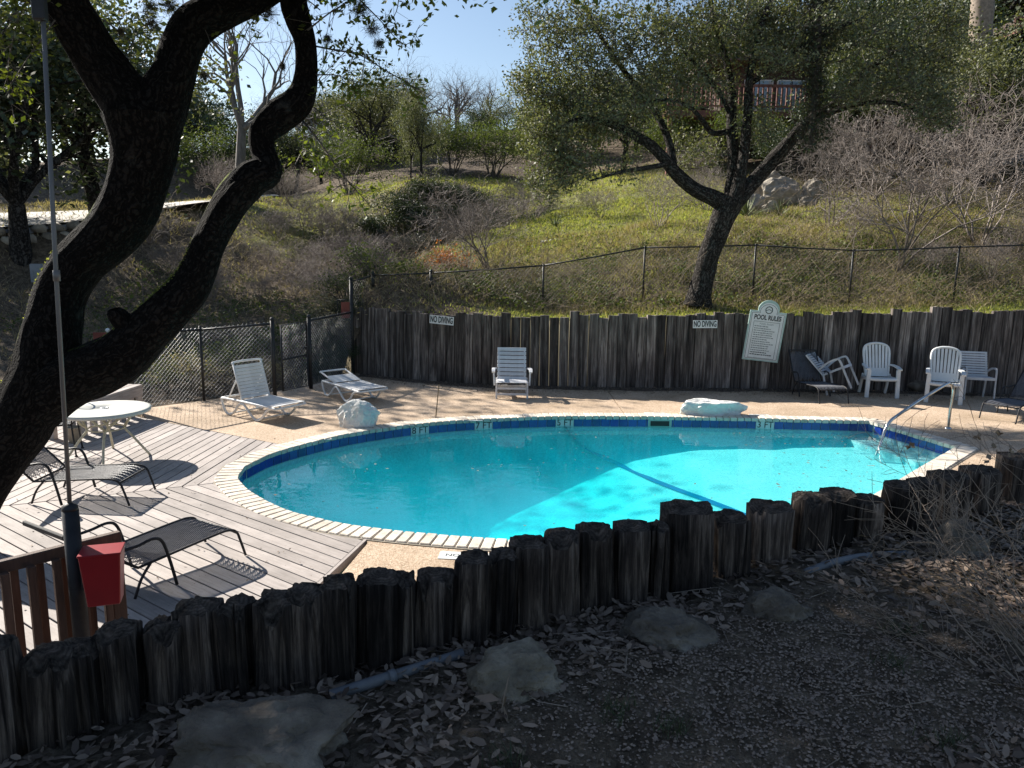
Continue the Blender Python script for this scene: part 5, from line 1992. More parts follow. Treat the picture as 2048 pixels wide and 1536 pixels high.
def build_rocks():
    p = P(712, 855, 0)
    o = link('white_boulder', rock_mesh((0.35, 0.27, 0.29), 4, MAT['rock_white'], 4, 0.22, 0, -0.45, 10), None)
    o.location = (p[0], p[1] + 0.18, -0.02)
    tag(o, 'rounded white painted boulder at the pool edge by the loungers', 'boulder')
    p = P(1428, 833, 0)
    o = link('white_boulder', rock_mesh((0.62, 0.26, 0.25), 23, MAT['rock_white'], 4, 0.34, 0.62, -0.4, 10), None)
    o.location = (p[0], p[1] + 0.22, -0.02)
    tag(o, 'long low white boulder with a hollow on the far pool edge', 'boulder')
    p = P(1850, 783, 0)
    o = link('grey_boulder', rock_mesh((0.42, 0.25, 0.26), 33, MAT['rock'], 3, 0.5), None)
    o.location = (p[0], p[1] + 0.2, -0.02)
    tag(o, 'grey boulder in the wall shade between the two high back chairs', 'boulder')
    for (u, v, sx, sy, sz, seed, lab, fl, rz) in [(490, 1545, 0.31, 0.20, 0.18, 8, 'flat tan limestone slab below the palisade logs at the conduit end', 0.5, 0.1), (1035, 1395, 0.22, 0.17, 0.14, 9, 'peaked tan rock where the grey conduit ends', 0, 0.5), (1342, 1290, 0.21, 0.14, 0.12, 10, 'smooth blue grey rock among the fallen leaves', 0, 0.0), (1562, 1248, 0.17, 0.12, 0.12, 13, 'dark angular rock between the smooth rock and the curved conduit', 0, 0.2), (1920, 1110, 0.22, 0.15, 0.16, 14, 'grey rock behind the bare twigs of the dry shrub', 0, 0.3)]:
        p = P(u, v, 1.24)
        o = link('garden_rock', rock_mesh((sx, sy, sz), seed, MAT['rock_tan'] if seed == 9 else MAT['rock'], 5, 0.55, fl, -0.35, 12), None)
        o.location = (p[0], p[1] + sy * 0.45, 1.20)
        o.rotation_euler = (0, 0, rz)
        tag(o, lab, 'rock')
    # conduit
    a, b = P(660, 1392, 1.25), P(925, 1307, 1.27)
    root = empty('grey_conduit', tuple(a))
    tag(root, 'straight grey plastic conduit at the foot of the logs by the tan rock', 'pipe')
    d = Vector(b - a)
    MB().tube([(0, 0, 0.0), tuple(d * 0.45)], 0.021, 12).build('pipe', MAT['pvc'], root, True)
    MB().tube([tuple(d * 0.45), tuple(d * 1.0)], 0.0195, 12).build('pipe', MAT['pvc'], root, True)
    MB().tube([tuple(d * 0.42), tuple(d * 0.47)], 0.0245, 12).build('coupling', MAT['pvc'], root, True)
    pts = [P(u, v, 1.25) for u, v in ((1612, 1146), (1660, 1128), (1720, 1115), (1780, 1110), (1815, 1109))]
    o = MB().tube(spline([tuple(p) for p in pts], 6), 0.022, 12).build('curved_conduit', MAT['pvc'], None, True)
    tag(o, 'short curved grey conduit emerging from the leaves by the dry shrub', 'pipe')


build_rocks()


def build_post_box():
    # slim metal mast in a black sleeve, red call box, brown railing
    Y = 4.38
    b = Q(146, 1085, Y)
    base = (b[0], b[1])
    root = empty('sleeve_mast', (base[0], base[1], 0))
    tag(root, 'tall thin metal mast rising from a black round topped post', 'mast')
    ztop = Q(145, 1020, Y)[2]
    MB().tube([(0, 0, -0.02), (0, 0, ztop)], 0.047, 16).build('sleeve', MAT['black_metal'], root, True)
    MB().lathe([(0.047, 0), (0.044, 0.02), (0.034, 0.036), (0.018, 0.046), (0.002, 0.05)], 16, (0, 0, ztop - 0.002)).build('sleeve_cap', MAT['black_metal'], root, True)
    t = Q(86, 30, Y + 0.02)
    q = Q(88, 45, Y + 0.02)
    MB().tube([(0, 0, ztop), ((t[0] - base[0]) * 0.5, 0, (ztop + t[2]) / 2), (t[0] - base[0], t[1] - base[1], t[2])], 0.0128, 12).build('mast_tube', MAT['pole_metal'], root, True)
    MB().tube([((t[0] - base[0]) * 0.52, 0, (ztop + t[2]) / 2 - 0.03), ((t[0] - base[0]) * 0.53, 0, (ztop + t[2]) / 2 + 0.03)], 0.0195, 12).build('collar', MAT['pole_metal'], root, True)
    MB().box((t[0] - base[0] - 0.01, 0.01, t[2] + 0.03), (0.07, 0.05, 0.12)).build('head_bracket', MAT['black_metal'], root, bevel=0.008)
    # red box
    cx = Q(199, 1140, Y - 0.1)
    box = empty('red_call_box', (cx[0], Y - 0.06, 0))
    tag(box, 'tapered red metal call box mounted on the black post', 'call box')
    tl, tr, bl = Q(176, 1108, Y - 0.14), Q(238, 1092, Y - 0.10), Q(184, 1215, Y - 0.14)
    z1, z0 = tl[2] - 0.01, bl[2]
    w1, w0 = 0.112, 0.088
    d1, d0 = 0.085, 0.062
    rz = Matrix.Rotation(math.radians(18), 3, 'Z')
    vs = []
    for (w, d, z) in ((w0, d0, z0), (w1, d1, z1)):
        for (sx, sy) in ((-1, -1), (1, -1), (1, 1), (-1, 1)):
            v = rz @ Vector((sx * w, sy * d, 0))
            vs.append((v.x, v.y, z))
    MB().add(vs, [(0, 3, 2, 1), (4, 5, 6, 7), (0, 1, 5, 4), (1, 2, 6, 5), (2, 3, 7, 6), (3, 0, 4, 7)]).build('body', MAT['red'], box, bevel=0.006)
    vs = []
    for (w, d, z) in ((w1 + 0.004, d1 + 0.004, z1 - 0.004), (w1 + 0.004, d1 + 0.004, z1 + 0.008)):
        for (sx, sy) in ((-1, -1), (1, -1), (1, 1), (-1, 1)):
            v = rz @ Vector((sx * w, sy * d, 0))
            vs.append((v.x, v.y, z))
    MB().add(vs, [(0, 3, 2, 1), (4, 5, 6, 7), (0, 1, 5, 4), (1, 2, 6, 5), (2, 3, 7, 6), (3, 0, 4, 7)]).build('lid', MAT['red'], box, bevel=0.003)
    MB().box((-0.115, 0.03, (z0 + z1) / 2), (0.06, 0.04, 0.2)).build('mount', MAT['black_metal'], box)
    # railing
    a = np.array(P(-330, 1190, 1.0))
    c = np.array(P(214, 1068, 1.0))
    c = a + (c - a)
    c[1] = max(c[1], 4.72)
    d = c[:2] - a[:2]
    L = np.linalg.norm(d)
    rail = empty('baluster_railing', (a[0], a[1], 0.0), math.atan2(d[1], d[0]))
    tag(rail, 'brown wooden baluster railing behind the palisade by the red box', 'railing')
    MB().box((L / 2, 0, 0.925), (L, 0.05, 0.075)).build('handrail', MAT['brown'], rail, bevel=0.006)
    MB().box((L / 2, 0, 0.08), (L, 0.04, 0.08)).build('bottom_rail', MAT['brown'], rail, bevel=0.006)
    bm_ = MB().box((0, 0, 0), (0.044, 0.040, 0.80)).mesh('baluster', MAT['brown'], False, 0.004)
    n = int(L / 0.068)
    for k in range(n):
        link('baluster', bm_, rail, Matrix.Translation((0.05 + k * 0.068, -0.046 if k % 2 == 0 else 0.046, 0.50)))
    for x in (0.03, L - 0.04):
        MB().box((x, 0.0, 0.44), (0.085, 0.038, 0.88)).build('post', MAT['brown'], rail, bevel=0.006)


build_post_box()


# ------------------------------------------------------------------ trees
def limb_mesh(paths, mat, nn=20, step=0.04, rough=0.12, name='trunk'):
    """paths: list of arrays (x,y,z,r); one gnarled skin with bark coordinates"""
    Vs, Fs, UV, off = [], [], [], 0
    for pi, p in enumerate(paths):
        sp = spline(p, 8)
        sp = resample(sp, step, False)
        pos, rad = sp[:, :3], np.maximum(sp[:, 3], 0.004)
        N = len(pos)
        T = np.gradient(pos, axis=0)
        T /= np.linalg.norm(T, axis=1, keepdims=True) + 1e-9
        nrm = np.array(Vector(T[0]).orthogonal().normalized())
        s = np.concatenate([[0], np.cumsum(np.linalg.norm(np.diff(pos, axis=0), axis=1))])
        a = np.linspace(0, 2 * math.pi, nn, endpoint=False)
        V = np.zeros((N, nn, 3))
        U = np.zeros((N, nn, 3))
        for i in range(N):
            nrm = nrm - T[i] * (nrm @ T[i])
            nrm /= np.linalg.norm(nrm) + 1e-9
            bn = np.cross(T[i], nrm)
            rr_ = rad[i]
            k = np.array([noise.noise((math.cos(x) * 1.3 + pi * 5.1, math.sin(x) * 1.3, s[i] * 1.8)) for x in a])
            k2 = np.array([noise.noise((math.cos(x) * 5 + pi * 3, math.sin(x) * 5, s[i] * 3.0)) for x in a])
            rv = rr_ * (1 + rough * k + rough * 0.55 * k2)
            V[i] = pos[i] + (np.cos(a)[:, None] * nrm + np.sin(a)[:, None] * bn) * rv[:, None]
            U[i] = np.stack([np.cos(a) * rr_, np.sin(a) * rr_, np.full(nn, s[i] * 0.34 + pi * 3.3)], 1)
        idx = np.arange(N * nn).reshape(N, nn)
        F = np.stack([idx[:-1], np.roll(idx[:-1], -1, 1), np.roll(idx[1:], -1, 1), idx[1:]], -1).reshape(-1, 4)
        Vs.append(V.reshape(-1, 3))
        UV.append(U.reshape(-1, 3))
        Fs.append(F + off)
        off += N * nn
    V, F, U = np.vstack(Vs), np.vstack(Fs), np.vstack(UV)
    me = np_mesh(name, V, F, mat, True)
    at = me.attributes.new('barkuv', 'FLOAT_VECTOR', 'POINT')
    at.data.foreach_set('vector', U.astype(np.float32).ravel())
    return me


def grow(r, p, d, L, rad, level, maxlev, segs, tips, wob=0.28, up=0.06, kids=(3, 4), shrink=0.62, spread=0.9, nseg=4, rend=0.55):
    p = np.array(p, float)
    d = np.array(d, float)
    d /= np.linalg.norm(d)
    st = L / nseg
    r0 = rad
    for k in range(nseg):
        d = d + r.normal(size=3) * wob + np.array([0, 0, up])
        d /= np.linalg.norm(d)
        q = p + d * st
        r1 = rad * (1 - (1 - rend) * (k + 1) / nseg)
        segs.append((p, q, r0, r1))
        p, r0 = q, r1
        if level < maxlev and k >= (1 if level > 0 else 1):
            n = r.integers(1, 3) if k < nseg - 1 else r.integers(kids[0], kids[1] + 1)
            for _ in range(n):
                side = r.normal(size=3)
                side -= d * (side @ d)
                side /= np.linalg.norm(side) + 1e-9
                nd = d * (1 - spread * 0.55) + side * spread * r.uniform(0.5, 1.0)
                grow(r, p, nd, L * shrink * r.uniform(0.75, 1.2), r1 * 0.62, level + 1, maxlev, segs, tips, wob, up, kids, shrink, spread, max(2, nseg - 1), rend)
    if level >= maxlev - 1:
        tips.append(p)


def segs_mesh(segs, name, mat, thick=0.03):
    A = np.array([s[0] for s in segs])
    B = np.array([s[1] for s in segs])
    R0 = np.array([s[2] for s in segs])
    R1 = np.array([s[3] for s in segs])
    big = R0 > thick
    parts = []
    ext = (B - A) * 0.04
    if big.any():
        parts.append(seg_arrays(A[big], B[big] + ext[big], R0[big], R1[big], 8))
    if (~big).any():
        parts.append(seg_arrays(A[~big], B[~big] + ext[~big], R0[~big], R1[~big], 3))
    V, F = merge(parts)
    me = np_mesh(name, V, F, mat, True)
    at = me.attributes.new('barkuv', 'FLOAT_VECTOR', 'POINT')
    at.data.foreach_set('vector', (V * np.array([1, 1, 0.35])).astype(np.float32).ravel())
    return me


def cloud(r, tips, per, sigma, size, aspect=0.5, flat=0.7, droop=0.0):
    tips = np.asarray(tips)
    n = len(tips) * per
    C = np.repeat(tips, per, 0) + r.normal(size=(n, 3)) * sigma * np.array([1, 1, flat])
    return leaf_arrays(C, np.full(n, size), r, aspect, 0.3, droop)


# ---- the leaning live oak on the plank deck
def build_near_oak():
    root = empty('leaning_live_oak', (-4.9, 6.6, 0))
    tag(root, 'dark gnarled live oak with two leaning mossy limbs growing through the plank deck', 'tree')
    org = np.array([-4.9, 6.6, 0])

    def path(lst):
        out = []
        for (u, v, w, Y) in lst:
            q = Q(u, v, Y)
            out.append((*(q - org), w / 2 / pxm(Y)))
        return out
    base = P(-230, 1330, -0.1)
    trunk = [(-6.0 - org[0], 6.4 - org[1], -0.12, 0.45), (*(Q(-190, 1130, 6.5) - org), 0.36)] + path([(-78, 1000, 138, 6.6), (8, 888, 122, 6.7), (66, 800, 126, 6.75), (96, 720, 116, 6.8), (106, 650, 102, 6.85), (118, 590, 92, 6.9), (152, 530, 96, 6.95), (208, 475, 108, 7.0), (252, 420, 112, 7.0), (274, 365, 106, 7.0), (288, 290, 122, 7.0), (284, 232, 150, 7.0)])
    left = path([(288, 270, 120, 7.0), (262, 212, 112, 6.98), (228, 165, 92, 6.95), (190, 108, 86, 6.9), (160, 55, 84, 6.85), (128, 0, 84, 6.8), (100, -60, 76, 6.7), (75, -150, 66, 6.6), (90, -260, 50, 6.5), (70, -380, 36, 6.4)])
    right = path([(290, 275, 110, 7.0), (318, 215, 100, 7.05), (346, 150, 78, 7.1), (362, 92, 74, 7.2), (392, 48, 72, 7.3), (450, 18, 66, 7.4), (520, -10, 60, 7.5), (600, -70, 54, 7.6), (690, -130, 44, 7.7), (780, -230, 34, 7.8)])
    low = path([(60, 830, 100, 6.75), (118, 775, 112, 6.75), (180, 742, 112, 6.75), (242, 712, 104, 6.75), (292, 664, 92, 6.78), (338, 618, 86, 6.8), (376, 578, 78, 6.85), (398, 535, 66, 6.9), (412, 498, 62, 6.95), (434, 452, 62, 7.0), (466, 398, 66, 7.05), (502, 358, 70, 7.1), (534, 344, 62, 7.15), (532, 318, 52, 7.2), (524, 292, 50, 7.22), (528, 262, 54, 7.25), (560, 232, 62, 7.3), (594, 206, 58, 7.35), (608, 172, 48, 7.4), (612, 128, 42, 7.4), (608, 78, 42, 7.42), (594, 34, 48, 7.45), (586, -10, 50, 7.5), (600, -80, 44, 7.5), (640, -170, 36, 7.5), (720, -260, 26, 7.5)])
    stub = path([(272, 672, 60, 6.76), (248, 645, 42, 6.7), (232, 626, 34, 6.66), (228, 618, 22, 6.65)])
    knob = path([(250, 205, 60, 6.95), (262, 165, 44, 6.95), (268, 150, 24, 6.95)])
    me = limb_mesh([trunk, left, right, low, stub, knob], MAT['bark'], 30, 0.03, 0.15)
    link('trunk', me, root)
    # high crown: branches out of frame, hanging sprays in frame
    r = np.random.default_rng(21)
    segs, tips = [], []
    for (src, dirs) in ((left, [(-0.5, -0.3, 0.8), (0.6, -0.3, 0.6), (-0.2, 0.5, 0.7), (0.9, 0.3, 0.5), (-0.9, -0.1, 0.5)]), (right, [(0.8, 0.2, 0.6), (0.2, -0.7, 0.7), (0.4, 0.6, 0.7), (1.0, -0.3, 0.4), (-0.3, 0.3, 0.9)]), (low, [(0.3, -0.6, 0.7), (0.9, 0.1, 0.5), (0.2, 0.5, 0.8), (0.9, -0.6, 0.4)])):
        e = np.array(src[-1][:3])
        for d in dirs:
            grow(r, e, d, 1.7, 0.05, 0, 3, segs, tips, 0.25, 0.02, (2, 3), 0.62, 0.9, 4)
        e2 = np.array(src[-3][:3])
        for d in dirs[:2]:
            grow(r, e2, (d[0], d[1], d[2] * 0.6), 1.4, 0.035, 0, 3, segs, tips, 0.25, 0.03, (2, 3), 0.6, 0.9, 4)
    # keep the high crown out of the open view
    def above(q):
        w = q + org
        d = w - CAM
        zc = d @ cf
        if zc < 0.5:
            return True
        return (768 - FPX * (d @ cu) / zc) < -25
    tips = [t_ for t_ in tips if above(t_)]
    ends = np.array([np.array(src[k][:3]) for src in (left, right, low) for k in (-1, -2, -3)])
    sd = np.array(SUN_DIR)
    n_can = 0
    while n_can < 1900:
        g = np.array([r.uniform(-3.2, 5.6), r.uniform(0.6, 6.0), 1.24])
        if g[1] > 3.3 + 0.55 * g[0] * 0.8 + 0.5:
            continue
        if noise.noise((g[0] * 0.85 + 3.1, g[1] * 1.1, 4.4)) > 0.13:
            continue
        h = r.uniform(5.4, 8.6)
        q = g + sd * (h - 1.24) / sd[2] - org
        if not above(q):
            continue
        tips.append(q)
        n_can += 1
        e = ends[np.argmin(np.linalg.norm(ends - q, axis=1))]
        if n_can % 7 == 0:
            mid = (e + q) / 2 + r.normal(size=3) * 0.15 + np.array([0, 0, 0.25])
            if above(mid):
                segs.append((e, mid, 0.03, 0.018))
                segs.append((mid, q, 0.018, 0.006))
    segs = [s for s in segs if above(s[1]) or s[2] > 0.02]
    link('branches', segs_mesh(segs, 'branches', MAT['twig']), root)
    V, F = cloud(r, tips, 26, 0.19, 0.085, 0.55)
    o = link('crown', np_mesh('crown', V, F, MAT['leaf_near']), root)
    # hanging sprays in the picture: twig path (pixels) with depth, leaves along it
    sprays = [([(600, 235), (640, 285), (690, 355), (735, 405)], 7.4, 0.012, 0.30, 1.0), ([(628, 215), (660, 240), (700, 250)], 7.3, 0.008, 0.22, 0.7),
              ([(620, 90), (670, 100), (720, 110), (770, 140), (830, 175), (870, 195)], 7.4, 0.010, 0.26, 1.0), ([(620, 150), (670, 150), (700, 160), (740, 170)], 7.4, 0.008, 0.22, 1.0), ([(615, 60), (660, 25), (720, -10)], 7.4, 0.010, 0.28, 0.9), ([(700, -20), (760, 40), (810, 90), (840, 50)], 7.6, 0.008, 0.22, 1.0), ([(730, 110), (720, 170), (700, 215)], 7.4, 0.006, 0.2, 0.8), ([(800, -20), (790, 30), (760, 60)], 7.6, 0.006, 0.18, 1.0),
              ([(170, 20), (215, 45), (250, 75), (275, 105)], 6.9, 0.007, 0.16, 0.45), ([(200, 70), (235, 95), (262, 125)], 6.9, 0.006, 0.14, 0.45), ([(60, -20), (30, 60), (15, 160), (30, 240)], 6.6, 0.008, 0.25, 0.9), ([(110, 40), (60, 110), (20, 170)], 6.6, 0.007, 0.22, 0.8), ([(100, -20), (40, 20), (-10, 60)], 6.5, 0.007, 0.25, 1.0), ([(540, 10), (500, 50), (480, 100), (470, 150)], 7.5, 0.006, 0.16, 0.5), ([(400, 40), (420, 90), (400, 150), (410, 165)], 7.3, 0.004, 0.12, 0.35), ([(560, 30), (520, 30), (470, 40)], 7.5, 0.005, 0.16, 0.5), ([(590, 330), (610, 300), (640, 330), (680, 380)], 7.25, 0.006, 0.22, 0.8), ([(640, 20), (600, -20), (660, -40)], 7.4, 0.006, 0.3, 0.8)]
    for (px, Y, rad, sig, dens) in sprays:
        S, C = [], []
        sp = resample(spline([tuple(Q(u, v, Y + r.uniform(-0.1, 0.1)) - org) for u, v in px], 6), 0.045, False)
        for i in range(len(sp) - 1):
            f = 1 - 0.7 * i / len(sp)
            S.append((sp[i], sp[i + 1], rad * f, rad * f * 0.95))
            if i > 1:
                for _ in range(3):
                    if r.random() < 0.6 * dens:
                        d = r.normal(size=3) * np.array([1, 0.7, 0.9])
                        d /= np.linalg.norm(d)
                        L = sig * r.uniform(0.4, 1.1)
                        q = sp[i] + d * L + np.array([0, 0, -0.25 * L])
                        S.append((sp[i], q, rad * 0.35, rad * 0.2))
                        for k in range(int(1 + 7 * dens * r.random())):
                            C.append(sp[i] + (q - sp[i]) * r.uniform(0.35, 1.05) + r.normal(size=3) * 0.018)
        tw = link('twig', segs_mesh(S, 'twig', MAT['twig']), root)
        if C:
            C = np.array(C)
            V, F = leaf_arrays(C, np.full(len(C), 0.062), r, 0.5, 0.2, 0.25)
            link('leaves', np_mesh('leaves', V, F, MAT['leaf_near']), tw)
    # ball moss clumps, each its own part
    for (u, v, Y, s) in [(302, 45, 6.95, 0.085), (300, 12, 6.95, 0.10), (340, 10, 7.2, 0.09), (360, 25, 7.2, 0.07), (745, 55, 7.5, 0.09), (720, 15, 7.5, 0.11), (757, 85, 7.5, 0.06), (408, 150, 7.3, 0.05), (535, 20, 7.5, 0.09), (565, 130, 7.4, 0.04), (655, 75, 7.4, 0.05), (240, 60, 6.9, 0.04)]:
        c = Q(u, v, Y) - org
        n = 220
        C = c + r.normal(size=(n, 3)) * s * 0.28
        D = r.normal(size=(n, 3))
        D /= np.linalg.norm(D, axis=1, keepdims=True)
        V, F = seg_arrays(C, C + D * s * r.uniform(0.5, 1.0, (n, 1)) + np.array([0, 0, -0.02]), 0.0016, 0.0006, 3)
        link('ball_moss', np_mesh('ball_moss', V, F, MAT['moss_ball']), root)
    # moss tufts on the upper sides
    C = []
    for pth, lo, hi in ((trunk, 4, 8), (low, 3, 8)):
        sp = resample(spline(pth[lo:hi + 1], 8), 0.006, False)
        for q in sp:
            for _ in range(3):
                a = r.uniform(-0.9, 0.9)
                d = np.array([-0.75 + a * 0.3, r.uniform(-0.75, 0.3), 0.65 + a * 0.3])
                d /= np.linalg.norm(d)
                C.append(q[:3] + d * q[3] * 1.0)
    C = np.array(C)
    V, F = leaf_arrays(C, np.full(len(C), 0.022), r, 0.5, 0.0)
    o = link('moss', np_mesh('moss', V, F, MAT['grass']), root)
    # one leafy shoot on the low limb
    c = Q(286, 588, 6.75) - org
    V1, F1 = seg_arrays(np.array([c + np.array([0, 0, -0.1])]), np.array([c + np.array([0.0, 0, 0.22])]), 0.005, 0.003, 4)
    link('shoot', np_mesh('shoot', V1, F1, MAT['twig']), root)
    C = c + r.normal(size=(10, 3)) * np.array([0.06, 0.05, 0.07])
    V, F = leaf_arrays(C, np.full(10, 0.07), r, 0.55)
    link('shoot_leaves', np_mesh('shoot_leaves', V, F, MAT['leaf_bush']), root)


build_near_oak()


# ---- the spreading oak on the slope above the wall
def build_slope_oak():
    Y0 = 17.0
    b = Q(1402, 600, Y0)
    root = empty('spreading_live_oak', (b[0], b[1], hz(b[0], b[1])))
    tag(root, 'spreading grey barked live oak on the slope above the NO DIVING sign', 'tree')
    org = np.array([b[0], b[1], hz(b[0], b[1])])

    def path(lst):
        return [(*(Q(u, v, Y0 + dy) - org), w / 2 / pxm(Y0 + dy)) for (u, v, w, dy) in lst]
    limbs = [path([(1396, 612, 60, 0), (1402, 580, 46, 0), (1412, 530, 42, 0), (1432, 470, 44, 0), (1450, 425, 52, 0), (1462, 398, 56, 0)]),
             path([(1458, 412, 40, 0), (1425, 395, 32, -0.1), (1390, 380, 27, -0.2), (1350, 345, 25, -0.3), (1325, 315, 22, -0.4), (1298, 288, 19, -0.5), (1250, 260, 16, -0.7), (1200, 242, 12, -0.9), (1150, 240, 8, -1.0), (1110, 262, 5, -1.1)]),
             path([(1348, 342, 16, -0.3), (1340, 292, 15, -0.1), (1320, 240, 13, 0.1), (1290, 195, 12, 0.2), (1250, 145, 10, 0.3), (1200, 70, 8, 0.4), (1170, 10, 6, 0.5)]),
             path([(1335, 328, 11, -0.4), (1290, 336, 9, -0.7), (1240, 344, 7, -1.0), (1180, 362, 4, -1.2)]),
             path([(1462, 405, 34, 0.1), (1469, 330, 24, 0.2), (1463, 255, 20, 0.3), (1464, 190, 16, 0.4), (1452, 120, 13, 0.5), (1430, 50, 10, 0.6), (1415, -40, 7, 0.7)]),
             path([(1470, 405, 32, -0.1), (1488, 310, 20, -0.2), (1495, 225, 18, -0.3), (1500, 150, 15, -0.4), (1520, 60, 12, -0.5), (1548, -20, 8, -0.5)]),
             path([(1463, 262, 12, 0.3), (1425, 266, 10, 0.0), (1404, 240, 9, -0.3), (1380, 215, 8, -0.5), (1340, 200, 6, -0.7), (1290, 205, 4, -0.9)]),
             path([(1460, 228, 10, 0.35), (1435, 180, 9, 0.1), (1400, 140, 8, -0.1), (1370, 105, 5, -0.2)]),
             path([(1464, 410, 40, 0.1), (1512, 358, 30, 0.2), (1560, 305, 27, 0.3), (1605, 255, 24, 0.3), (1670, 208, 17, 0.2), (1720, 152, 13, 0.0), (1780, 110, 9, -0.2), (1840, 92, 6, -0.3)]),
             path([(1650, 228, 12, 0.2), (1720, 208, 10, -0.3), (1790, 206, 8, -0.7), (1850, 228, 6, -1.0), (1905, 255, 4, -1.2)]),
             path([(1498, 170, 10, -0.3), (1570, 120, 9, -0.6), (1640, 70, 7, -0.8), (1720, 40, 5, -0.9)])]
    me = limb_mesh(limbs, MAT['bark2'], 14, 0.09, 0.13)
    link('trunk', me, root)
    r = np.random.default_rng(5)
    # foliage masses (pixel centre, pixel radii, depth offset, depth radius, weight)
    lobes = [(1130, 200, 95, 130, -0.6, 1.3, 1.7), (1090, 300, 48, 95, -1.0, 0.8, 1.1), (1060, 170, 55, 40, -0.6, 0.7, 0.35), (1120, 60, 90, 70, 0.2, 1.3, 0.9), (1230, 110, 110, 110, 0.0, 1.6, 1.3), (1250, 210, 110, 70, -0.9, 1.0, 0.75), (1340, 60, 110, 80, 0.3, 1.7, 1.1), (1370, 160, 100, 60, -0.2, 1.4, 0.7), (1440, 50, 90, 80, 0.3, 1.6, 0.9), (1530, 40, 90, 80, -0.3, 1.5, 1.0), (1560, 110, 80, 45, -0.6, 1.2, 0.5), (1660, 50, 110, 80, -0.5, 1.5, 0.9), (1780, 80, 110, 90, -0.6, 1.4, 0.95), (1850, 160, 90, 70, -0.9, 1.2, 0.65), (1740, 170, 90, 50, -0.6, 1.1, 0.6), (1890, 60, 50, 80, -0.6, 1.2, 0.6), (1870, 230, 60, 40, -1.2, 0.8, 0.4), (1520, 240, 50, 50, -0.4, 0.8, 0.3), (1300, -60, 200, 60, 0.3, 1.8, 0.7), (1600, -60, 250, 60, 0, 1.8, 0.8), (1240, 330, 70, 30, -1.0, 0.6, 0.2), (1150, 330, 60, 40, -1.1, 0.7, 0.3), (1390, 300, 60, 40, 0.6, 0.8, 0.22)]
    wt = np.array([l[6] for l in lobes])
    nt_ = 2350
    pick = r.choice(len(lobes), nt_, p=wt / wt.sum())
    tips = []
    for k in pick:
        u, v, ru, rv, dy, ry, _ = lobes[k]
        d = r.normal(size=3)
        d /= np.linalg.norm(d)
        d *= r.uniform(0, 1) ** (1 / 2.2)
        tips.append(Q(u + d[0] * ru * 1.08, v + d[1] * rv * 1.08, Y0 + dy + d[2] * ry) - org)
    tips = np.array(tips)
    # twigs: join every tip to a nearby limb point or tip that is closer to the trunk
    lp = np.vstack([resample(spline(p, 6), 0.15, False)[:, :3] for p in limbs[1:]])
    segs = []
    crotch = np.array(limbs[0][-1][:3])
    dt = np.linalg.norm(tips - crotch, axis=1)
    for i in range(len(tips)):
        dl = np.linalg.norm(lp - tips[i], axis=1)
        j = int(np.argmin(dl))
        bd, bp = dl[j] * 0.8, lp[j]
        dd = np.linalg.norm(tips - tips[i], axis=1)
        ok = (dt < dt[i] - 0.1)
        if ok.any():
            jj = np.where(ok)[0][np.argmin(dd[ok])]
            if dd[jj] < bd:
                bd, bp = dd[jj], tips[jj]
        if bd < 2.0:
            mid = (bp + tips[i]) / 2 + r.normal(size=3) * 0.07 * bd
            segs.append((bp, mid, 0.011, 0.008))
            segs.append((mid, tips[i], 0.008, 0.004))
    link('twigs', segs_mesh(segs, 'twigs', MAT['twig']), root)
    V, F = cloud(r, tips, 34, 0.105, 0.072, 0.5, 0.85)
    link('crown', np_mesh('crown', V, F, MAT['leaf_oak']), root)


build_slope_oak()


# ------------------------------------------------------------------ plant stock (meshes shared by copies)
def stock_tree(seed, H=6.0, leafy=True, leaf='leaf_dark', bark='bark2', per=26, lsize=0.13, sigma=0.30, lev=3, spread=0.95, clear=0.3):
    r = np.random.default_rng(seed)
    segs, tips = [], []
    p = np.zeros(3)
    d = np.array([r.normal() * 0.12, r.normal() * 0.12, 1.0])
    L = H * clear
    q = p + d * L
    R = 0.028 * H
    segs.append((p + np.array([0, 0, -0.4]), p + d * L * 0.5, R * 1.25, R))
    segs.append((p + d * L * 0.5, q, R, R * 0.85))
    for k in range(4):
        a = 2 * math.pi * (k + r.uniform(-0.3, 0.3)) / 4
        grow(r, q, (math.cos(a) * 0.75, math.sin(a) * 0.75, 1.0), H * 0.36, R * 0.55, 0, lev, segs, tips, 0.22, 0.05, (2, 3), 0.62, spread, 4)
    grow(r, q, (0.1, 0, 1), H * 0.4, R * 0.6, 0, lev, segs, tips, 0.18, 0.1, (2, 3), 0.62, spread, 4)
    tm = segs_mesh(segs, 'trunk', MAT[bark] if leafy else MAT[bark], 0.04)
    cm = None
    if leafy:
        V, F = cloud(r, tips, per, sigma, lsize, 0.6, 0.75)
        cm = np_mesh('crown', V, F, MAT[leaf])
    return tm, cm


def stock_bush(seed, H, W, n, leaf, lsize, stems='twig', bare_low=0.25):
    """leafy shrub: many stems, foliage mass with ragged outline"""
    r = np.random.default_rng(seed)
    segs, tips = [], []
    for k in range(9):
        a = r.uniform(0, 2 * math.pi)
        d = (math.cos(a) * W / H * 0.8, math.sin(a) * W / H * 0.8, 1.0)
        grow(r, (0.05 * math.cos(a), 0.05 * math.sin(a), -0.1), d, H * 0.62, 0.02 * H ** 0.5, 0, 2, segs, tips, 0.16, 0.05, (2, 3), 0.55, 0.8, 4)
    tips = np.array([t for t in tips if t[2] > bare_low * H])
    per = max(4, n // max(1, len(tips)))
    V, F = cloud(r, tips, per, 0.12 * H ** 0.6, lsize, 0.5, 0.8)
    return segs_mesh(segs, 'stems', MAT[stems]), np_mesh('foliage', V, F, MAT[leaf])


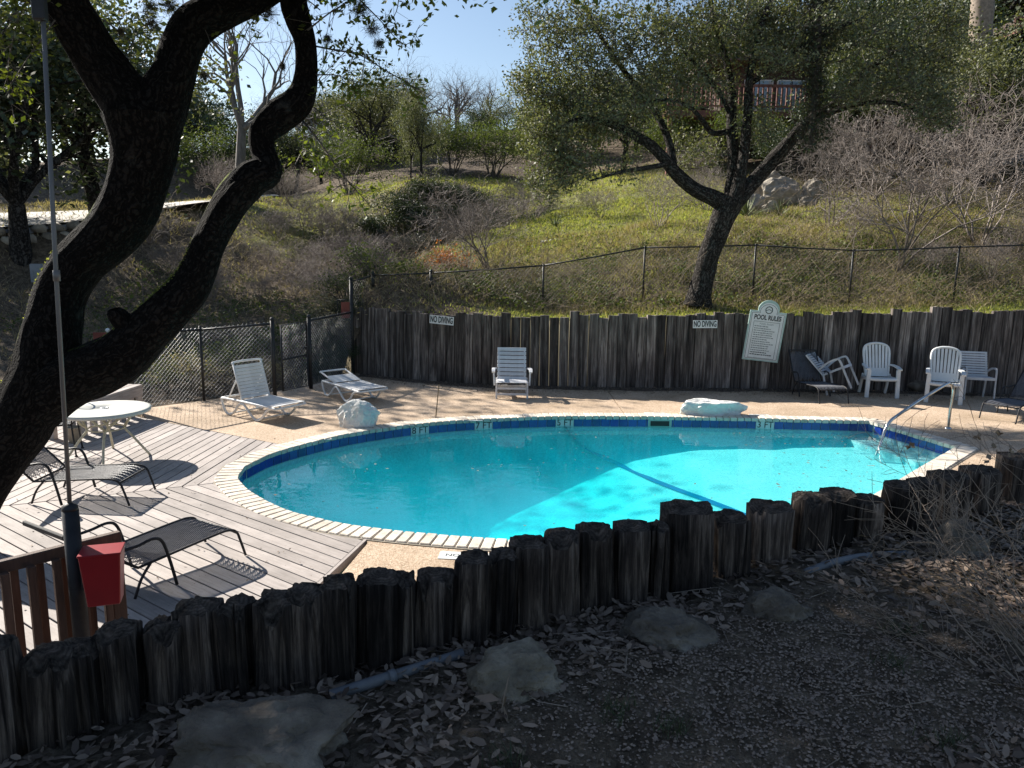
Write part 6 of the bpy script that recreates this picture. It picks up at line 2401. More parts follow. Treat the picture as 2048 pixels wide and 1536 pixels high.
def stock_bare(seed, H, W, stems, mat, lev=3, r0=0.02, wob=0.16, kids=(2, 3)):
    r = np.random.default_rng(seed)
    segs, tips = [], []
    for k in range(stems):
        a = r.uniform(0, 2 * math.pi)
        o = r.uniform(0.02, 0.12)
        sp = W / H * r.uniform(0.3, 1.0)
        grow(r, (o * math.cos(a), o * math.sin(a), -0.08), (math.cos(a) * sp, math.sin(a) * sp, 1.0), H * 0.5, r0, 0, lev, segs, tips, wob, 0.05, kids, 0.58, 0.75, 4, 0.6)
    segs = [(a, b, max(c, 0.0042), max(d, 0.0034)) for a, b, c, d in segs]
    return segs_mesh(segs, 'stems', MAT[mat], 0.02), None


STOCK = {}
for k in range(3):
    STOCK[('oak', k)] = stock_tree(40 + k, 6.0, True, 'leaf_oak', 'bark2', 30, 0.125, 0.34)
    STOCK[('dark', k)] = stock_tree(50 + k, 6.0, True, 'leaf_dark', 'bark2', 34, 0.14, 0.36, 3, 1.0, 0.18)
    STOCK[('bare', k)] = stock_tree(60 + k, 7.0, False, None, 'bark_pale', 0, 0, 0, 4, 0.75, 0.28)
    STOCK[('bush', k)] = stock_bush(70 + k, 2.8, 1.5, 9000, 'leaf_bush', 0.085)
    STOCK[('shrub', k)] = stock_bare(80 + k, 2.0, 1.5, 16, 'twig_grey', 3, 0.012, 0.14, (2, 3))
    STOCK[('myrtle', k)] = stock_bare(90 + k, 2.7, 1.5, 6, 'twig_grey', 4, 0.019, 0.17, (2, 3))
for k in range(3):
    STOCK[('low', k)] = stock_bush(170 + k, 1.2, 1.2, 5000, 'leaf_dark', 0.08, 'twig', 0.1)
STOCK[('tall_bare', 0)] = stock_tree(66, 8.0, False, None, 'bark_pale', 0, 0, 0, 4, 0.65, 0.36)
STOCK[('vine', 0)] = stock_bush(77, 0.9, 0.8, 1500, 'leaf_bush', 0.05)
STOCK[('vine', 1)] = stock_bush(78, 0.9, 0.8, 1500, 'grass_dry', 0.06, 'dead')
STOCK[('orange', 0)] = stock_bush(79, 0.6, 0.6, 1400, 'leaf_orange', 0.05)
NAMES = {'oak': ('oak_tree', 'tree'), 'dark': ('evergreen_tree', 'tree'), 'bare': ('bare_tree', 'tree'), 'tall_bare': ('bare_tree', 'tree'), 'bush': ('leafy_shrub', 'shrub'), 'shrub': ('bare_shrub', 'shrub'), 'myrtle': ('bare_shrub', 'shrub'), 'vine': ('low_shrub', 'shrub'), 'orange': ('orange_shrub', 'shrub'), 'low': ('evergreen_bush', 'bush')}
BASEH = {'oak': 6.0, 'dark': 6.0, 'bare': 7.0, 'tall_bare': 8.0, 'bush': 2.8, 'shrub': 2.0, 'myrtle': 2.7, 'vine': 0.9, 'orange': 0.6, 'low': 1.2}


def plant(kind, k, u, Y, H, label, group=None, wide=1.0, rz=None, sink=0.0):
    x = Q(u, 490, Y)[0]
    nm, cat = NAMES[kind]
    tm, cm = STOCK[(kind, k)]
    s = H / BASEH[kind]
    z = hz(x, Y)
    root = empty(nm, (x, Y, z - sink), rz if rz is not None else random.uniform(0, 6.28))
    root.scale = (s * wide, s * wide, s)
    tag(root, label, cat, group)
    link('trunk' if 'tree' in nm else 'stems', tm, root)
    if cm is not None:
        link('crown' if 'tree' in nm else 'foliage', cm, root)
    return root


def build_background():
    rr = random.Random(17)
    # singled out plants
    plant('dark', 0, 40, 24.2, 8.4, 'big dark evergreen oak standing beside the road retaining wall', None, 1.15)
    plant('oak', 0, 205, 27.4, 7.6, 'grey green oak at the road edge hidden behind the forked trunk', None, 1.15)
    plant('dark', 1, -160, 26.0, 7.0, 'dark evergreen tree behind the road wall oak', None, 1.2)
    plant('dark', 2, 385, 49.0, 5.2, 'round dark green tree at the road bend behind the forked trunk', None, 1.0)
    plant('tall_bare', 0, 482, 35.0, 8.6, 'tall pale bare tree beyond the road bend with a clear straight trunk', None, 0.9, 1.0)
    plant('oak', 0, 735, 47, 5.6, 'grey green oak above the lit grassy crest')
    plant('bush', 0, 700, 40, 3.0, 'feathery green shrub at the end of the grassy crest', None, 1.1)
    plant('bush', 1, 905, 43, 2.9, 'round topped green shrub with grey stems on the crest', None, 1.2)
    plant('bush', 2, 985, 42, 2.8, 'green shrub with splayed grey stems beside the round topped shrub', None, 1.3)
    plant('oak', 1, 843, 35.2, 3.9, 'slender young tree on the dark bank with a thin straight trunk', None, 0.55)
    plant('oak', 2, 822, 35.6, 3.2, 'small slender sapling close beside the straight young tree', None, 0.45)
    plant('bush', 0, 455, 44, 3.4, 'bushy green shrub beyond the road behind the bare tree', None, 1.4)
    plant('bare', 0, 838, 62, 6.6, 'bare dark tree with a rounded twiggy crown on the skyline')
    plant('bare', 1, 915, 66, 5.6, 'thin bare tree on the skyline beside the rounded bare tree')
    plant('bare', 2, 985, 64, 4.8, 'low bare tree on the skyline left of the spreading oak crown')
    plant('myrtle', 0, 985, 20.8, 2.75, 'grey bare many stemmed shrub by the fence with a broad twiggy crown', None, 1.35, 0.4)
    plant('myrtle', 1, 932, 21.0, 2.1, 'thin bare shrub with two pale stems beside the broad twiggy one', None, 0.6)
    plant('myrtle', 2, 1315, 23.0, 1.75, 'bare vase shaped shrub on the lawn beside the spreading oak', None, 1.3)
    plant('myrtle', 0, 1800, 19.2, 4.0, 'large pale bare shrub above the white chairs', None, 1.2, 2.0)
    plant('myrtle', 1, 1655, 22.8, 2.6, 'dark stemmed bare shrub beside the tan boulders', None, 1.2, 4.0)
    plant('myrtle', 2, 1960, 20.0, 3.4, 'wide tangled bare shrub beyond the fence on the shaded slope', None, 1.3, 1.0)
    plant('myrtle', 1, 1890, 24.0, 3.6, 'pinkish grey bare shrub below the dark house wall', None, 1.4, 2.6)
    plant('myrtle', 2, 1740, 26.0, 3.2, 'bare twiggy shrub in front of the house footing', None, 1.4, 3.1)
    plant('orange', 0, 893, 21.6, 0.85, 'small orange leaved bush beside the pale bare stems')
    # grey shrubs on the ravine banks: only their place tells them apart
    for (u, Y, H, k) in [(452, 36, 2.1, 0), (592, 38, 2.0, 1), (612, 33, 1.7, 2), (690, 31, 1.9, 0), (722, 28.5, 1.8, 1), (640, 23.5, 1.1, 2), (520, 24, 1.0, 0), (765, 23.5, 1.2, 2), (330, 25, 1.3, 1), (300, 27, 1.2, 2), (1060, 29, 1.5, 1), (1040, 33, 1.6, 2), (660, 27, 1.4, 1), (735, 26, 1.5, 0), (560, 32, 1.5, 1), (610, 28.5, 1.4, 2), (650, 32, 1.5, 0), (675, 29.5, 1.5, 1), (540, 28.5, 1.2, 2), (620, 25.5, 1.2, 0), (580, 24.5, 1.1, 1), (820, 29, 1.4, 1), (900, 29, 1.5, 2), (960, 30, 1.6, 0), (1000, 28, 1.5, 1), (420, 24, 1.1, 0), (700, 22.5, 1.1, 2), (1070, 36, 1.8, 1)]:
        plant('shrub', k, u, Y, H, 'grey bare twiggy shrub on the ravine bank below the grassy crest', 'bare shrubs on the ravine banks', rr.uniform(0.95, 1.3))
    for (u, Y, H, k) in [(1690, 21, 1.3, 1), (1870, 18.8, 1.0, 2), (1990, 18.2, 1.1, 0), (2060, 19, 1.4, 1), (1830, 22, 1.6, 0), (1410, 27, 1.5, 2), (1385, 30, 2.0, 0), (1200, 27, 1.1, 1), (1700, 28, 2.6, 1), (1960, 26, 2.8, 0)]:
        plant('shrub', k, u, Y, H, 'pale bare shrub scattered over the shaded slope below the house', 'bare shrubs below the house', rr.uniform(0.95, 1.35))
    for (u, Y, H, k) in [(790, 32.5, 1.0, 0), (850, 33.0, 0.9, 1), (900, 33.2, 0.9, 2), (770, 31.5, 0.9, 0), (825, 31.8, 1.1, 1), (880, 32, 1.0, 2), (800, 30, 0.9, 1), (860, 30, 0.9, 0), (940, 33.5, 0.8, 0)]:
        plant('low', k, u, Y, H, 'low dark evergreen bush clothing the steep bank under the crest', 'dark bushes on the steep bank', 1.3)
    # woods on the ridge
    for i in range(26):
        u = rr.uniform(560, 1230)
        Y = rr.uniform(50, 80)
        plant('bare', rr.randrange(3), u, Y, rr.uniform(3.6, 5.2), 'grey leafless tree of the woods on the far ridge', 'bare trees of the ridge woods', rr.uniform(0.9, 1.3))
    for i in range(20):
        u = rr.choice([rr.uniform(560, 800), rr.uniform(900, 1300)])
        Y = rr.uniform(48, 70)
        plant(rr.choice(['oak', 'dark']), rr.randrange(3), u, Y, rr.uniform(3.0, 4.6), 'evergreen tree of the woods on the far ridge', 'evergreens of the ridge woods', rr.uniform(1.0, 1.3))
    # trees along the road and behind the near trunk
    for (u, Y, H) in [(120, 47, 7.0), (200, 49, 6.0), (280, 51, 5.2), (20, 48, 7.5), (-80, 47, 7.8), (330, 54, 5.4), (420, 57, 5.2), (150, 56, 8.0), (520, 54, 4.6), (570, 52, 4.2), (-200, 50, 8.5), (240, 57, 6.5)]:
        plant(rr.choice(['oak', 'dark', 'dark']), rr.randrange(3), u, Y, H, 'dark evergreen tree along the far side of the road', 'evergreens along the road', rr.uniform(1.0, 1.35))
    # trees round the house and behind the spreading oak
    for (u, Y, H, kd, lab) in [(1240, 38, 4.6, 'oak', 'grey green oak behind the hanging side of the spreading oak crown'), (1330, 42, 5.6, 'dark', 'dark evergreen just downhill of the raised deck end'), (1420, 44, 7.0, 'dark', 'dark evergreen rising behind the raised deck end'), (1500, 46, 7.5, 'oak', 'grey green oak behind the house wing roof'),
                               (1600, 30, 3.0, 'dark', 'short dark evergreen under the raised deck near the tan boulders'), (1700, 31, 4.6, 'oak', 'grey green oak in front of the raised deck posts'), (1800, 30, 6.0, 'dark', 'dark evergreen between the raised deck and the tall pale trunk'), (1845, 28.5, 4.6, 'oak', 'grey green oak standing next to the tall pale trunk'),
                               (1850, 34, 7.0, 'dark', 'dark evergreen hugging the corner of the brown house'), (1975, 28.6, 2.0, 'dark', 'small dark evergreen at the grey house footing'), (1730, 45, 9.0, 'dark', 'tall dark evergreen behind the house wing'), (1950, 48, 9.5, 'oak', 'tall grey green oak behind the brown house roof'),
                               (2060, 47, 10.5, 'dark', 'tallest dark evergreen behind the brown house roof'), (1630, 49, 8.0, 'oak', 'tall grey green oak behind the house wing windows'), (2480, 24, 6.0, 'dark', 'dark evergreen on the slope beside the grey house footing'),
                               (1945, 25.6, 4.4, 'oak', 'grey green oak in front of the base of the tall pale trunk'), (1130, 42, 4.0, 'bush', 'loose green shrub on the lawn top behind the spreading oak'), (1450, 33, 2.6, 'bush', 'loose green shrub straight behind the spreading oak fork'), (1350, 35, 2.6, 'bush', 'loose green shrub below the raised deck end')]:
        plant(kd, rr.randrange(3), u, Y, H, lab, 'trees round the house' if kd != 'bush' else 'shrubs behind the spreading oak', rr.uniform(1.0, 1.25))
    for (u, Y, H, k) in [(652, 16.6, 0.5, 0), (676, 16.9, 0.45, 1), (694, 17.3, 0.4, 2), (664, 17.6, 0.4, 1), (640, 17.2, 0.5, 2)]:
        plant('low', k, u, Y, H, 'dark bush in the corner between the gate and the timber wall', 'dark bushes behind the gate', 1.25)
    # by the low fence
    for (u, Y, k, H, lab) in [(322, 14.5, 0, 0.75, 'bright green leafy clump behind the low chain link fence'), (372, 14.6, 1, 0.8, 'straw coloured dry clump behind the fence by the raised lounger'), (440, 15.1, 0, 0.95, 'yellow green clump behind the raised lounger'), (520, 15.2, 1, 0.55, 'dry tan tuft at the foot of the gate'), (728, 18.0, 0, 1.0, 'green vine clump at the tall fence post'), (668, 17.4, 1, 0.9, 'dry brown clump behind the gate end of the low fence'), (690, 17.9, 0, 0.8, 'leafy clump where the timber wall meets the low fence')]:
        plant('vine', k, u, Y, H, lab, None, 1.1)
    # road and its stone wall
    n = [Q(*a) for a in ROAD_N]
    f = [Q(*a) for a in ROAD_F]
    ns, fs = spline([tuple(p) for p in n], 6), spline([tuple(p) for p in f], 6)
    V = np.vstack([ns, (ns * 2 + fs) / 3 + np.array([0, 0, 0.03]), (ns + 2 * fs) / 3 + np.array([0, 0, 0.03]), fs])
    V[:, 2] += 0.03
    N = len(ns)
    F = []
    for j in range(3):
        for i in range(N - 1):
            F.append((j * N + i, j * N + i + 1, (j + 1) * N + i + 1, (j + 1) * N + i))
    o = link('road', np_mesh('road', V, F, MAT['road'], True))
    tag(o, None, None, None, 'structure')
    w = empty('road_retaining_wall', tuple(Q(100, 500, 24.8)))
    w.location.z = 1.5
    wl = np.array(w.location)
    tag(w, 'rough limestone wall holding up the road behind the oak trunk', 'wall')
    blk = [rock_mesh((0.30, 0.17, 0.20), 200 + k, MAT['stone_wall'], 2, 0.15, 0.8, -0.6) for k in range(5)]
    line = resample(spline([tuple(p) for p in n[:6]], 6), 0.56, False)
    core = []
    for row in range(7):
        for i in range(len(line)):
            p = line[i].copy()
            z = p[2] + 0.02 - 0.27 - row * 0.27
            if z < hz(p[0], p[1] - 0.7) - 0.35:
                continue
            off = 0.28 if row % 2 else 0
            mw = Matrix.Translation((p[0] + off - wl[0], p[1] - 0.12 + rr.uniform(-0.03, 0.03) - wl[1], z - wl[2])) @ Matrix.Rotation(rr.uniform(-0.06, 0.06), 4, 'Z') @ Matrix.Scale(rr.uniform(0.95, 1.08), 4)
            link('block', blk[rr.randrange(5)], w, mw)
    mb = MB()
    for i in range(len(line) - 1):
        a, b = line[i] - wl, line[i + 1] - wl
        mb.add([(a[0], a[1] + 0.05, a[2] - 0.05), (b[0], b[1] + 0.05, b[2] - 0.05), (b[0], b[1] + 0.05, -1.5), (a[0], a[1] + 0.05, -1.5)], [(0, 1, 2, 3)])
    mb.build('core', MAT['wall_grey'], w)
    # utility box on the wall foot, red panel with white ball
    q = Q(76, 545, 23.4)
    o = MB().box((0, 0, 0.3), (0.35, 0.25, 0.6)).build('utility_cabinet', MAT['wall_grey'], None, bevel=0.02)
    o.location = (q[0], q[1], hz(q[0], q[1]))
    tag(o, 'grey green utility cabinet at the foot of the road wall', 'cabinet')
    q = Q(202, 690, 16.5)
    s = empty('garden_sign', (q[0], q[1], hz(q[0], q[1])))
    tag(s, 'dull red panel with a white ball finial beyond the deck by the trunk', 'sign')
    zz = q[2] - s.location.z
    MB().box((0, 0, zz - 0.1), (0.3, 0.03, 0.75)).build('plate', MAT['rust'], s, bevel=0.008)
    MB().tube([(0.17, 0, -0.2), (0.17, 0, zz + 0.28)], 0.02, 8).build('post', MAT['galv'], s, True)
    MB().lathe([(0.005, -0.05), (0.035, -0.035), (0.05, 0), (0.035, 0.035), (0.005, 0.05)], 12, (0.17, 0, zz + 0.32)).build('ball', MAT['white_plastic'], s, True)
    # boulders and small stones on the lawn
    for (u, v, Y, sx, sz, k) in [(1505, 432, 26.5, 0.55, 0.45, 1), (1570, 415, 27.2, 0.9, 0.75, 2), (1625, 425, 27.0, 0.5, 0.6, 3), (1540, 445, 26.0, 0.35, 0.3, 4), (1610, 445, 26.0, 0.35, 0.28, 5), (1530, 395, 28.5, 0.8, 0.8, 6)]:
        q = Q(u, v, Y)
        o = link('tan_boulder', rock_mesh((sx, sx * 0.6, sz), 60 + k, MAT['stone_wall'], 4, 0.6, 0, -0.35, 20), None)
        o.location = (q[0], q[1], hz(q[0], q[1]) - 0.05)
        tag(o, 'tan limestone boulder heaped on the lawn behind the oak trunk', 'boulder', 'boulder heap on the lawn')
    for k in range(8):
        u = 1085 + k * 9
        q = Q(u, 482, 23.5)
        o = link('edging_stone', rock_mesh((0.09, 0.08, 0.09), 90 + k, MAT['rock_white'], 2, 0.4), None)
        o.location = (q[0], q[1], hz(q[0], q[1]) - 0.01)
        tag(o, 'small pale stone set in a row on the lawn', 'stone', 'row of stones on the lawn')
    # prickly pears and agaves
    for (u, Y, k, lab) in [(812, 21.2, 0, 'prickly pear beside the orange bush with upright pads'), (855, 21.4, 1, 'smaller prickly pear close to the orange bush')]:
        x = Q(u, 540, Y)[0]
        o = empty('prickly_pear', (x, Y, hz(x, Y)), 0.3)
        tag(o, lab, 'cactus')
        r_ = random.Random(k)
        for j in range(9):
            a = r_.uniform(0, 6.28)
            p = Vector((r_.uniform(-0.3, 0.3), r_.uniform(-0.1, 0.1), r_.uniform(0.05, 0.5)))
            mb = MB().lathe([(0.005, -0.02), (0.09, -0.012), (0.105, 0), (0.09, 0.012), (0.005, 0.02)], 12)
            mw = Matrix.Translation(p) @ Matrix.Rotation(a, 4, 'Z') @ Matrix.Rotation(math.pi / 2 + r_.uniform(-0.4, 0.4), 4, 'X') @ Matrix.Diagonal((0.85, 1.25, 1, 1))
            mb.build('pad', MAT['cactus'], o, True, mw=mw)
    for (u, Y, lab, H) in [(1110, 26, 'spiky dark yucca on the open lawn', 0.5), (1492, 24.5, 'spiky agave in front of the tan boulders by the oak', 0.75), (1558, 24.5, 'spiky agave in front of the tallest tan boulder', 0.6)]:
        x = Q(u, 450, Y)[0]
        o = empty('yucca', (x, Y, hz(x, Y)))
        tag(o, lab, 'yucca')
        r_ = random.Random(int(u))
        lm = MB().add([(-0.03, 0, 0), (0.03, 0, 0), (0.035, 0, 0.45), (0, 0.0, 1.0), (-0.035, 0, 0.45), (0, 0.02, 0.3)], [(0, 1, 5), (1, 2, 5), (2, 3, 5), (3, 4, 5), (4, 0, 5)]).mesh('blade', MAT['cactus'])
        for j in range(26):
            mw = Matrix.Rotation(r_.uniform(0, 6.28), 4, 'Z') @ Matrix.Rotation(r_.uniform(0.15, 1.2), 4, 'X') @ Matrix.Scale(H * r_.uniform(0.8, 1.15), 4)
            link('blade', lm, o, mw)


build_background()


# ------------------------------------------------------------------ house on the hill
def build_house():
    h = empty('hill_house', (19.0, 33, 6.0))
    tag(h, 'dark brown timber house with wide eaves and a raised red brown deck on the hill', 'house')
    o0 = np.array([19.0, 33, 6.0])

    def bx(name, x0, x1, y0, y1, z0, z1, mat, parent=h, bevel=0.0):
        return MB().box(((x0 + x1) / 2 - o0[0], (y0 + y1) / 2 - o0[1], (z0 + z1) / 2 - o0[2]), (x1 - x0, y1 - y0, z1 - z0)).build(name, mat, parent, bevel=bevel)
    bx('foundation', 18.6, 30, 30.2, 40, 4.5, 7.6, MAT['wall_grey'])
    bx('wall', 18.9, 29.8, 30.4, 39.8, 7.6, 10.7, MAT['house_wood'])
    r = bx('roof', 17.6, 31, 29.0, 41, 10.72, 10.95, MAT['roof'])
    for k in range(4):
        bx('fascia_board', 17.55, 31.05, 28.96 - 0.0 + k * 0.02, 28.98 + k * 0.02, 10.70 - 0.0 + 0.09 * k, 10.78 + 0.09 * k, MAT['redwood'], r)
    for k in range(7):
        bx('rafter', 17.7 + k * 1.3, 17.8 + k * 1.3, 29.0, 30.3, 10.52, 10.70, MAT['redwood'], r)
    # rear wing
    bx('wing_wall', 9.5, 18.8, 37.5, 43, 6.5, 11.2, MAT['house_wood'])
    bx('wing_roof', 8.6, 19.2, 36.6, 43.6, 11.2, 11.45, MAT['roof'])
    for (x0, x1) in ((10.6, 11.8), (12.1, 13.3), (13.7, 14.9), (15.6, 17.0)):
        w = bx('window', x0 - 0.06, x1 + 0.06, 37.42, 37.5, 9.15, 10.55, MAT['white_plastic'])
        bx('pane', x0, x1, 37.38, 37.43, 9.21, 10.49, MAT['glass'], w)
        bx('mullion', (x0 + x1) / 2 - 0.02, (x0 + x1) / 2 + 0.02, 37.36, 37.40, 9.21, 10.49, MAT['black_metal'], w)
    for (x0, x1) in ((19.6, 21.2), (22, 24)):
        w = bx('window', x0 - 0.06, x1 + 0.06, 30.32, 30.4, 8.4, 9.8, MAT['redwood'])
        bx('pane', x0, x1, 30.28, 30.33, 8.46, 9.74, MAT['glass'], w)
    # raised deck
    bx('deck_floor', 6.4, 18.6, 34.2, 37.4, 8.35, 8.62, MAT['redwood'])
    rail = bx('deck_rail', 6.4, 18.6, 34.2, 34.28, 9.6, 9.7, MAT['redwood'])
    bx('lower_rail', 6.4, 18.6, 34.2, 34.26, 8.78, 8.84, MAT['redwood'], rail)
    bal = MB().box((0, 0, 0), (0.06, 0.05, 0.8)).mesh('baluster', MAT['redwood'])
    for k in range(60):
        link('baluster', bal, rail, Matrix.Translation((6.45 + k * 0.2 - o0[0], 34.24 - o0[1], 9.2 - o0[2])))
    for k in range(5):
        bx('deck_post', 6.5 + k * 2.9, 6.68 + k * 2.9, 34.3, 34.48, 4.0, 8.36, MAT['redwood'])
    # tall pale trunk beside the house
    t = empty('tall_pale_trunk', (16.55, 27.0, 4.0))
    tag(t, 'tall pale scaly tree trunk rising past the house eaves', 'tree')
    b = np.array([16.55, 27.0, 4.0])
    p0 = Q(1958, 130, 27.0)
    p1 = Q(1970, -60, 27.0)
    zb = hz(p0[0], 27.0)
    me = limb_mesh([[(p0[0] - 0.1 - b[0], 0, zb - 0.2 - b[2], 0.42), (p0[0] - b[0], 0, (zb + p0[2]) / 2 - b[2], 0.38), (*(p0 - b), 0.36), (*(p1 - b), 0.32), (p1[0] + 0.2 - b[0], 0.2, p1[2] + 2.5 - b[2], 0.22)]], MAT['twig_tan'], 14, 0.2, 0.08)
    link('trunk', me, t)
    r_ = np.random.default_rng(3)
    segs, tips = [], []
    top = np.array([p1[0] + 0.2 - b[0], 0.2, p1[2] + 2.3 - b[2]])
    for k in range(5):
        a = k * 1.26
        grow(r_, top, (math.cos(a), math.sin(a), 0.8), 2.4, 0.12, 0, 3, segs, tips, 0.2, 0.05, (2, 3), 0.6, 0.9, 4)
    link('branches', segs_mesh(segs, 'branches', MAT['twig']), t)
    V, F = cloud(r_, tips, 30, 0.3, 0.12)
    link('crown', np_mesh('crown', V, F, MAT['leaf_oak']), t)


build_house()


# ------------------------------------------------------------------ hanging dead vine by the oak
def build_vine():
    root = empty('hanging_vine', tuple(Q(1630, 0, 16.3)))
    tag(root, 'dark column of dead vine and moss hanging in front of the oak limb', 'vine')
    o = np.array(root.location)
    r = np.random.default_rng(8)
    A, B = [], []
    C = []
    for k in range(3600):
        f = r.uniform(-0.25, 1) ** 1.0
        u = 1634 - 8 * f + r.normal() * (17 + 6 * math.sin(f * 9))
        v = f * 300
        if v > 280 and r.random() < 0.6:
            continue
        q = Q(u, v, 16.3 + r.normal() * 0.16) - o
        d = r.normal(size=3) * np.array([0.8, 0.8, 0.9])
        d /= np.linalg.norm(d)
        A.append(q)
        B.append(q + d * r.uniform(0.08, 0.3) + np.array([0, 0, -0.07]))
        if k % 2 == 0:
            C.append(q)
    V, F = seg_arrays(A, B, 0.004, 0.002, 3)
    link('stems', np_mesh('stems', V, F, MAT['moss_ball']), root)
    V, F = leaf_arrays(np.array(C), np.full(len(C), 0.08), r, 0.5, 0.2, 0.3)
    link('foliage', np_mesh('foliage', V, F, MAT['leaf_dark']), root)
    V, F = seg_arrays([Q(1628, -120, 16.3) - o, Q(1634, 60, 16.3) - o, Q(1630, 180, 16.3) - o], [Q(1634, 60, 16.3) - o, Q(1630, 180, 16.3) - o, Q(1622, 290, 16.3) - o], [0.1, 0.09, 0.07], [0.09, 0.07, 0.04], 8)
    link('core', np_mesh('core', V, F, MAT['twig']), root)


build_vine()


# ------------------------------------------------------------------ ground cover (nobody could count it)
def stuff(name, V, F, mat, label):
    o = link(name, np_mesh(name, V, F, mat))
    tag(o, label, None, None, 'stuff')
    return o


def ground_pts(r, n, x0, x1, y0, y1, keep=None):
    x = r.uniform(x0, x1, n)
    y = r.uniform(y0, y1, n)
    ok = ~inside(ENC, x, y)
    if keep is not None:
        ok &= keep(x, y)
    x, y = x[ok], y[ok]
    return np.stack([x, y, height(x, y) + relief(x, y)], 1)


def blades(r, C, hgt, wid, lean=0.5):
    n = len(C)
    a = r.uniform(0, 2 * math.pi, n)
    s = np.stack([np.cos(a), np.sin(a), np.zeros(n)], 1) * (wid * r.uniform(0.6, 1.3, n))[:, None]
    d = np.stack([r.normal(size=n) * lean, r.normal(size=n) * lean, np.ones(n)], 1)
    d /= np.linalg.norm(d, axis=1, keepdims=True)
    H = (hgt * r.uniform(0.5, 1.4, n))[:, None]
    V = np.stack([C - s, C + s, C + d * H], 1).reshape(-1, 3)
    return V, np.arange(3 * n).reshape(n, 3)


def build_cover():
    r = np.random.default_rng(99)
    # turf on the slopes
    def kp(th):
        return lambda x, y: (lawn_mask(x, y) + r.normal(size=len(x)) * 0.12) > th
    C = np.vstack([ground_pts(r, 60000, -3.4, 13, 15.4, 19, kp(0.2)), ground_pts(r, 80000, -4, 14, 19, 30, kp(0.25)), ground_pts(r, 50000, -16, 10, 28, 44, kp(0.25))])
    sz = 0.03 + 0.0018 * C[:, 1]
    V, F = blades(r, C, sz, 0.006 + 0.0005 * C[:, 1], 0.55)
    stuff('grass', V, F, MAT['grass'], 'short green grass on the slope above the timber wall')
    C = np.vstack([ground_pts(r, 30000, -4, 14, 16.6, 24), ground_pts(r, 40000, -22, 10, 15, 40), ground_pts(r, 16000, 8, 22, 17, 32)])
    V, F = blades(r, C, 0.08 + 0.16 * np.clip(smooth_noise(C[:, 0], C[:, 1], 0.9, 21) + 0.4, 0, 1), 0.005 + 0.0004 * C[:, 1], 0.8)
    stuff('dry_grass', V, F, MAT['grass_dry'], 'dry straw coloured grass over the hillside and ravine')
    # tangled low brush behind the fence
    C = np.vstack([ground_pts(r, 5500, -3, 13, 16.8, 20.8), ground_pts(r, 6500, -14, 0, 17, 32), ground_pts(r, 3000, 7, 20, 18, 30)])
    D = r.normal(size=(len(C), 3)) * np.array([1, 0.8, 0.45]) + np.array([0, 0, 0.45])
    D /= np.linalg.norm(D, axis=1, keepdims=True)
    L = r.uniform(0.1, 1.0, (len(C), 1)) ** 1.5 * 0.8 + 0.08
    M_ = C + D * L
    E_ = M_ + (D + r.normal(size=D.shape) * 0.4 + np.array([0, 0, -0.35])) * L * 0.6
    V1, F1 = seg_arrays(C, M_, 0.005, 0.0035, 3)
    V2, F2 = seg_arrays(M_, E_, 0.004, 0.002, 3)
    V, F = merge([(V1, F1), (V2, F2)])
    stuff('dead_brush', V, F, MAT['dead'], 'tangle of dead vines and brush behind the upper fence')
    C = np.vstack([ground_pts(r, 20000, -3, 13, 16.8, 20.6), ground_pts(r, 9000, -9, 3, 20, 36), ground_pts(r, 16000, -12, -2, 17, 27)])
    C[:, 2] += r.uniform(0.02, 0.35, len(C)) ** 1.3
    nz = smooth_noise(C[:, 0], C[:, 1], 0.8, 4)
    C = C[nz > -0.05]
    V, F = leaf_arrays(C, np.full(len(C), 0.075), r, 0.6, 0.3)
    stuff('ground_ivy', V, F, MAT['leaf_bush'], 'low leafy groundcover among the brush behind the upper fence')
    # leaves: fallen litter in the bed
    def dens(x, y):
        n = smooth_noise(x, y, 0.9, 2) + 0.5 * smooth_noise(x, y, 2.6, 6)
        gravel = np.exp(-(((x - 0.75) / 0.75) ** 2 + ((y - 2.35) / 0.42) ** 2)) + 0.8 * np.exp(-(((x - 1.6) / 0.7) ** 2 + ((y - 2.6) / 0.45) ** 2))
        return (n + 0.95 - 0.95 * gravel) > r.uniform(0, 1, len(x)) * 1.0
    C = ground_pts(r, 52000, -2.0, 4.6, 1.5, 5.2, dens)
    C[:, 2] += 0.006 + r.uniform(0, 0.02, len(C))
    n = len(C)
    a = r.uniform(0, 2 * math.pi, n)
    d = np.stack([np.cos(a), np.sin(a), r.normal(size=n) * 0.28], 1)
    d /= np.linalg.norm(d, axis=1, keepdims=True)
    s = np.stack([-np.sin(a), np.cos(a), r.normal(size=n) * 0.35], 1)
    s -= d * (s * d).sum(1, keepdims=True)
    s /= np.linalg.norm(s, axis=1, keepdims=True)
    up = np.cross(d, s)
    L = (0.046 * r.uniform(0.45, 1.4, n))[:, None]
    W = L * r.uniform(0.15, 0.24, n)[:, None]
    curl = r.uniform(-0.1, 0.28, n)[:, None]
    pts = [C - d * L * 0.5, C - d * L * 0.2 + s * W + up * W * curl * 2, C + d * L * 0.25 + s * W * 0.9 + up * W * curl * 2, C + d * L * 0.5 + up * L * curl * 0.5, C + d * L * 0.25 - s * W * 0.9 + up * W * curl * 2, C - d * L * 0.2 - s * W + up * W * curl * 2]
    V = np.stack(pts, 1).reshape(-1, 3)
    b = (np.arange(n) * 6)[:, None]
    F = np.concatenate([np.concatenate([b, b + 1, b + 2, b + 3], 1), np.concatenate([b, b + 3, b + 4, b + 5], 1)])
    stuff('leaf_litter', V, F, MAT['litter'], 'brown fallen oak leaves covering the bed at the palisade foot')
    C = ground_pts(r, 420, -1.8, 4.4, 1.5, 5.0)
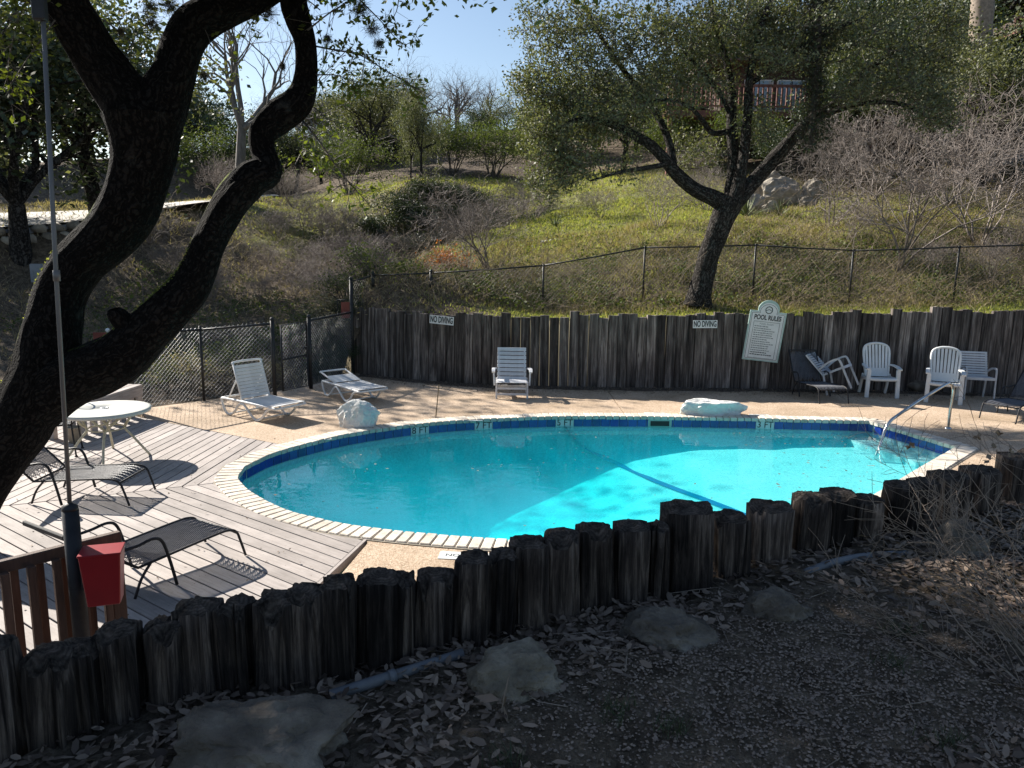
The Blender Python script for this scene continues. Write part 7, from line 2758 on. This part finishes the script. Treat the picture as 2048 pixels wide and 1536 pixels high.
    C[:, 2] += 0.014
    A_ = r.uniform(0, 2 * math.pi, len(C))
    D = np.stack([np.cos(A_), np.sin(A_), r.normal(size=len(C)) * 0.12], 1) * (r.uniform(0.02, 0.22, len(C)) ** 1.3 * 1.3)[:, None]
    M_ = C + D + r.normal(size=D.shape) * 0.006
    V1, F1 = seg_arrays(C, M_, 0.0022, 0.0018, 4)
    V2, F2 = seg_arrays(M_, M_ + D * 0.6 + r.normal(size=D.shape) * 0.012, 0.0018, 0.0008, 4)
    V, F = merge([(V1, F1), (V2, F2)])
    stuff('fallen_twigs', V, F, MAT['twig_tan'], 'short fallen twigs lying over the brown leaves')
    # pebbles
    C = ground_pts(r, 90000, -0.8, 3.6, 1.4, 4.0, lambda x, y: np.exp(-(((x - 1.2) / 1.2) ** 2 + ((y - 2.5) / 0.7) ** 2)) > r.uniform(0.1, 1.0, len(x)))
    C[:, 2] += 0.004
    n = len(C)
    S_ = (r.uniform(0.35, 1.0, (n, 1)) * 0.0075) * (1 + 0.4 * r.normal(size=(n, 3)).clip(-1, 1))
    offs = np.array([(1, 0, 0), (-1, 0, 0), (0, 1, 0), (0, -1, 0), (0, 0, 0.8), (0, 0, -0.8)])
    ang = r.uniform(0, 6.28, n)
    V = []
    for o in offs:
        x = o[0] * S_[:, 0] * np.cos(ang) - o[1] * S_[:, 1] * np.sin(ang)
        y = o[0] * S_[:, 0] * np.sin(ang) + o[1] * S_[:, 1] * np.cos(ang)
        V.append(C + np.stack([x, y, o[2] * S_[:, 2]], 1))
    V = np.stack(V, 1).reshape(-1, 3)
    b = (np.arange(n) * 6)[:, None]
    tri = [(0, 2, 4), (2, 1, 4), (1, 3, 4), (3, 0, 4)]
    F = np.concatenate([np.concatenate([b + i, b + j, b + k], 1) for i, j, k in tri])
    stuff('gravel', V, F, MAT['pebble'], 'pinkish granite gravel between the fallen leaves')
    # loose bits on the deck, drifted against the wall, and afloat
    C = []
    for k in range(9000):
        x = r.uniform(-3.4, 12)
        y = wall_y(x) - abs(r.normal()) * 0.36 - 0.02
        C.append((x, y, 0.0))
    for k in range(260):
        C.append((r.uniform(-5.8, -1.7), r.uniform(5.2, 11), 0.006))
    for k in range(500):
        C.append((r.uniform(-4.4, -2.6), r.uniform(14.6, 16.6), 0.0))
    C = np.array(C)
    ok = ~inside(pool_offset(0.05), C[:, 0], C[:, 1])
    C = C[ok]
    V, F = leaf_arrays(C, np.full(len(C), 0.032), r, 0.5, 0.9)
    V[:, 2] = np.clip(V[:, 2], -0.008, 0.012)
    stuff('deck_debris', V, F, MAT['litter'], 'dry leaves and crumbs drifted along the timber wall and deck')
    C = np.stack([r.uniform(-3, 6, 1100), r.uniform(7.3, 12.4, 1100), np.full(1100, WATER_Z + 0.004)], 1)
    dn = smooth_noise(C[:, 0], C[:, 1], 0.7, 13)
    C = C[inside(pool_offset(-0.15), C[:, 0], C[:, 1]) & ((dn > 0.12) | (C[:, 0] > 3.6)) & (r.random(1100) < np.where(C[:, 0] > 3.2, 0.8, 0.3))]
    V, F = leaf_arrays(C, np.full(len(C), 0.052), r, 0.5, 1.0)
    V[:, 2] = WATER_Z + 0.004 + (V[:, 2] - WATER_Z - 0.004).clip(-0.001, 0.006)
    stuff('floating_leaves', V, F, MAT['litter'], 'small leaves floating on the pool')


build_cover()


# ------------------------------------------------------------------ bed plants
def build_bed_plants():
    r = np.random.default_rng(31)
    for i, (u, v, lab, g) in enumerate([(1350, 1462, 'dark green grass tuft in the gravel', None), (1225, 1425, 'thin grass tuft beside the upright dead stem', None), (1800, 1268, 'bright grass tuft under the dry shrub twigs', None), (1785, 1335, 'low green tuft under the arching dry twigs', None), (1010, 1530, 'small grass tuft at the edge of the limestone slab', None), (1900, 1490, 'straggly grass tuft at the root of the dry shrub', None)]):
        p = P(u, v, 1.25)
        root = empty('grass_tuft', (p[0], p[1], hz(p[0], p[1])))
        tag(root, lab, 'grass tuft')
        n = 90
        C = np.stack([r.normal(size=n) * 0.035, r.normal(size=n) * 0.03, np.full(n, 0.0)], 1)
        V, F = blades(r, C, np.full(n, 0.06), 0.0018, 0.7)
        link('blades', np_mesh('blades', V, F, MAT['leaf_dark']), root)
    # dry shrub at the right
    base = P(2130, 1470, 1.24)
    root = empty('dry_shrub', (base[0], base[1], hz(base[0], base[1])))
    tag(root, 'dry leafless shrub with pale arching twigs reaching over the palisade', 'shrub')
    o = np.array(root.location)
    segs, tips = [], []

    def arch(px, Y0, Y1, rad, sub=6):
        n = len(px)
        pts = [tuple(Q(u, v, Y0 + (Y1 - Y0) * i / (n - 1)) - o) for i, (u, v) in enumerate(px)]
        sp = resample(spline(pts, 6), 0.04, False)
        for i in range(len(sp) - 1):
            f = 1 - 0.75 * i / len(sp)
            segs.append((sp[i], sp[i + 1], rad * f, rad * f * 0.97))
            if i > 3 and r.random() < 0.34:
                d = sp[i + 1] - sp[i]
                d = d / np.linalg.norm(d) + r.normal(size=3) * 0.55 + np.array([0, 0, 0.25])
                grow(r, sp[i], d, r.uniform(0.08, 0.34), rad * f * 0.5, 0, 1, segs, tips, 0.16, 0.02, (1, 2), 0.6, 0.8, 4, 0.6)
    Yb = base[1]
    arch([(2130, 1130), (2050, 1090), (1960, 1040), (1890, 1000), (1830, 950), (1808, 900)], 3.6, 3.9, 0.0048)
    arch([(2110, 1180), (2040, 1110), (1980, 1010), (1930, 940), (1915, 925)], 3.5, 3.8, 0.004)
    arch([(2120, 1060), (2060, 980), (1990, 915), (1945, 870)], 3.9, 4.2, 0.004)
    arch([(2100, 1000), (2060, 930), (2020, 890), (1995, 868)], 4.0, 4.2, 0.003)
    arch([(2130, 1400), (2040, 1300), (1960, 1190), (1900, 1110), (1860, 1060)], 2.6, 3.2, 0.005)
    arch([(2120, 1440), (2000, 1330), (1920, 1250), (1870, 1170), (1830, 1100)], 2.5, 3.1, 0.005)
    arch([(2140, 1420), (2000, 1370), (1890, 1320), (1800, 1260), (1740, 1190)], 2.5, 2.95, 0.0045)
    arch([(2140, 1470), (2010, 1440), (1880, 1430), (1850, 1412)], 2.35, 2.5, 0.004)
    arch([(2130, 1500), (2030, 1480), (1950, 1500), (1880, 1510)], 2.25, 2.35, 0.003)
    arch([(2100, 1380), (2020, 1260), (1950, 1150), (1880, 1090), (1815, 1085)], 2.7, 3.3, 0.004)
    arch([(2100, 1340), (2010, 1270), (1930, 1240), (1850, 1190), (1800, 1180)], 2.7, 3.1, 0.004)
    for k in range(16):
        u0, v0 = r.uniform(2050, 2160), r.uniform(1250, 1520)
        L = r.uniform(150, 420)
        a = math.radians(r.uniform(15, 60))
        u1, v1 = u0 - L * math.cos(a), v0 - L * math.sin(a)
        arch([(u0, v0), ((u0 + u1) / 2 + 15, (v0 + v1) / 2 - 25), (u1, v1)], 2.4 + r.uniform(-0.1, 0.3), 2.8 + r.uniform(0, 0.4), r.uniform(0.0022, 0.004))
    segs[:] = [(a, b, max(c, 0.0012), max(d, 0.0010)) for a, b, c, d in segs]
    link('twigs', segs_mesh(segs, 'twigs', MAT['twig_tan'], 0.004), root)
    pods = []
    for (u, v, Y) in [(1992, 897, 4.1), (2020, 902, 4.1), (1958, 872, 4.2), (2000, 870, 4.2), (1978, 915, 3.9), (1820, 890, 3.9)]:
        q = Q(u, v, Y) - o
        V, F = leaf_arrays(q + r.normal(size=(6, 3)) * 0.008, np.full(6, 0.028), r, 0.8)
        link('seed_head', np_mesh('seed_head', V, F, MAT['litter']), root)
    # upright dead stem with curled leaf
    p = P(1000, 1450, 1.24)
    root = empty('dead_stem', (p[0], p[1], hz(p[0], p[1])))
    tag(root, 'upright dead stem with curled papery leaves in the litter', 'plant')
    V, F = seg_arrays([(0, 0, -0.02), (0.01, 0, 0.08)], [(0.01, 0, 0.08), (0.03, 0.01, 0.17)], 0.003, 0.002, 5)
    link('stem', np_mesh('stem', V, F, MAT['twig_tan']), root)
    V, F = leaf_arrays(np.array([(0.0, 0, 0.08), (0.01, 0, 0.1), (0.01, 0, 0.06), (0, 0, 0.04)]), np.full(4, 0.10), r, 0.35, 0.0, 0.9)
    link('leaf', np_mesh('leaf', V, F, MAT['litter']), root)


build_bed_plants()
